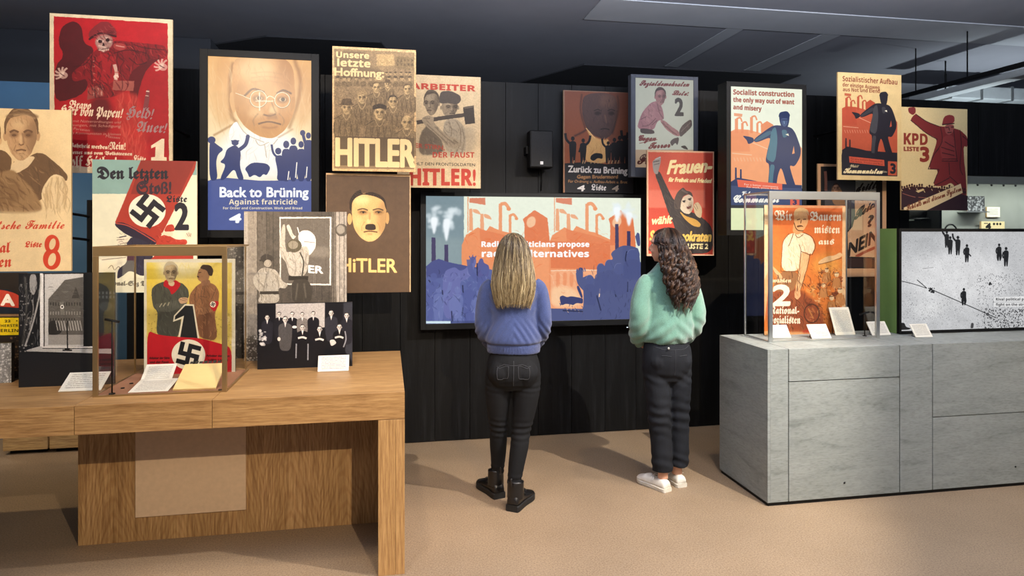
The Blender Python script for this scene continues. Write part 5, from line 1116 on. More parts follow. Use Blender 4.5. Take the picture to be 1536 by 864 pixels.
def art_small(Y, x0, x1, yt, yb, seed, base='3c3c3e', hi='b0b0b0'):
    a = Art(Y, x0, x1, yt, yb, (x0, yt, 1), base, 4)
    a.speck(0, 0, x1 - x0, yb - yt, 120, (x1 - x0) * .05, hi, .6, seed); a.tex(.3, 5, seed)
    return a
# ------------------------------------------------------------------ the oak table at left
OAKC = ['9a7446', 'ad8654', 'c09a66']
M['oak_x'] = wood('oak_x', OAKC, 'x', .45); M['oak_z'] = wood('oak_z', ['a27c4c', 'b68f5c', 'c6a06c'], 'z', .45)
M['oak_panel'] = wood('oak_panel', ['a88452', 'ba9562', 'c8a270'], 'z', .5, 1, True)
M['felt'] = plain('linen_panel', 'd2b696', .85, var=.05, nsc=40, bump=.15)
TZ, TU, TF, TB, TR = .883, .752, 3.27, 4.42, .083
table = thing('exhibit_table', 'long oak display table with slab leg and pale fabric square below its top', 'table', (-1.2, 3.85, 0))
sx1, sx2 = at(111, 620, TF).x, at(318, 620, TF).x
for x0, x1 in ((-4.6, sx1 - .001), (sx1 + .001, sx2 - .001), (sx2 + .001, TR)):
    relbox('tabletop', table, x0, x1, TF, TB, TU, TZ, M['oak_x'], .002)
relbox('leg', table, -.043, .0385, TF, TB, 0, TU - .002, M['oak_z'], .0015)
relbox('leg_edging', table, .039, TR, TF, TB, 0, TU - .002, M['oak_z'], .0015)
p0, p1 = at(117, 800, 3.88).x, -.043
relbox('panel', table, p0, p1 - .001, 3.88, 3.94, 0.0, TU - .001, M['oak_panel'], .001)
q0, q1 = at(203, 700, 3.872).x, at(369, 700, 3.872).x
relbox('fabric_square', table, q0, q1, 3.868, 3.882, at(203, 777, 3.868).z, TU - .012, M['felt'], .003)
relbox('side_panel', table, p0, p0 + .04, 3.941, 4.38, 0, TU - .001, M['oak_panel'], .001)
# plinths beyond the table
M['maple'] = wood('maple', ['c2a06a', 'd0af78', 'dabb88'], 'x', .5)
for i, (a_, b_, lb) in enumerate(((4, 71.5, 'low pale wood plinth on the floor at far left, seen under the oak table'), (74, 150, 'low pale wood plinth right of its twin, behind the oak table end'))):
    Y = 5.56; x0, x1 = at(a_, 670, Y).x, at(b_, 670, Y).x
    pl = thing('plinth', lb, 'plinth', ((x0 + x1) / 2, Y + .17, 0), group='plinths behind the table')
    relbox('plinth_body', pl, x0, x1, Y, Y + .34, .03, .62, M['maple'], .004); relbox('foot', pl, x0 + .03, x1 - .03, Y + .04, Y + .3, 0, .03, M['black_metal'])

# ------------------------------------------------------------------ the grey counter at right
t = NT('grey_stone', .55, 0, .4)
b1 = t.noise(3.2, (.55, .55, 2.6), 8, .72, .6); b2 = t.noise(40, (.7, .7, 3), 5, .7)
t.base(t.mix(t.ramp(b1, [(.28, '6f746f'), (.45, '8c918c'), (.75, '9da19c')]), t.ramp(b2, [(.3, 'c4c6c2'), (.55, 'ffffff')]), .6, 'MULTIPLY')); t.bump(b2, .05, .002); M['stone'] = t.m
BX, BF, BB, BZ, BR = 2.256, 3.67, 4.262, .948, 5.6
ctr = thing('display_counter', 'long grey stone-look display counter with dark joints between its panels', 'counter', (3.9, 3.97, 0))
relbox('core', ctr, BX + .02, BR, BF + .02, BB - .002, .018, BZ - .02, M['black_metal'])
e1, e2, e3 = at(1183, 640, BF).x, at(1349.5, 640, BF).x, at(1399, 640, BF).x
d1, d2 = at(1184, 573, BF).z, at(1400, 626, BF).z
g = .0028; zt = BZ - .001
relbox('side_panel', ctr, BX, BX + .019, BF, BB, .022, BZ - .0005, M['stone'], .001)
for x0, x1, z0, z1 in ((BX + .0195, e1 - g, .022, zt), (e1 + g, e2 - g, d1 + g, zt), (e1 + g, e2 - g, .022, d1 - g), (e2 + g, e3 - g, .022, zt), (e3 + g, BR, d2 + g, zt), (e3 + g, BR, .022, d2 - g)):
    relbox('front_panel', ctr, x0, x1, BF, BF + .019, z0, z1, M['stone'], .001)
for x0, x1 in ((BX + .0195, e1 - g), (e1 + g, e2 - g), (e2 + g, e3 - g), (e3 + g, BR)):
    relbox('top_slab', ctr, x0, x1, BF + .0195, BB, BZ - .019, BZ, M['stone'], .001)
relbox('plinth_base', ctr, BX + .008, BR, BF + .008, BB - .01, 0, .0215, M['black_metal'])
for px, py in ((1266.5, 724), (1523, 700)):
    p = at(px, py, BF); o = tube('lock', [(p.x - 3.9, BF - 3.97 - .003, p.z), (p.x - 3.9, BF - 3.97 + .004, p.z)], .006, M['black_metal'], ctr)

# ------------------------------------------------------------------ glass cases
def case(name, label, X0, X1, Y0, Y1, z0, z1, mat, bar, post, base, floormat, backbar=True):
    r = thing(name, label, 'display case', ((X0 + X1) / 2, (Y0 + Y1) / 2, z0))
    if floormat: relbox('base_plate', r, X0 + .01, X1 - .01, Y0 + .01, Y1 - .01, z0, z0 + .006, floormat)
    for x in (X0, X1 - post):
        relbox('post', r, x, x + post, Y0, Y0 + post * .7, z0, z1 - bar, mat, .001)
        relbox('post', r, x, x + post * .35, Y1 - post * .35, Y1, z0, z1 - bar * .2, mat)
    relbox('top_rail', r, X0, X1, Y0, Y0 + post * .7, z1 - bar, z1, mat, .001)
    for x in (X0, X1 - post * .4): relbox('top_rail', r, x, x + post * .4, Y0 + post * .7, Y1, z1 - bar * .2, z1, mat)
    relbox('top_rail', r, X0 + post * .4, X1 - post * .4, Y1 - post * .3, Y1, z1 - bar * .2, z1, mat)
    relbox('bottom_rail', r, X0 + post, X1 - post, Y0, Y0 + post * .5, z0, z0 + .008, mat)
    for x in (X0, X1 - post * .4): relbox('bottom_rail', r, x, x + post * .4, Y0 + post, Y1, z0, z0 + .008, mat)
    m = post * .3
    relbox('glass_pane', r, X0 + post, X1 - post, Y0 + .004, Y0 + .008, z0 + .009, z1 - bar, M['glass'])
    relbox('glass_pane', r, X0 + .004, X0 + .008, Y0 + post, Y1 - m, z0 + .009, z1 - bar * .2, M['glass'])
    relbox('glass_pane', r, X1 - .008, X1 - .004, Y0 + post, Y1 - m, z0 + .009, z1 - bar * .2, M['glass'])
    relbox('glass_pane', r, X0 + .01, X1 - .01, Y0 + .02, Y1 - .01, z1 - bar * .2 - .006, z1 - bar * .2 - .002, M['glass'])
    return r
M['leather'] = plain('leather_mat', '8f6448', .7, var=.1)
case('glass_case', 'bronze-framed glass case on the oak table holding the red and yellow poster', at(138.5, 500, 3.42).x, at(340, 500, 3.42).x, 3.42, 3.95, TZ, at(200, 369.5, 3.42).z, M['bronze'], .046, .022, None, M['leather'])
case('glass_case', 'silver-framed glass case standing on the grey counter around the orange poster', at(1154, 400, 3.91).x, at(1320, 400, 3.91).x, 3.91, 4.22, BZ, at(1230, 287.5, 3.91).z, M['silver'], .052, .025, None, M['stone'])

# ------------------------------------------------------------------ label cards and papers
def paper_mat(name, col, ink, lines, title=False, seed=0):
    t = NT(name, .7); c = t.n('ShaderNodeUVMap'); sep = t.n('ShaderNodeSeparateXYZ'); t.l(c.outputs[0], sep.inputs[0])
    def mth(op, a, b=None):
        m = t.n('ShaderNodeMath', operation=op)
        for k, v in enumerate((a, b)):
            if v is None: continue
            if hasattr(v, 'is_linked'): t.l(v, m.inputs[k])
            else: m.inputs[k].default_value = v
        return m.outputs[0]
    row = mth('GREATER_THAN', mth('FRACT', mth('MULTIPLY', sep.outputs[1], lines)), .55)
    mp = t.n('ShaderNodeMapping'); mp.inputs['Scale'].default_value = (60, lines, 1); t.l(c.outputs[0], mp.inputs[0])
    nz = t.n('ShaderNodeTexNoise'); nz.inputs['Scale'].default_value = 1.0; nz.inputs['Detail'].default_value = 1; t.l(mp.outputs[0], nz.inputs['Vector'])
    wd = mth('GREATER_THAN', nz.outputs['Fac'], .42)
    ins = mth('MULTIPLY', mth('LESS_THAN', mth('ABSOLUTE', mth('SUBTRACT', sep.outputs[0], .5)), .40), mth('LESS_THAN', mth('ABSOLUTE', mth('SUBTRACT', sep.outputs[1], .5)), .40))
    f = mth('MULTIPLY', mth('MULTIPLY', row, wd), ins)
    if title: f = mth('MULTIPLY', f, 0.0)
    t.base(t.mix(col, ink, mth('MULTIPLY', f, .6))); return t.m
M['label'] = paper_mat('label_print', 'd2cfc2', '4a4842', 10)
M['doc'] = paper_mat('document_print', 'd8d2bc', '3a3630', 22)
M['type'] = paper_mat('typed_sheet', 'd6d2c2', '5a5348', 16)
M['yellow'] = plain('yellow_paper', 'd4b97c', .7, var=.05)
def slab_mesh(W, L, th, tilt):
    """sheet with its front edge on y=0, rising backwards by tilt"""
    c, s = math.cos(tilt), math.sin(tilt)
    vs = []
    for z in (0, th):
        for x, l in ((-W / 2, 0), (W / 2, 0), (W / 2, L), (-W / 2, L)): vs.append((x, l * c - z * s, l * s + z * c))
    me = bpy.data.meshes.new('sheet'); me.from_pydata(vs, [], [(3, 2, 1, 0), (4, 5, 6, 7), (0, 1, 5, 4), (1, 2, 6, 5), (2, 3, 7, 6), (3, 0, 4, 7)])
    uv = me.uv_layers.new(name='UVMap')
    for p in me.polygons:
        for li in p.loop_indices:
            k = me.loops[li].vertex_index % 4; uv.data[li].uv = ((0, 0), (1, 0), (1, 1), (0, 1))[k]
    return me
def card(name, label, cat, xl, xr, yb, yt, zs, mat, tilt=35, th=.004, group=None, stand=True, rz=0):
    a, b = at(xl, yb, z=zs), at(xr, yb, z=zs); W = b.x - a.x; c = (a + b) / 2; c.y = (a.y + b.y) / 2
    ti = math.radians(tilt); L = .05
    for _ in range(60):
        y, z = c.y + L * math.cos(ti), zs + L * math.sin(ti)
        d = (y * CO + c.x * SI); py = HOR + FPX * (CAMH - z) / d
        if py <= yt: break
        L += .005
    r = thing(name, label, cat, (c.x, c.y, zs), rz, group)
    link('sheet', slab_mesh(W, L, th, ti), mat, r)
    if stand:
        h = L * math.sin(ti) * .75; y = L * math.cos(ti) * .75
        for s in (-1, 1): tube('stand_leg', [(s * W * .35, 0.004, .0025), (s * W * .35, y + .01, .0025), (s * W * .35, y - .004, max(h - .004, .004))], .0022, M['black_metal'], r, 6)
    return r
G = 'caption cards'
card('label_card', 'white caption card before the black window photo board', 'label', 90, 149, 587, 559, TZ, M['label'], 28, group=G)
card('label_card', 'white caption card at the lower right corner of the group photo', 'label', 477, 523, 557, 534, TZ, M['label'], 65, group=G)
s_ = BZ + .0065
card('label_card', 'white caption card at the left post inside the silver case', 'label', 1158, 1188, 507, 488, s_, M['label'], 55, group=G)
card('label_card', 'white caption card in the middle of the silver case, below the orange poster', 'label', 1216, 1249, 508, 487, s_, M['label'], 55, group=G)
card('label_card', 'white caption card behind the right post of the silver case', 'label', 1306, 1338, 503, 483, BZ, M['label'], 55, group=G)
card('label_card', 'white caption card standing before the street scene screen', 'label', 1371, 1401, 506, 487, BZ, M['label'], 55, group=G)
card('document', 'upright old printed document leaning in the silver case', 'document', 1251, 1285, 502.5, 462, s_, M['doc'], 68)
s2 = TZ + .0065
card('typed_letter', 'white typed folded letter lying open in the bronze case', 'document', 194, 250, 588, 569, s2, M['type'], 8, .002, stand=False)
card('typed_sheet', 'upper white typed sheet raised behind the folded letter in the bronze case', 'document', 212, 256, 571, 547, s2 + .004, M['type'], 35, .002)
bk = card('yellow_folder', 'pale yellow paper folder sloping in the bronze case', 'document', 261, 322, 585, 548, s2, M['yellow'], 22, .008)
bm = bmesh.new(); c_, s__ = math.cos(math.radians(22)), math.sin(math.radians(22)); L0 = .27
for k in range(7): add_box(bm, -.055 + k * .022, -.038 + k * .022, 0, .02 + .004 * (k % 2), 0, .0006)
st = bmobj('stamp', bm, plain('stamp_ink', '2a2a22', .7), bk); st.location = (-.02, .20, .20 * math.tan(math.radians(22)) + .0105); st.rotation_euler = (math.radians(22), 0, 0)
# thin stands with small sensor heads
def sensor(px, py, top, zs, label, dirx):
    p = at(px, py, z=zs); h = at(px, top, p.y).z
    r = thing('sensor_stand', label, 'sensor', p)
    tube('foot', [(0, 0, 0), (0, 0, .004)], .014, M['black_metal'], r, 12); tube('pole', [(0, 0, .004), (0, 0, h - zs)], .0035, M['black_metal'], r, 6)
    tube('head', [(-.03 * dirx, -.005, h - zs + .008), (.03 * dirx, .01, h - zs - .008)], .006, M['black_metal'], r, 8)
sensor(168, 591, 481, s2, 'thin black rod with small angled head inside the bronze case', 1)
sensor(1297, 504, 470, s_, 'thin black rod with small pale-tipped head inside the silver case', -1)
def screw(px, py, label):
    p = at(px, py, z=s2); r = tube('floor_plug', [(0, 0, 0), (0, 0, .0035)], .009, M['black_metal'], None, 12); r.location = p
    tag(r, label, 'plug')
screw(184, 582.5, 'small dark plug on the leather-brown case floor, nearer the rod'); screw(197, 575.5, 'small dark plug on the leather-brown case floor, nearer the typed sheet'); screw(330, 585.5, 'small dark plug by the right post of the bronze case')
# ------------------------------------------------------------------ hanging boards, photo boards and screens
PG = 'poster boards mounted before the black partition'
def hang(name, label, art, mat, xs=(.3, .7), fz=.5, th=.014, group=PG, cat='poster', frame=None, to=WALL):
    W = art.X1 - art.X0; Hh = art.Z1 - art.Z0
    r = thing(name, label, cat, ((art.X0 + art.X1) / 2, art.Y, art.Z0), group=group)
    sheet('board', art, mat, r, th=th, origin=r.location)
    for f in xs:
        x = art.X0 + W * f; z = min(art.Z0 + Hh * fz, WT - .08)
        tube('bracket', [(x - r.location.x, th, z - r.location.z), (x - r.location.x, to - .004 - art.Y, z - r.location.z)], .009, M['black_metal'], r)
    return r
def stand_board(name, label, art, mat, zs, th=.012, group=None, cat='photo board'):
    art.Z0 = zs
    r = thing(name, label, cat, ((art.X0 + art.X1) / 2, art.Y, zs), group=group)
    sheet('board', art, mat, r, M['dark_frame'], th, r.location)
    W = art.X1 - art.X0
    for s in (.2, .8):
        x = art.X0 + W * s - r.location.x
        bm = bmesh.new(); add_box(bm, x - .01, x + .01, th, th + .06, 0, .006); add_box(bm, x - .01, x + .01, th, th + .006, .006, .09); bmobj('foot', bm, M['black_metal'], r)
    return r
def screen(name, label, art, mat, bez, depth, fmat, back=None, cat='screen', side=None, front=.006, low=0):
    """a flat screen: glowing panel, four bezel bars and a housing"""
    X0, X1, Z0, Z1, Y = art.X0, art.X1, art.Z0, art.Z1, art.Y
    L, R, T_, B_ = bez
    r = thing(name, label, cat, ((X0 + X1) / 2, Y + depth / 2, Z0 - B_))
    sheet('display', art, mat, r, M['dark_frame'], .004, r.location)
    relbox('bezel', r, X0 - L, X0, Y - front, Y + .02, Z0 - B_, Z1 + T_, fmat, .001); relbox('bezel', r, X1, X1 + R, Y - front, Y + .02, Z0 - B_, Z1 + T_, fmat, .001)
    relbox('bezel', r, X0, X1, Y - front, Y + .02, Z1, Z1 + T_, fmat, .001); relbox('bezel', r, X0, X1, Y - front, Y + .02, Z0 - B_, Z0, fmat, .001)
    relbox('housing', r, X0 - L, X1 + R, Y + .0205, Y + depth, Z0 - B_, Z1 + T_, side or fmat, .001)
    if back: relbox('wall_mount', r, (X0 + X1) / 2 - .12, (X0 + X1) / 2 + .12, Y + depth, back, (Z0 + Z1) / 2 - .12, (Z0 + Z1) / 2 + .12, M['black_metal'])
    return r
a = art_red(); hang('poster', 'large red poster of a menacing soldier figure, topmost at left', a, a.material('print_red'), (.6, .85), .35)
a = art_family(); fam = hang('poster', 'cream poster with stern man in waistcoat and orange number 8 at left edge', a, a.material('print_family'), (), .3)
pp = at(134.5, 330, 4.5); zt = at(134.5, 300, 4.5).z
post = thing('support_post', 'thin black post with two arms carrying the cream poster at left edge', 'post', (pp.x, 4.5, 0))
relbox('pole', post, pp.x - .012, pp.x + .012, 4.49, 4.515, .0, zt, M['black_metal'])
for y in (325, 360):
    z = at(134.5, y, 4.5).z; tube('arm', [(0, 0, z), (at(102, y, 4.27).x - .03 - pp.x, 4.27 - 4.5, z + .02)], .008, M['black_metal'], post)
a = art_push(); hang('poster', 'cream and red poster with hooked cross on slanted column, above the bronze case', a, a.material('print_push'), (.4, .85), .6)
a = art_hope(); hang('poster', 'brown poster of a drawn crowd above tall cream capitals', a, a.material('print_hope'), (.3, .7), .4)
a = art_worker(); hang('poster', 'cream poster of two workers and a sledgehammer with red lettering', a, a.material('print_worker'), (.5, .85), .5)
a = art_head(); hang('poster', 'dark brown poster with a single pale floating face', a, a.material('print_head'), (.3, .7), .5)
a = art_zurueck(); hang('poster', 'dim brown poster of large face over crowd with white lettering, left above the big screen', a, a.material('print_back'), (.5,), .5)
a = art_women(); hang('poster', 'red poster of a woman with raised arm, behind the curly haired visitor', a, a.material('print_women'), (.5,), .5)
a = art_aufbau(); hang('poster', 'tan and orange poster of a dark pointing worker, top right', a, a.material('print_aufbau'), (.3, .7), .5)
a = art_kpd(); hang('poster', 'cream poster with a huge dark red striding figure, far right', a, a.material('print_kpd'), (.3, .7), .6)
a = art_no(); hang('poster', 'black and tan poster with slanted handwriting, behind the silver case', a, a.material('print_no'), (.5, .85), .5)
# glowing portrait screens
a = art_bruning(); mC = a.material('screen_face', .3, 1.0)
screen('portrait_screen', 'tall lit screen with a bespectacled face above a dark crowd', a, mC, (.05, .05, .045, .05), .10, M['dark_frame'], WALL)
a = art_social(); mO = a.material('screen_builder', .3, 1.0)
screen('portrait_screen', 'tall lit screen with a blue pointing worker on pale background', a, mO, (.036, .034, .036, .04), .13, M['dark_frame'], WALL)
M['grey_frame'] = plain('grey_frame', '4a4d55', .6, spec=.2)
a = art_socdem(); mM = a.material('screen_socdem', .4, .55)
screen('lit_poster', 'small lit poster with pink shirted man and number 2 in a grey frame', a, mM, (.038, .038, .026, .075), .06, M['grey_frame'], WALL)
# the big landscape screen
a = art_tv(); mT = a.material('screen_factory', .3, 1.0)
tvm = plain('tv_bezel', '1c1d1e', .35, .2, spec=.3)
tv = screen('television', 'big landscape screen showing orange factories above a blue crowd', a, mT, (.042, .042, .03, .045), .11, tvm)
relbox('wall_mount', tv, (a.X0 + a.X1) / 2 - .3, (a.X0 + a.X1) / 2 + .3, a.Y + .11, WALL - .002, a.Z0 + .2, a.Z1 - .2, M['black_metal'])
p = at(941, 491, 5.164); relbox('status_light', tv, p.x - .006, p.x + .006, 5.161, 5.165, p.z - .002, p.z + .002, emit('led', 'd8e4ff', 1.5))
# the street scene screen in its green housing
a = art_street(); mS = a.material('screen_street', .3, .85)
M['green'] = plain('green_side', '6f8f4e', .6, var=.04)
sc_ = screen('monitor', 'wide screen with a grey aerial street scene in a green housing on the counter', a, mS, (.018, .018, .022, .02), .20, M['dark_frame'], None, side=M['green'])
# photo boards on the table
a = art_castle(); stand_board('photo_board', 'black photo board of a curtained window looking on a large building', a, a.material('print_castle', .4), TZ, group='photo boards on the oak table')
a = art_soldiers(); stand_board('photo_board', 'tall grey photo board of men putting up a poster on planks', a, a.material('print_soldiers', .45), TZ, group='photo boards on the oak table')
a = art_cabinet(); stand_board('photo_board', 'dark wide photo board of a seated and standing group of men', a, a.material('print_cabinet', .35), TZ, group='photo boards on the oak table')
a = art_signs(); stand_board('photo_board', 'photo board of red and yellow street signs at the left edge', a, a.material('print_signs', .4), TZ, group='photo boards on the oak table')
a = art_small(4.33, 338, 367, 369, 541, 51, '3a3835', '8a867e'); stand_board('photo_board', 'narrow dark photo board left of the tall plank photo', a, a.material('print_narrow', .4), TZ, group='photo boards on the oak table')
a = art_small(3.84, -8, 17, 515, 572, 52, '8a8a88', 'd8d8d6'); stand_board('photo_block', 'small clear block with a grey photo before the street sign board', a, a.material('print_block', .2), TZ, .03, cat='photo block')
# posters standing inside the cases
a = art_one(); r = stand_board('poster', 'yellow and red poster with two men and black figure 1 in the bronze case', a, a.material('print_one', .5), TZ + .0065, cat='poster')
a = art_farmers(); r = stand_board('poster', 'orange poster of a farmer in a white shirt in the silver case', a, a.material('print_farmers', .5), BZ + .0065, cat='poster')
# loudspeaker
p0, p1 = at(795, 195, 5.12), at(829.5, 252, 5.12)
sp = thing('loudspeaker', 'small black loudspeaker on the dark planks above the big screen', 'loudspeaker', ((p0.x + p1.x) / 2, 5.17, p1.z))
relbox('cabinet', sp, p0.x, p1.x, 5.12, 5.25, p1.z, p0.z, M['black_metal'], .008)
t = NT('grille', .5, .3); t.base('0e0f10'); vor = t.n('ShaderNodeTexVoronoi'); vor.inputs['Scale'].default_value = 260; t.l(t.coord(), vor.inputs['Vector']); t.bump(vor.outputs['Distance'], .6, .002)
relbox('grille', sp, p0.x + .006, p1.x - .006, 5.114, 5.121, p1.z + .008, p0.z - .006, t.m, .003)
bm = bmesh.new()
bx_ = (p0.x + p1.x) / 2 - sp.location.x
add_box(bm, bx_ - .012, bx_ + .012, -.058, -.0555, .026, .050); bmobj('badge', bm, plain('badge', 'e8e8e8', .4, var=0), sp)
relbox('wall_bracket', sp, p0.x - .014, p0.x + .05, 5.2, WALL, (p0.z + p1.z) / 2 - .03, (p0.z + p1.z) / 2 + .03, M['black_metal'])
x_ = at(812, 270, 5.29).x
tag(tube('speaker_cable', [(x_ - .01, 5.24, p1.z + .012), (x_, 5.285, p1.z - .03), (x_ + .004, 5.29, p1.z - .08), (x_ - .002, 5.29, p1.z - .17)], .004, M['black_metal']), 'thin black cable hanging below the loudspeaker', 'cable')
# things in the glazed recess
def on_niche(name, label, cat, px0, px1, py0, py1, mat, th=.01, Y=WALL + .5):
    a_, b_ = at(px0, py1, Y), at(px1, py0, Y)
    o = box(name, a_.x, b_.x, Y, Y + th, a_.z, at(px0, py0, Y).z, mat); tag(o, label, cat); return o
YN = WALL + .50
a = art_small(YN, 1451, 1477, 294, 317, 53, '2a2b2d', '8c8f92'); ph = thing('group_photo', 'small grey crowd photo standing on a glass ledge in the recess', 'photo', ((a.X0 + a.X1) / 2, YN, a.Z0)); sheet('board', a, a.material('print_crowd'), ph, th=.008, origin=ph.location)
relbox('ledge', ph, at(1442, 318, YN).x, a.X1, YN - .06, YN + .048, a.Z0 - .012, a.Z0, M['silver'])
M['note'] = paper_mat('note_print', 'e4e2cf', '55524a', 8)
def note(name, label, px0, px1, py0, py1):
    a_ = Art(YN + .03, px0, px1, py0, py1, (px0, py0, 1), 'e2e0cc', 4)
    for k in range(5): a_.L([(2, 3 + k * (py1 - py0 - 5) / 5), (px1 - px0 - 3, 3 + k * (py1 - py0 - 5) / 5)], .5, '6a675c', .6)
    o = sheet(name, a_, a_.material('print_note'), None, th=.018); o.location = ((a_.X0 + a_.X1) / 2, YN + .03, a_.Z0); tag(o, label, 'label'); return a_
note('wall_label', 'white label on the back of the recess, right of the crowd photo', 1480.5, 1500, 310.5, 325.5)
note('wall_label', 'white label in the narrow left bay of the recess', 1372, 1391, 331, 340)
a_ = Art(YN, 1472, 1507, 332, 347, (1472, 332, 1), 'e3d2a0', 4); a_.T('4', 7, 12, 14, 12, 9, '1c1a16', .8)
for x in (19, 24, 28.5): a_.E(x, 4, 1.6, 1.8, '1c1a16')
a_.L([(4, 3), (10, 3)], 1, '1c1a16'); o = sheet('ballot_card', a_, a_.material('print_ballot'), None, th=.02); o.location = ((a_.X0 + a_.X1) / 2, YN, a_.Z0); tag(o, 'cream card with black marks low in the recess above the screen', 'card')
p = at(1377, 328, WALL + .3); hat = thing('peaked_cap', 'dark peaked cap in the narrow left bay of the recess', 'cap', (p.x, WALL + .3, p.z))
def lathe(bm, prof, n=24, sx=1, sy=1, cx=0, cy=0):
    rings = [[bm.verts.new((cx + r * sx * math.cos(2 * math.pi * k / n), cy + r * sy * math.sin(2 * math.pi * k / n), z)) for k in range(n)] for r, z in prof]
    for A, B in zip(rings, rings[1:]):
        for k in range(n): bm.faces.new((A[k], A[(k + 1) % n], B[(k + 1) % n], B[k]))
    bm.faces.new(rings[0][::-1]); bm.faces.new(rings[-1])
M['felt_black'] = plain('felt_black', '1d1c1a', .9)
bm = bmesh.new(); lathe(bm, [(.072, 0), (.075, .03), (.095, .07), (.08, .085), (.02, .09)]); bmobj('crown', bm, M['felt_black'], hat, True)
bm = bmesh.new(); lathe(bm, [(.072, 0), (.10, -.006), (.10, -.002), (.072, .006)], 24, 1, 1.1, 0, -.03); bmobj('peak', bm, M['black_metal'], hat, True)
relbox('support', hat, p.x - .06, p.x + .06, WALL + .28, WALL + .55, p.z - .02, p.z - .006, M['silver'])
p = at(1426, 350, WALL + .3); hd = thing('round_loop', 'dark arched strap standing in the recess just above the screen', 'strap', (p.x, WALL + .3, RZ0))
tube('arch', [(-.07 * math.cos(k * math.pi / 10), 0, at(1426, 345, WALL + .3).z - RZ0 - .02 + .075 * math.sin(k * math.pi / 10)) for k in range(11)], .008, M['black_metal'], hd)
tube('stem', [(-.07, 0, 0), (-.07, 0, at(1426, 345, WALL + .3).z - RZ0 - .02)], .008, M['black_metal'], hd); tube('stem', [(.07, 0, 0), (.07, 0, at(1426, 345, WALL + .3).z - RZ0 - .02)], .008, M['black_metal'], hd)
gl = box('niche_glass', RX0 + .02, XR, WALL + .012, WALL + .018, RZ0 + .01, RZ1 - .08, M['glass'], niche)
# ------------------------------------------------------------------ visitors
def crs(P, k=5):
    P = [np.array(p, float) for p in P]; out = []
    for i in range(len(P) - 1):
        a, b, c, d = P[max(i - 1, 0)], P[i], P[i + 1], P[min(i + 2, len(P) - 1)]
        for t in np.arange(k) / k:
            out.append(.5 * (2 * b + (c - a) * t + (2 * a - 5 * b + 4 * c - d) * t * t + (3 * b - a - 3 * c + d) * t ** 3))
    out.append(P[-1]); return out
def ring_loft(bm, rings):
    R = [[bm.verts.new(p) for p in r] for r in rings]; n = len(R[0])
    for A, B in zip(R, R[1:]):
        for k in range(n): bm.faces.new((A[k], A[(k + 1) % n], B[(k + 1) % n], B[k]))
    bm.faces.new(R[0][::-1]); bm.faces.new(R[-1])
def torso(bm, secs, n=28, e=1.0, rot=0):
    """horizontal elliptical sections (x, y, z, rx, ry)"""
    rings = []
    for x, y, z, rx, ry in crs(secs):
        rr = []
        for k in range(n):
            t = 2 * math.pi * k / n; c, s = math.cos(t), math.sin(t)
            rr.append((x + rx * math.copysign(abs(c) ** e, c), y + ry * math.copysign(abs(s) ** e, s), z))
        rings.append(rr)
    ring_loft(bm, rings)
def limb(bm, secs, n=16):
    """round tapering limb through (x, y, z, r)"""
    S = crs(secs); P = [Vector(s[:3]) for s in S]; rings = []; a = None
    for i, p in enumerate(P):
        d = (P[min(i + 1, len(P) - 1)] - P[max(i - 1, 0)]).normalized()
        a = d.orthogonal().normalized() if a is None else (a - d * a.dot(d)).normalized()
        b = d.cross(a); r = S[i][3]
        rings.append([p + (a * math.cos(2 * math.pi * k / n) + b * math.sin(2 * math.pi * k / n)) * r for k in range(n)])
    ring_loft(bm, rings)
def blob(bm, c, r, n=10):
    cx, cy, cz = c; rx, ry, rz = r
    torso(bm, [(cx, cy, cz - rz, rx * .1, ry * .1), (cx, cy, cz - rz * .8, rx * .6, ry * .6), (cx, cy, cz, rx, ry), (cx, cy, cz + rz * .8, rx * .6, ry * .6), (cx, cy, cz + rz, rx * .1, ry * .1)], 14)
def fuse(name, bm, mat, parent, voxel=.007, smooth=4, fn=None):
    """union of overlapping closed forms into one continuous surface"""
    bmesh.ops.recalc_face_normals(bm, faces=bm.faces)
    me = bpy.data.meshes.new('t'); bm.to_mesh(me); bm.free()
    o = bpy.data.objects.new('t', me); COL.objects.link(o)
    m = o.modifiers.new('r', 'REMESH'); m.mode = 'VOXEL'; m.voxel_size = voxel
    s = o.modifiers.new('s', 'SMOOTH'); s.iterations = smooth; s.factor = .5
    bpy.context.view_layer.update()
    out = bpy.data.meshes.new_from_object(o.evaluated_get(bpy.context.evaluated_depsgraph_get())); out.name = name
    bpy.data.objects.remove(o); bpy.data.meshes.remove(me)
    if fn:
        n = len(out.vertices); co = np.empty(n * 3, np.float32); no = np.empty(n * 3, np.float32)
        out.vertices.foreach_get('co', co); out.vertices.foreach_get('normal', no)
        co = co.reshape(-1, 3); no = no.reshape(-1, 3)
        co += no * fn(co)[:, None]; out.vertices.foreach_set('co', co.ravel()); out.update()
    return link(name, out, mat, parent, True)
def nz(co, s, off=0): return np.array([mnoise.noise(Vector((p[0] * s[0] + off, p[1] * s[1], p[2] * s[2]))) for p in co], np.float32)
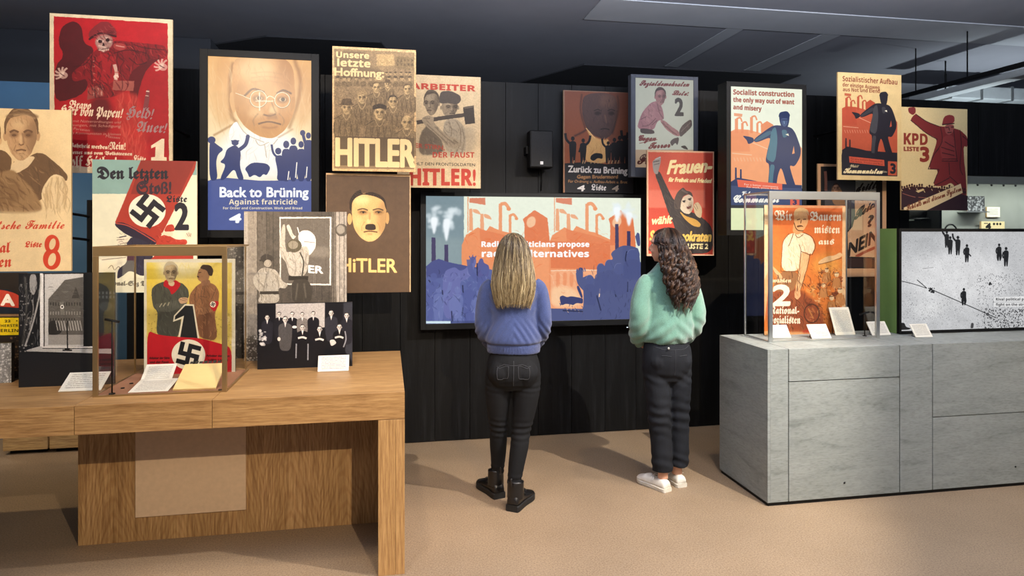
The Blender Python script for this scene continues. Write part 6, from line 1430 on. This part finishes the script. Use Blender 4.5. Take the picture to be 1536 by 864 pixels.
def hand(bm, w, d, up, side, curl=.6, L=.17):
    """palm and five separate fingers; d = pointing direction, up = back of the hand, side = thumb side"""
    w = Vector(w); d = Vector(d).normalized(); up = Vector(up); up = (up - d * up.dot(d)).normalized(); s = d.cross(up).normalized() * side
    def pt(a, b, c): return w + d * a + s * b + up * c
    P = lambda a, b, c, r: (*pt(a, b, c), r)
    for b in (-.026, -.009, .009, .026): limb(bm, [P(-.01, b * .7, 0, .014), P(.035, b, 0, .0145), P(.080, b, 0, .0115)], 10)
    for i, (b, l) in enumerate(((.029, .070), (.010, .080), (-.010, .075), (-.028, .058))):
        c1, c2, c3 = curl * .6, curl * 1.4, curl * 2.1; q = .078; x = 0.; z = 0.
        pts = [P(q - .012, b, 0, .0095), P(q, b, 0, .0093)]
        for ang, f in ((c1, .42), (c2, .32), (c3, .26)):
            x += l * f * math.cos(ang); z -= l * f * math.sin(ang); pts.append(P(q + x, b, z, .0086 - .0009 * len(pts) + .001))
        limb(bm, pts, 10)
    limb(bm, [P(.012, .022, -.002, .013), P(.040, .045, -.010, .0115), P(.066, .056, -.020, .010), P(.088, .056, -.032, .008)], 10)
def head(bm, top, turn, cx=0.0):
    """head facing +Y, crown at top, turned about the neck"""
    c, s = math.cos(turn), math.sin(turn); b2 = bmesh.new(); k = top - 1.65
    torso(b2, [(0, .062, 1.432, .020, .018), (0, .052, 1.445, .036, .034), (0, .034, 1.468, .052, .060), (0, .014, 1.50, .064, .083), (0, .004, 1.54, .070, .094), (0, -.002, 1.575, .073, .098), (0, -.006, 1.61, .066, .088), (0, -.008, 1.635, .046, .062), (0, -.008, 1.648, .016, .02)], 28)
    limb(b2, [(0, .094, 1.548, .008), (0, .108, 1.525, .010), (0, .114, 1.512, .0115), (0, .100, 1.505, .010)], 10)
    for sx in (-1, 1):
        blob(b2, (sx * .010, .106, 1.510), (.007, .008, .006)); blob(b2, (sx * .030, .078, 1.500), (.020, .018, .018))
        limb(b2, [(sx * .012, .098, 1.562, .008), (sx * .034, .090, 1.566, .009), (sx * .054, .070, 1.558, .009)], 10)
        limb(b2, [(sx * .072, .000, 1.510, .006), (sx * .077, -.008, 1.530, .009), (sx * .078, -.012, 1.552, .010), (sx * .074, -.006, 1.562, .006)], 10)
    limb(b2, [(-.022, .090, 1.477, .004), (-.006, .098, 1.480, .0058), (.006, .098, 1.480, .0058), (.022, .090, 1.477, .004)], 10)
    limb(b2, [(-.020, .088, 1.470, .004), (0, .095, 1.467, .0068), (.020, .088, 1.470, .004)], 10)
    for v in b2.verts:
        x, y = v.co.x, v.co.y; v.co = Vector((cx + x * c - y * s, x * s + y * c, v.co.z + k))
    t = bpy.data.meshes.new('t'); b2.to_mesh(t); b2.free(); bm.from_mesh(t); bpy.data.meshes.remove(t)
def strands(name, paths, mat, parent, r=.0018, tones=None, root=.3):
    """many thin hair strands as one mesh, each with its own tone"""
    V = []; F = []; T = []
    for i, P in enumerate(paths):
        P = np.array(P); n = len(P); d = np.gradient(P, axis=0); d /= np.maximum(np.linalg.norm(d, axis=1, keepdims=True), 1e-6)
        a = np.cross(d, [0.31, 0.9, 0.1]); a /= np.linalg.norm(a, axis=1, keepdims=True); b = np.cross(d, a)
        w = r * (np.sin(np.linspace(.25, math.pi - .12, n)) ** .5)[:, None] * (.8 + .5 * tones[i])
        base = len(V)
        ring = [P + (a * math.cos(q) + b * math.sin(q)) * w for q in (0, 2.094, 4.189)]
        for k in range(n):
            for rr in ring: V.append(rr[k]); T.append(max(0., tones[i] - root * max(0., 1 - 2.2 * k / n)))
        for k in range(n - 1):
            for q in range(3):
                F.append((base + k * 3 + q, base + k * 3 + (q + 1) % 3, base + k * 3 + 3 + (q + 1) % 3, base + k * 3 + 3 + q))
    me = bpy.data.meshes.new(name); me.from_pydata([tuple(v) for v in V], [], F)
    at_ = me.color_attributes.new('tone', 'FLOAT_COLOR', 'POINT')
    at_.data.foreach_set('color', np.array([(t, t, t, 1) for t in T], np.float32).ravel())
    return link(name, me, mat, parent, True)
def hair_mat(name, stops, rough=.42):
    t = NT(name, rough, 0, .5); at_ = t.n('ShaderNodeAttribute', attribute_name='tone')
    t.base(t.ramp(at_.outputs['Fac'], stops)); t.set('Anisotropic', .5); return t.m
def knit(name, col, col2, scale, fuzz=.2, bump=.5):
    t = NT(name, .9, 0, .2)
    wv = t.n('ShaderNodeTexWave', wave_type='BANDS', bands_direction='X'); wv.inputs['Scale'].default_value = scale; wv.inputs['Distortion'].default_value = 1.5
    wv.inputs['Detail'].default_value = 1; t.l(t.coord(), wv.inputs['Vector'])
    n = t.noise(220, detail=3); n2 = t.noise(9, detail=3)
    t.base(t.mix(t.mix(col, col2, n2), t.ramp(n, [(.3, 'b8b8b8'), (.65, 'ffffff')]), .6, 'MULTIPLY'))
    m = t.n('ShaderNodeMath', operation='ADD'); t.l(wv.outputs['Fac'], m.inputs[0]); t.l(n, m.inputs[1]); t.bump(m.outputs[0], bump, .002)
    t.set('Sheen Weight', fuzz); t.set('Sheen Roughness', .5); return t.m
def denim(name, c0, c1):
    t = NT(name, .85, 0, .25); n = t.noise(3.5, detail=5); f = t.noise(300, detail=2)
    t.base(t.mix(t.ramp(n, [(.3, c0), (.7, c1)]), t.ramp(f, [(.3, '9a9a9a'), (.65, 'ffffff')]), .7, 'MULTIPLY')); t.bump(f, .25, .001); return t.m
M['skin'] = plain('skin', 'd8a488', .5, var=.03, nsc=14); M['skin'].node_tree.nodes['Principled BSDF'].inputs['Subsurface Weight'].default_value = .08
M['skin'].node_tree.nodes['Principled BSDF'].inputs['Subsurface Radius'].default_value = (.01, .004, .002)
M['eye'] = plain('eye', 'f2efe9', .2, var=0); M['iris'] = plain('iris', '3c4a5a', .2, var=0)

def scalp(name, mat, parent, top, turn, seed):
    """hair lying close over the skull down to the hairline"""
    k = top - 1.65; bm = bmesh.new()
    torso(bm, [(0, -.012, 1.49, .074, .090), (0, -.010, 1.54, .0775, .100), (0, -.008, 1.575, .080, .1035), (0, -.009, 1.61, .072, .094), (0, -.010, 1.637, .050, .068), (0, -.010, 1.652, .017, .023)], 48)
    line = lambda x, y: 1.602 - .012 * math.cos(x * 30) if y > .045 else (1.602 - (.045 - y) * 2.2 if y > 0 else 1.44)
    bmesh.ops.delete(bm, geom=[v for v in bm.verts if v.co.z < line(v.co.x, v.co.y) or v.co.y < -.004], context='VERTS')
    c, s = math.cos(turn), math.sin(turn)
    for v in bm.verts:
        a = math.atan2(v.co.y, v.co.x); r = 1 + .012 * math.sin(a * 38 + v.co.z * 20); x, y = v.co.x * r, v.co.y * r
        v.co = Vector((x * c - y * s, x * s + y * c, v.co.z + k))
    return bmobj(name, bm, mat, parent, True)
def shoe(parent, x, y, rz, L, W, upper, sole, sole_h, top, chunky, lace_m, top_r):
    """one shoe: shaped upper, sole, tongue and laces; heel at (x, y)"""
    r = bpy.data.objects.new('shoe', None); COL.objects.link(r); r.parent = parent; r.location = (x, y, 0); r.rotation_euler = (0, 0, rz)
    prof = [(0, .60), (.06, .74), (.25, .76), (.45, .80), (.65, .96), (.80, .98), (.92, .74), (1.0, .30)]
    def outline(grow, n=14):
        P = crs([(s * L, w * W / 2) for s, w in prof], 3); q = []
        for s, w in P: q.append((s, w + grow))
        return q
    bm = bmesh.new(); rings = []
    hs = crs([(0, top * .75), (.12, top), (.30, top), (.42, top * (.80 if chunky else .9)), (.55, .072), (.75, .052), (.92, .045), (1.0, .02)], 3)
    for (s, w), (_, h) in zip(outline(0), hs):
        ring = []
        for k in range(16):
            t = math.pi * k / 15; c_, s_ = math.cos(t), math.sin(t)
            ring.append((w * math.copysign(abs(c_) ** .75, c_), s, sole_h + (h - sole_h) * s_ ** (.8 if h < .08 else .55)))
        rings.append(ring)
    ring_loft(bm, rings); bmesh.ops.recalc_face_normals(bm, faces=bm.faces)
    bmobj('upper', bm, upper, r, True)
    bm = bmesh.new(); O = outline(.006 if chunky else .004); rings = []
    for z, g in ((.0, -.003), (.004, 0), (sole_h - .003, 0), (sole_h + (.004 if chunky else .002), -.004)):
        rings.append([(w + g, s - .004, z) for s, w in O] + [(-(w + g), s - .004, z) for s, w in O[::-1]])
    ring_loft(bm, rings); bmesh.ops.recalc_face_normals(bm, faces=bm.faces); bmobj('sole', bm, sole, r)
    if chunky:
        bm = bmesh.new(); limb(bm, [(0, .055, .07, .052), (0, .052, .12, .050), (0, .055, .165, .049)], 18); bmobj('shaft', bm, upper, r, True)
        bm = bmesh.new(); limb(bm, [(0, -.002, .15, .004), (0, -.012, .17, .005), (0, -.012, .195, .005), (0, 0.004, .19, .004)], 8); bmobj('pull_tab', bm, upper, r, True)
    bm = bmesh.new()
    for k in range(4):
        s = .42 * L + k * .022; z = (.098 if chunky else .078) - k * .009
        add_tube(bm, [(-.024, s, z - .006), (0, s + .006, z + .004), (.024, s, z - .006)], .0024, 6)
    for sx in (-1, 1): add_tube(bm, [(0, .40 * L, top * .92), (sx * .03, .39 * L - .01, top * .98), (sx * .055, .36 * L - .02, top * .9), (sx * .04, .38 * L, top * .78), (0, .41 * L, top * .86)], .002, 6)
    bmobj('laces', bm, lace_m, r, True)
    return r

def visitor(name, label, X, Y, rz): return thing(name, label, 'person', (X, Y, 0), rz, None)

# ---- visitor 1: straight blonde hair, blue sweater, black jeans, black boots
w1 = visitor('person', 'blonde person in blue sweater and black jeans facing the big screen', .753, 3.98, -YAW)
bm = bmesh.new(); head(bm, 1.65, 0)
limb(bm, [(0, .012, 1.47, .052), (0, .004, 1.43, .048), (0, -.004, 1.39, .052), (0, -.006, 1.35, .07)], 18)
torso(bm, [(0, 0, .80, .11, .08), (0, 0, .95, .12, .085), (0, 0, 1.08, .115, .08), (0, 0, 1.22, .135, .085), (0, 0, 1.32, .125, .070), (0, 0, 1.365, .07, .045)], 24)
for sx in (-1, 1):
    limb(bm, [(sx * .115, 0, 1.318, .036), (sx * .158, -.01, 1.24, .034), (sx * .172, -.015, 1.12, .034), (sx * .165, .04, 1.04, .031), (sx * .135, .11, .96, .026), (sx * .105, .16, .925, .024)], 14)
    hand(bm, (sx * .095, .170, .925), (-sx * .85, .35, -.30), (sx * .2, .7, .6), -sx if sx < 0 else -sx, .45)
limb(bm, [(-.08, 0, .82, .062), (-.091, .016, .65, .060), (-.091, .052, .47, .040), (-.093, .09, .32, .036), (-.098, .15, .12, .034), (-.098, .17, .07, .036)], 14)
limb(bm, [(.075, 0, .82, .062), (.074, .002, .65, .060), (.050, .007, .47, .040), (.030, -.022, .32, .036), (.004, -.045, .12, .030), (.005, -.04, .07, .036)], 14)
fuse('body', bm, M['skin'], w1, .0055, 2)
for sx in (-1, 1):
    bm = bmesh.new(); blob(bm, (sx * .030, .0785, 1.540), (.012, .012, .0105)); e_ = bmobj('eye', bm, M['eye'], w1, True)
    bm = bmesh.new(); blob(bm, (sx * .030, .0885, 1.540), (.005, .0035, .005)); bmobj('iris', bm, M['iris'], e_, True)
bm = bmesh.new()
torso(bm, [(0, 0, .928, .156, .112), (0, 0, .936, .160, .116), (0, -.002, .975, .163, .120), (0, -.006, 1.0, .170, .128), (0, -.006, 1.05, .166, .126), (0, -.004, 1.12, .152, .116), (0, -.002, 1.20, .155, .112), (0, -.004, 1.28, .168, .112), (0, -.006, 1.34, .160, .098), (0, -.006, 1.378, .118, .078), (0, -.002, 1.415, .068, .062), (0, 0, 1.43, .058, .056)], 36)
for sx in (-1, 1):
    limb(bm, [(sx * .118, -.004, 1.338, .052), (sx * .150, -.008, 1.305, .055), (sx * .172, -.014, 1.22, .052), (sx * .182, -.02, 1.13, .050), (sx * .176, .005, 1.06, .051), (sx * .158, .07, .995, .046), (sx * .135, .115, .955, .038), (sx * .120, .135, .94, .034)], 20)
def f1(co):
    x, y, z = co[:, 0], co[:, 1], co[:, 2]
    side = np.abs(x)
    f = .0045 * nz(co, (11, 11, 5)) + .002 * nz(co, (26, 26, 12), 5)
    f += .0035 * np.sin((z * 1.0 + side * 1.6) * 95 + 2 * nz(co, (7, 7, 7), 9)) * np.clip((z - .98) / .05, 0, 1) * np.clip((1.16 - z) / .08, 0, 1) * .9
    f += .004 * np.sin((z - side * 1.3) * 75) * np.exp(-((side - .13) / .03) ** 2) * np.clip((1.36 - z) / .1, 0, 1) * np.clip((z - 1.15) / .05, 0, 1)
    f += .0016 * np.sin(np.arctan2(y, x) * 70) * (z < .982) * (side < .175)
    f -= .007 * np.exp(-((z - .983) / .008) ** 2) * (side < .2) * (np.abs(y) < .14)
    return f.astype(np.float32)
sw1 = fuse('sweater', bm, knit('knit_blue', '3e4b76', '4c5b8f', 120, .25), w1, .0065, 3, f1)
bm = bmesh.new()
torso(bm, [(0, 0, .99, .128, .095), (0, 0, .93, .140, .104), (0, -.006, .88, .155, .116), (0, -.010, .83, .163, .122), (0, -.008, .78, .160, .118), (0, -.002, .735, .140, .10), (0, 0, .71, .10, .08)], 32)
for sx in (-1, 1): blob(bm, (sx * .075, -.062, .815), (.078, .070, .085))
limb(bm, [(-.083, 0, .80, .086), (-.090, .008, .70, .082), (-.094, .022, .60, .071), (-.092, .045, .50, .060), (-.090, .055, .45, .0565), (-.092, .075, .36, .054), (-.095, .105, .27, .048), (-.098, .135, .18, .041), (-.099, .15, .13, .040)], 22)
limb(bm, [(.080, 0, .80, .088), (.078, 0, .70, .084), (.070, .004, .60, .073), (.054, .008, .50, .062), (.047, .006, .45, .058), (.036, -.015, .36, .056), (.022, -.03, .27, .050), (.008, -.04, .18, .043), (.003, -.045, .125, .041)], 22)
def f2(co):
    z = co[:, 2]; f = .002 * nz(co, (14, 14, 8))
    kn = np.exp(-((z - .46) / .06) ** 2) + .6 * np.exp(-((z - .16) / .05) ** 2) + .5 * np.exp(-((z - .72) / .04) ** 2)
    f += .0035 * kn * np.sin(z * 170 + 3 * nz(co, (9, 9, 3), 4)); return f.astype(np.float32)
j1 = fuse('jeans', bm, denim('denim_black', '101114', '191b1f'), w1, .0065, 3, f2)
# pockets, yoke and seams
def surf_tube(name, pts, r, mat, parent, src, off=.001):
    """a seam that follows the cloth surface"""
    from mathutils.bvhtree import BVHTree
    me = src.data; bvh = BVHTree.FromPolygons([v.co for v in me.vertices], [p.vertices for p in me.polygons])
    q = []
    for p in crs(pts, 6):
        h = bvh.find_nearest(Vector(p)); q.append(h[0] + h[1] * off)
    return tube(name, q, r, mat, parent, 6)
M['seam'] = plain('seam', '34363b', .8, var=0)
for sx in (-1, 1):
    surf_tube('pocket_seam', [(sx * .035, -.2, .885), (sx * .125, -.2, .895)], .0016, M['seam'], w1, j1)
    surf_tube('pocket_seam', [(sx * .035, -.2, .885), (sx * .045, -.2, .785), (sx * .082, -.2, .765), (sx * .120, -.2, .790), (sx * .125, -.2, .895)], .0016, M['seam'], w1, j1)
surf_tube('back_seam', [(0, -.2, .93), (0, -.2, .80), (0, -.15, .73)], .0016, M['seam'], w1, j1)
surf_tube('yoke_seam', [(-.14, -.2, .915), (0, -.2, .890), (.14, -.2, .915)], .0016, M['seam'], w1, j1)
LB = plain('boot_leather', '101012', .32, var=.15, nsc=30); RB = plain('boot_sole', '0c0c0d', .7); LC = plain('boot_lace', '1c1a18', .8)
shoe(w1, -.085, .095, math.radians(28), .275, .105, LB, RB, .034, .095, True, LC, .05)
shoe(w1, -.008, -.10, math.radians(-24), .275, .105, LB, RB, .034, .095, True, LC, .05)
# hair: parted sheet of straight strands
ez = [1.655, 1.648, 1.625, 1.59, 1.54, 1.48, 1.41, 1.34, 1.28, 1.22]
ea = [.004, .028, .057, .080, .096, .108, .119, .125, .116, .098]
eb = [.004, .040, .074, .098, .108, .108, .095, .072, .056, .046]
ey = [-.008, -.010, -.012, -.014, -.016, -.026, -.055, -.082, -.098, -.108]
def env(z, tab): return np.interp(z, ez[::-1], tab[::-1])
def hair_pt(phi, z, g=1.0):
    return (env(z, ea) * g * math.sin(phi), env(z, ey) - env(z, eb) * g * math.cos(phi), z)
bm = bmesh.new(); rows = []
zz = list(np.linspace(1.654, 1.60, 8)) + list(np.linspace(1.585, 1.235, 18))
for z in zz:
    lim = math.radians(150 if z > 1.56 else np.interp(z, [1.3, 1.56], [100, 128]))
    rows.append([hair_pt(p, z, .96 + .02 * math.sin(p * 23)) for p in np.linspace(-lim, lim, 40)] + [(env(z, ea) * .80 * math.sin(p), env(z, ey) + .004 - env(z, eb) * .70 * math.cos(p), z) for p in np.linspace(lim, -lim, 40)])
ring_loft(bm, rows); bmesh.ops.recalc_face_normals(bm, faces=bm.faces)
HB = [(0, '4a3c2c'), (.35, '766548'), (.7, 'a08d68'), (1, 'c8b890')]
hm1 = hair_mat('hair_blonde', HB)
hb = plain('hair_blonde_base', '7a6040', .5, var=.2, nsc=40)
hair1 = bmobj('hair', bm, hb, w1, True)
paths = []; tones = []
for i in range(1300):
    lay = rng.uniform(.97, 1.07); phi0 = rng.uniform(-2.1, 2.1); zs = 1.652
    lim = 1.9 if abs(phi0) < 2.2 else 2.1
    phi0 = max(-lim, min(lim, phi0)); P = []
    zend = 1.235 - rng.uniform(-.035, .02) + .02 * abs(math.sin(phi0)) * rng.uniform(-1, 1) 
    if rng.random() < .12: zend += rng.uniform(.02, .12)
    start = rng.uniform(0, .05) if rng.random() < .75 else rng.uniform(0, .25)
    drift = rng.normal(0, .10); ph = rng.uniform(0, 6.28); fr = rng.uniform(8, 16)
    for t in np.linspace(0, 1, 18):
        z = zs - start - (zs - start - zend) * t ** 1.15
        sp = 1 - .12 * max(0, (1.34 - z) / .12)
        phi = phi0 * (1 if z > 1.56 else np.interp(z, [1.22, 1.56], [.80, 1.0])) + drift * t
        clump = .045 * math.sin(round(phi0 * 7) * 2.3 + t * 4)
        x, y, z_ = hair_pt(phi + clump, z, lay)
        P.append((x + .0025 * math.sin(ph + t * fr), y + .0015 * math.cos(ph + t * fr), z_))
    paths.append(P); tones.append(float(np.clip(.42 + .30 * math.sin(round(phi0 * 9) * 1.7) * .6 + rng.normal(0, .2), 0, 1)))
scalp('hair_cap', hb, hair1, 1.65, 0, 1)
s1 = strands('strands', paths, hm1, hair1, .0017, tones); tag(s1, kind='stuff')

# ---- visitor 2: long dark curls, mint sweater, dark cropped trousers, white sneakers
w2 = visitor('person', 'person with long dark curly hair in mint green sweater', 1.784, 4.071, -YAW + .20)
T2 = 1.685
bm = bmesh.new(); head(bm, T2, .80)
limb(bm, [(0, .012, 1.50, .052), (0, .004, 1.46, .048), (0, -.004, 1.42, .052), (0, -.006, 1.38, .07)], 18)
torso(bm, [(0, 0, .82, .11, .08), (0, 0, .98, .12, .085), (0, 0, 1.10, .115, .08), (0, 0, 1.24, .135, .085), (0, 0, 1.335, .125, .070), (0, 0, 1.385, .07, .045)], 24)
for sx in (-1, 1):
    limb(bm, [(sx * .115, 0, 1.335, .036), (sx * .163, -.01, 1.26, .034), (sx * .182, -.015, 1.13, .034), (sx * .172, .05, 1.04, .031), (sx * .140, .12, .95, .026), (sx * .110, .165, .915, .024)], 14)
    hand(bm, (sx * .095, .180, .915), (-sx * .85, .35, -.30), (sx * .2, .7, .6), -sx, .45)
limb(bm, [(-.07, 0, .82, .062), (-.065, 0, .65, .066), (-.05, 0, .47, .046), (-.042, -.01, .32, .042), (-.036, -.02, .14, .032), (-.036, -.02, .07, .034)], 14)
limb(bm, [(.07, 0, .82, .062), (.082, 0, .65, .066), (.085, .02, .47, .046), (.088, .03, .32, .042), (.09, .035, .14, .032), (.09, .04, .07, .034)], 14)
fuse('body', bm, M['skin'], w2, .0055, 2)
for sx in (-1, 1):
    c_, s_ = math.cos(.80), math.sin(.80)
    for nm, yy, rr, mm in (('eye', .0785, (.012, .012, .011), M['eye']), ('iris', .0885, (.005, .0035, .005), M['iris'])):
        x, y = sx * .030, yy; bm = bmesh.new(); blob(bm, (x * c_ - y * s_, x * s_ + y * c_, 1.540 + T2 - 1.65), rr)
        if nm == 'eye': e_ = bmobj('eye', bm, mm, w2, True)
        else: bmobj('iris', bm, mm, e_, True)
bm = bmesh.new()
torso(bm, [(0, 0, .945, .150, .115), (0, -.002, .965, .162, .126), (0, -.006, 1.0, .172, .138), (0, -.006, 1.08, .168, .136), (0, -.002, 1.18, .160, .124), (0, -.004, 1.28, .168, .118), (0, -.006, 1.36, .160, .102), (0, -.006, 1.402, .118, .080), (0, -.002, 1.44, .070, .064), (0, 0, 1.458, .058, .056)], 36)
for sx in (-1, 1):
    limb(bm, [(sx * .118, -.004, 1.352, .054), (sx * .155, -.008, 1.31, .060), (sx * .182, -.014, 1.22, .064), (sx * .190, -.022, 1.12, .070), (sx * .182, .010, 1.04, .070), (sx * .160, .080, .975, .062), (sx * .138, .125, .935, .042), (sx * .124, .145, .922, .035)], 20)
def f3(co):
    x, y, z = co[:, 0], co[:, 1], co[:, 2]; side = np.abs(x)
    f = .006 * nz(co, (9, 9, 5), 3) + .0025 * nz(co, (24, 24, 14), 8)
    f += .004 * np.sin((z + side * .9) * 70 + 2 * nz(co, (6, 6, 6), 2)) * np.clip((1.15 - z) / .08, 0, 1)
    f += .0018 * np.sin(np.arctan2(y, x) * 60) * (z < .972) * (side < .17); return f.astype(np.float32)
sw2 = fuse('sweater', bm, knit('knit_mint', '6a9a87', '82b09c', 90, .5, .6), w2, .0065, 3, f3)
bm = bmesh.new()
torso(bm, [(0, 0, .985, .140, .105), (0, 0, .945, .146, .110), (0, -.006, .90, .156, .118), (0, -.008, .84, .163, .122), (0, -.006, .78, .158, .115), (0, 0, .73, .135, .10), (0, 0, .70, .10, .08)], 32)
for sx in (-1, 1): blob(bm, (sx * .072, -.050, .83), (.075, .068, .085))
limb(bm, [(-.078, 0, .80, .086), (-.070, 0, .70, .084), (-.060, 0, .60, .080), (-.052, .002, .50, .076), (-.047, 0, .40, .072), (-.042, -.006, .30, .069), (-.038, -.012, .20, .067), (-.036, -.016, .118, .066)], 24)
limb(bm, [(.080, 0, .80, .086), (.084, .004, .70, .083), (.088, .012, .60, .078), (.092, .02, .50, .073), (.094, .024, .40, .069), (.096, .028, .30, .066), (.098, .03, .20, .065), (.098, .034, .128, .065)], 24)
def f4(co):
    z = co[:, 2]; f = .0035 * nz(co, (10, 10, 5), 6) + .0015 * nz(co, (25, 25, 12), 1)
    k = np.exp(-((z - .47) / .10) ** 2) + .8 * np.exp(-((z - .17) / .06) ** 2) + .6 * np.exp(-((z - .72) / .05) ** 2)
    f += .0045 * k * np.sin(z * 95 + co[:, 0] * 30 + 4 * nz(co, (7, 7, 3), 4)); return f.astype(np.float32)
j2 = fuse('trousers', bm, denim('denim_charcoal', '191b20', '272a30'), w2, .0065, 3, f4)
surf_tube('waistband_seam', [(-.15, -.1, .945), (-.08, -.2, .938), (0, -.2, .936), (.08, -.2, .938), (.15, -.1, .945)], .0018, M['seam'], w2, j2)
surf_tube('back_seam', [(0, -.2, .935), (0, -.2, .82), (0, -.15, .73)], .0016, M['seam'], w2, j2)
for sx in (-1, 1): surf_tube('pocket_seam', [(sx * .035, -.2, .880), (sx * .125, -.2, .890)], .002, M['seam'], w2, j2)
M['button'] = plain('button', 'c9c9c4', .3, .8)
bm = bmesh.new(); blob(bm, (-.045, -.128, .925), (.008, .004, .008)); bmobj('button', bm, M['button'], w2, True)
WU = plain('sneaker_canvas', 'e2ddd0', .7, var=.06, nsc=30); WS = plain('sneaker_sole', 'd8d2c2', .7, var=.1, nsc=30); WL = plain('sneaker_lace', 'f0ede4', .8, var=0)
shoe(w2, -.028, -.075, math.radians(22), .262, .098, WU, WS, .024, .072, False, WL, .04)
shoe(w2, .098, -.02, math.radians(6), .262, .098, WU, WS, .024, .072, False, WL, .04)
# socks of skin are bare ankles; hair below
ez2 = [1.69, 1.682, 1.655, 1.62, 1.57, 1.51, 1.44, 1.36, 1.28, 1.20]
ea2 = [.004, .032, .062, .084, .094, .100, .108, .114, .104, .064]
eb2 = [.004, .040, .074, .098, .108, .106, .098, .080, .062, .042]
ey2 = [-.008, -.010, -.012, -.014, -.020, -.040, -.072, -.100, -.118, -.130]
def e2(z, tab): return np.interp(z, ez2[::-1], tab[::-1])
def hp2(phi, z, g=1.0):
    dx = .008 + .024 * np.clip((1.60 - z) / .3, 0, 1)
    return (dx + e2(z, ea2) * g * math.sin(phi), e2(z, ey2) - e2(z, eb2) * g * math.cos(phi), z)
bm = bmesh.new(); rows = []
for z in list(np.linspace(1.689, 1.64, 8)) + list(np.linspace(1.62, 1.23, 18)):
    lo, hi = (-1.6, 2.5) if z > 1.60 else (-1.15, 1.6)
    rows.append([hp2(p, z, .93 + .04 * math.sin(p * 9 + z * 60)) for p in np.linspace(lo, hi, 40)] + [tuple(np.array(hp2(p, z, .72)) + np.array((0, .004, 0))) for p in np.linspace(hi, lo, 40)])
ring_loft(bm, rows); bmesh.ops.recalc_face_normals(bm, faces=bm.faces)
hair2 = bmobj('hair', bm, plain('hair_dark_base', '2a1c14', .5, var=.2, nsc=40), w2, True)
paths = []; tones = []
CL = [(rng.uniform(-1.6, 2.5), rng.uniform(.95, 1.14), (1.225 + rng.normal(0, .035)) if rng.random() < .6 else rng.uniform(1.2, 1.45), rng.uniform(0, 6.28), rng.uniform(.008, .016), rng.uniform(.060, .115), rng.normal(0, .2)) for _ in range(110)]
for i in range(1540):
    top = i % 4 == 0
    ck = CL[i % len(CL)]; phi0 = ck[0] + rng.normal(0, .035); lay = ck[1] + rng.normal(0, .012)
    zend = ck[2] + rng.normal(0, .012); start = rng.uniform(0, .05); ph = ck[3] + rng.normal(0, .35); am = ck[4] * rng.uniform(.8, 1.2); wl = ck[5]; P = []
    n = 44; zs = 1.687 - start
    for t in np.linspace(0, 1, n):
        z = zs - (zs - zend) * t ** 1.08
        lim = 1.0 if z > 1.58 else np.interp(z, [1.25, 1.58], [.55, .72])
        x, y, z_ = hp2(phi0 * lim + .1 * math.sin(ph), z, lay + .04 * t)
        k = am * np.clip((1.60 - z) / .12, .12, 1)
        P.append((x + k * math.cos(ph + z / wl * 6.28), y + k * math.sin(ph + z / wl * 6.28) * .9 - .004, z_))
    paths.append(P); tones.append(float(np.clip(.42 + ck[6] + rng.normal(0, .16), 0, 1)))
hm2 = hair_mat('hair_dark', [(0, '120b08'), (.4, '2e1e16'), (.75, '4e3626'), (1, '72543a')], .33)
scalp('hair_cap', hair2.data.materials[0], hair2, T2, .80, 2)
tag(strands('strands', paths, hm2, hair2, .0017, tones), kind='stuff')
# half-up tie across the back of the head
bm = bmesh.new(); add_tube(bm, [tuple(np.array(hp2(p, 1.625 - .012 * math.cos(p), 1.06))) for p in np.linspace(-1.6, 1.6, 20)], .006, 8); bmobj('hair_twist', bm, plain('hair_twist', '3a281c', .45, var=.2, nsc=60), hair2, True)
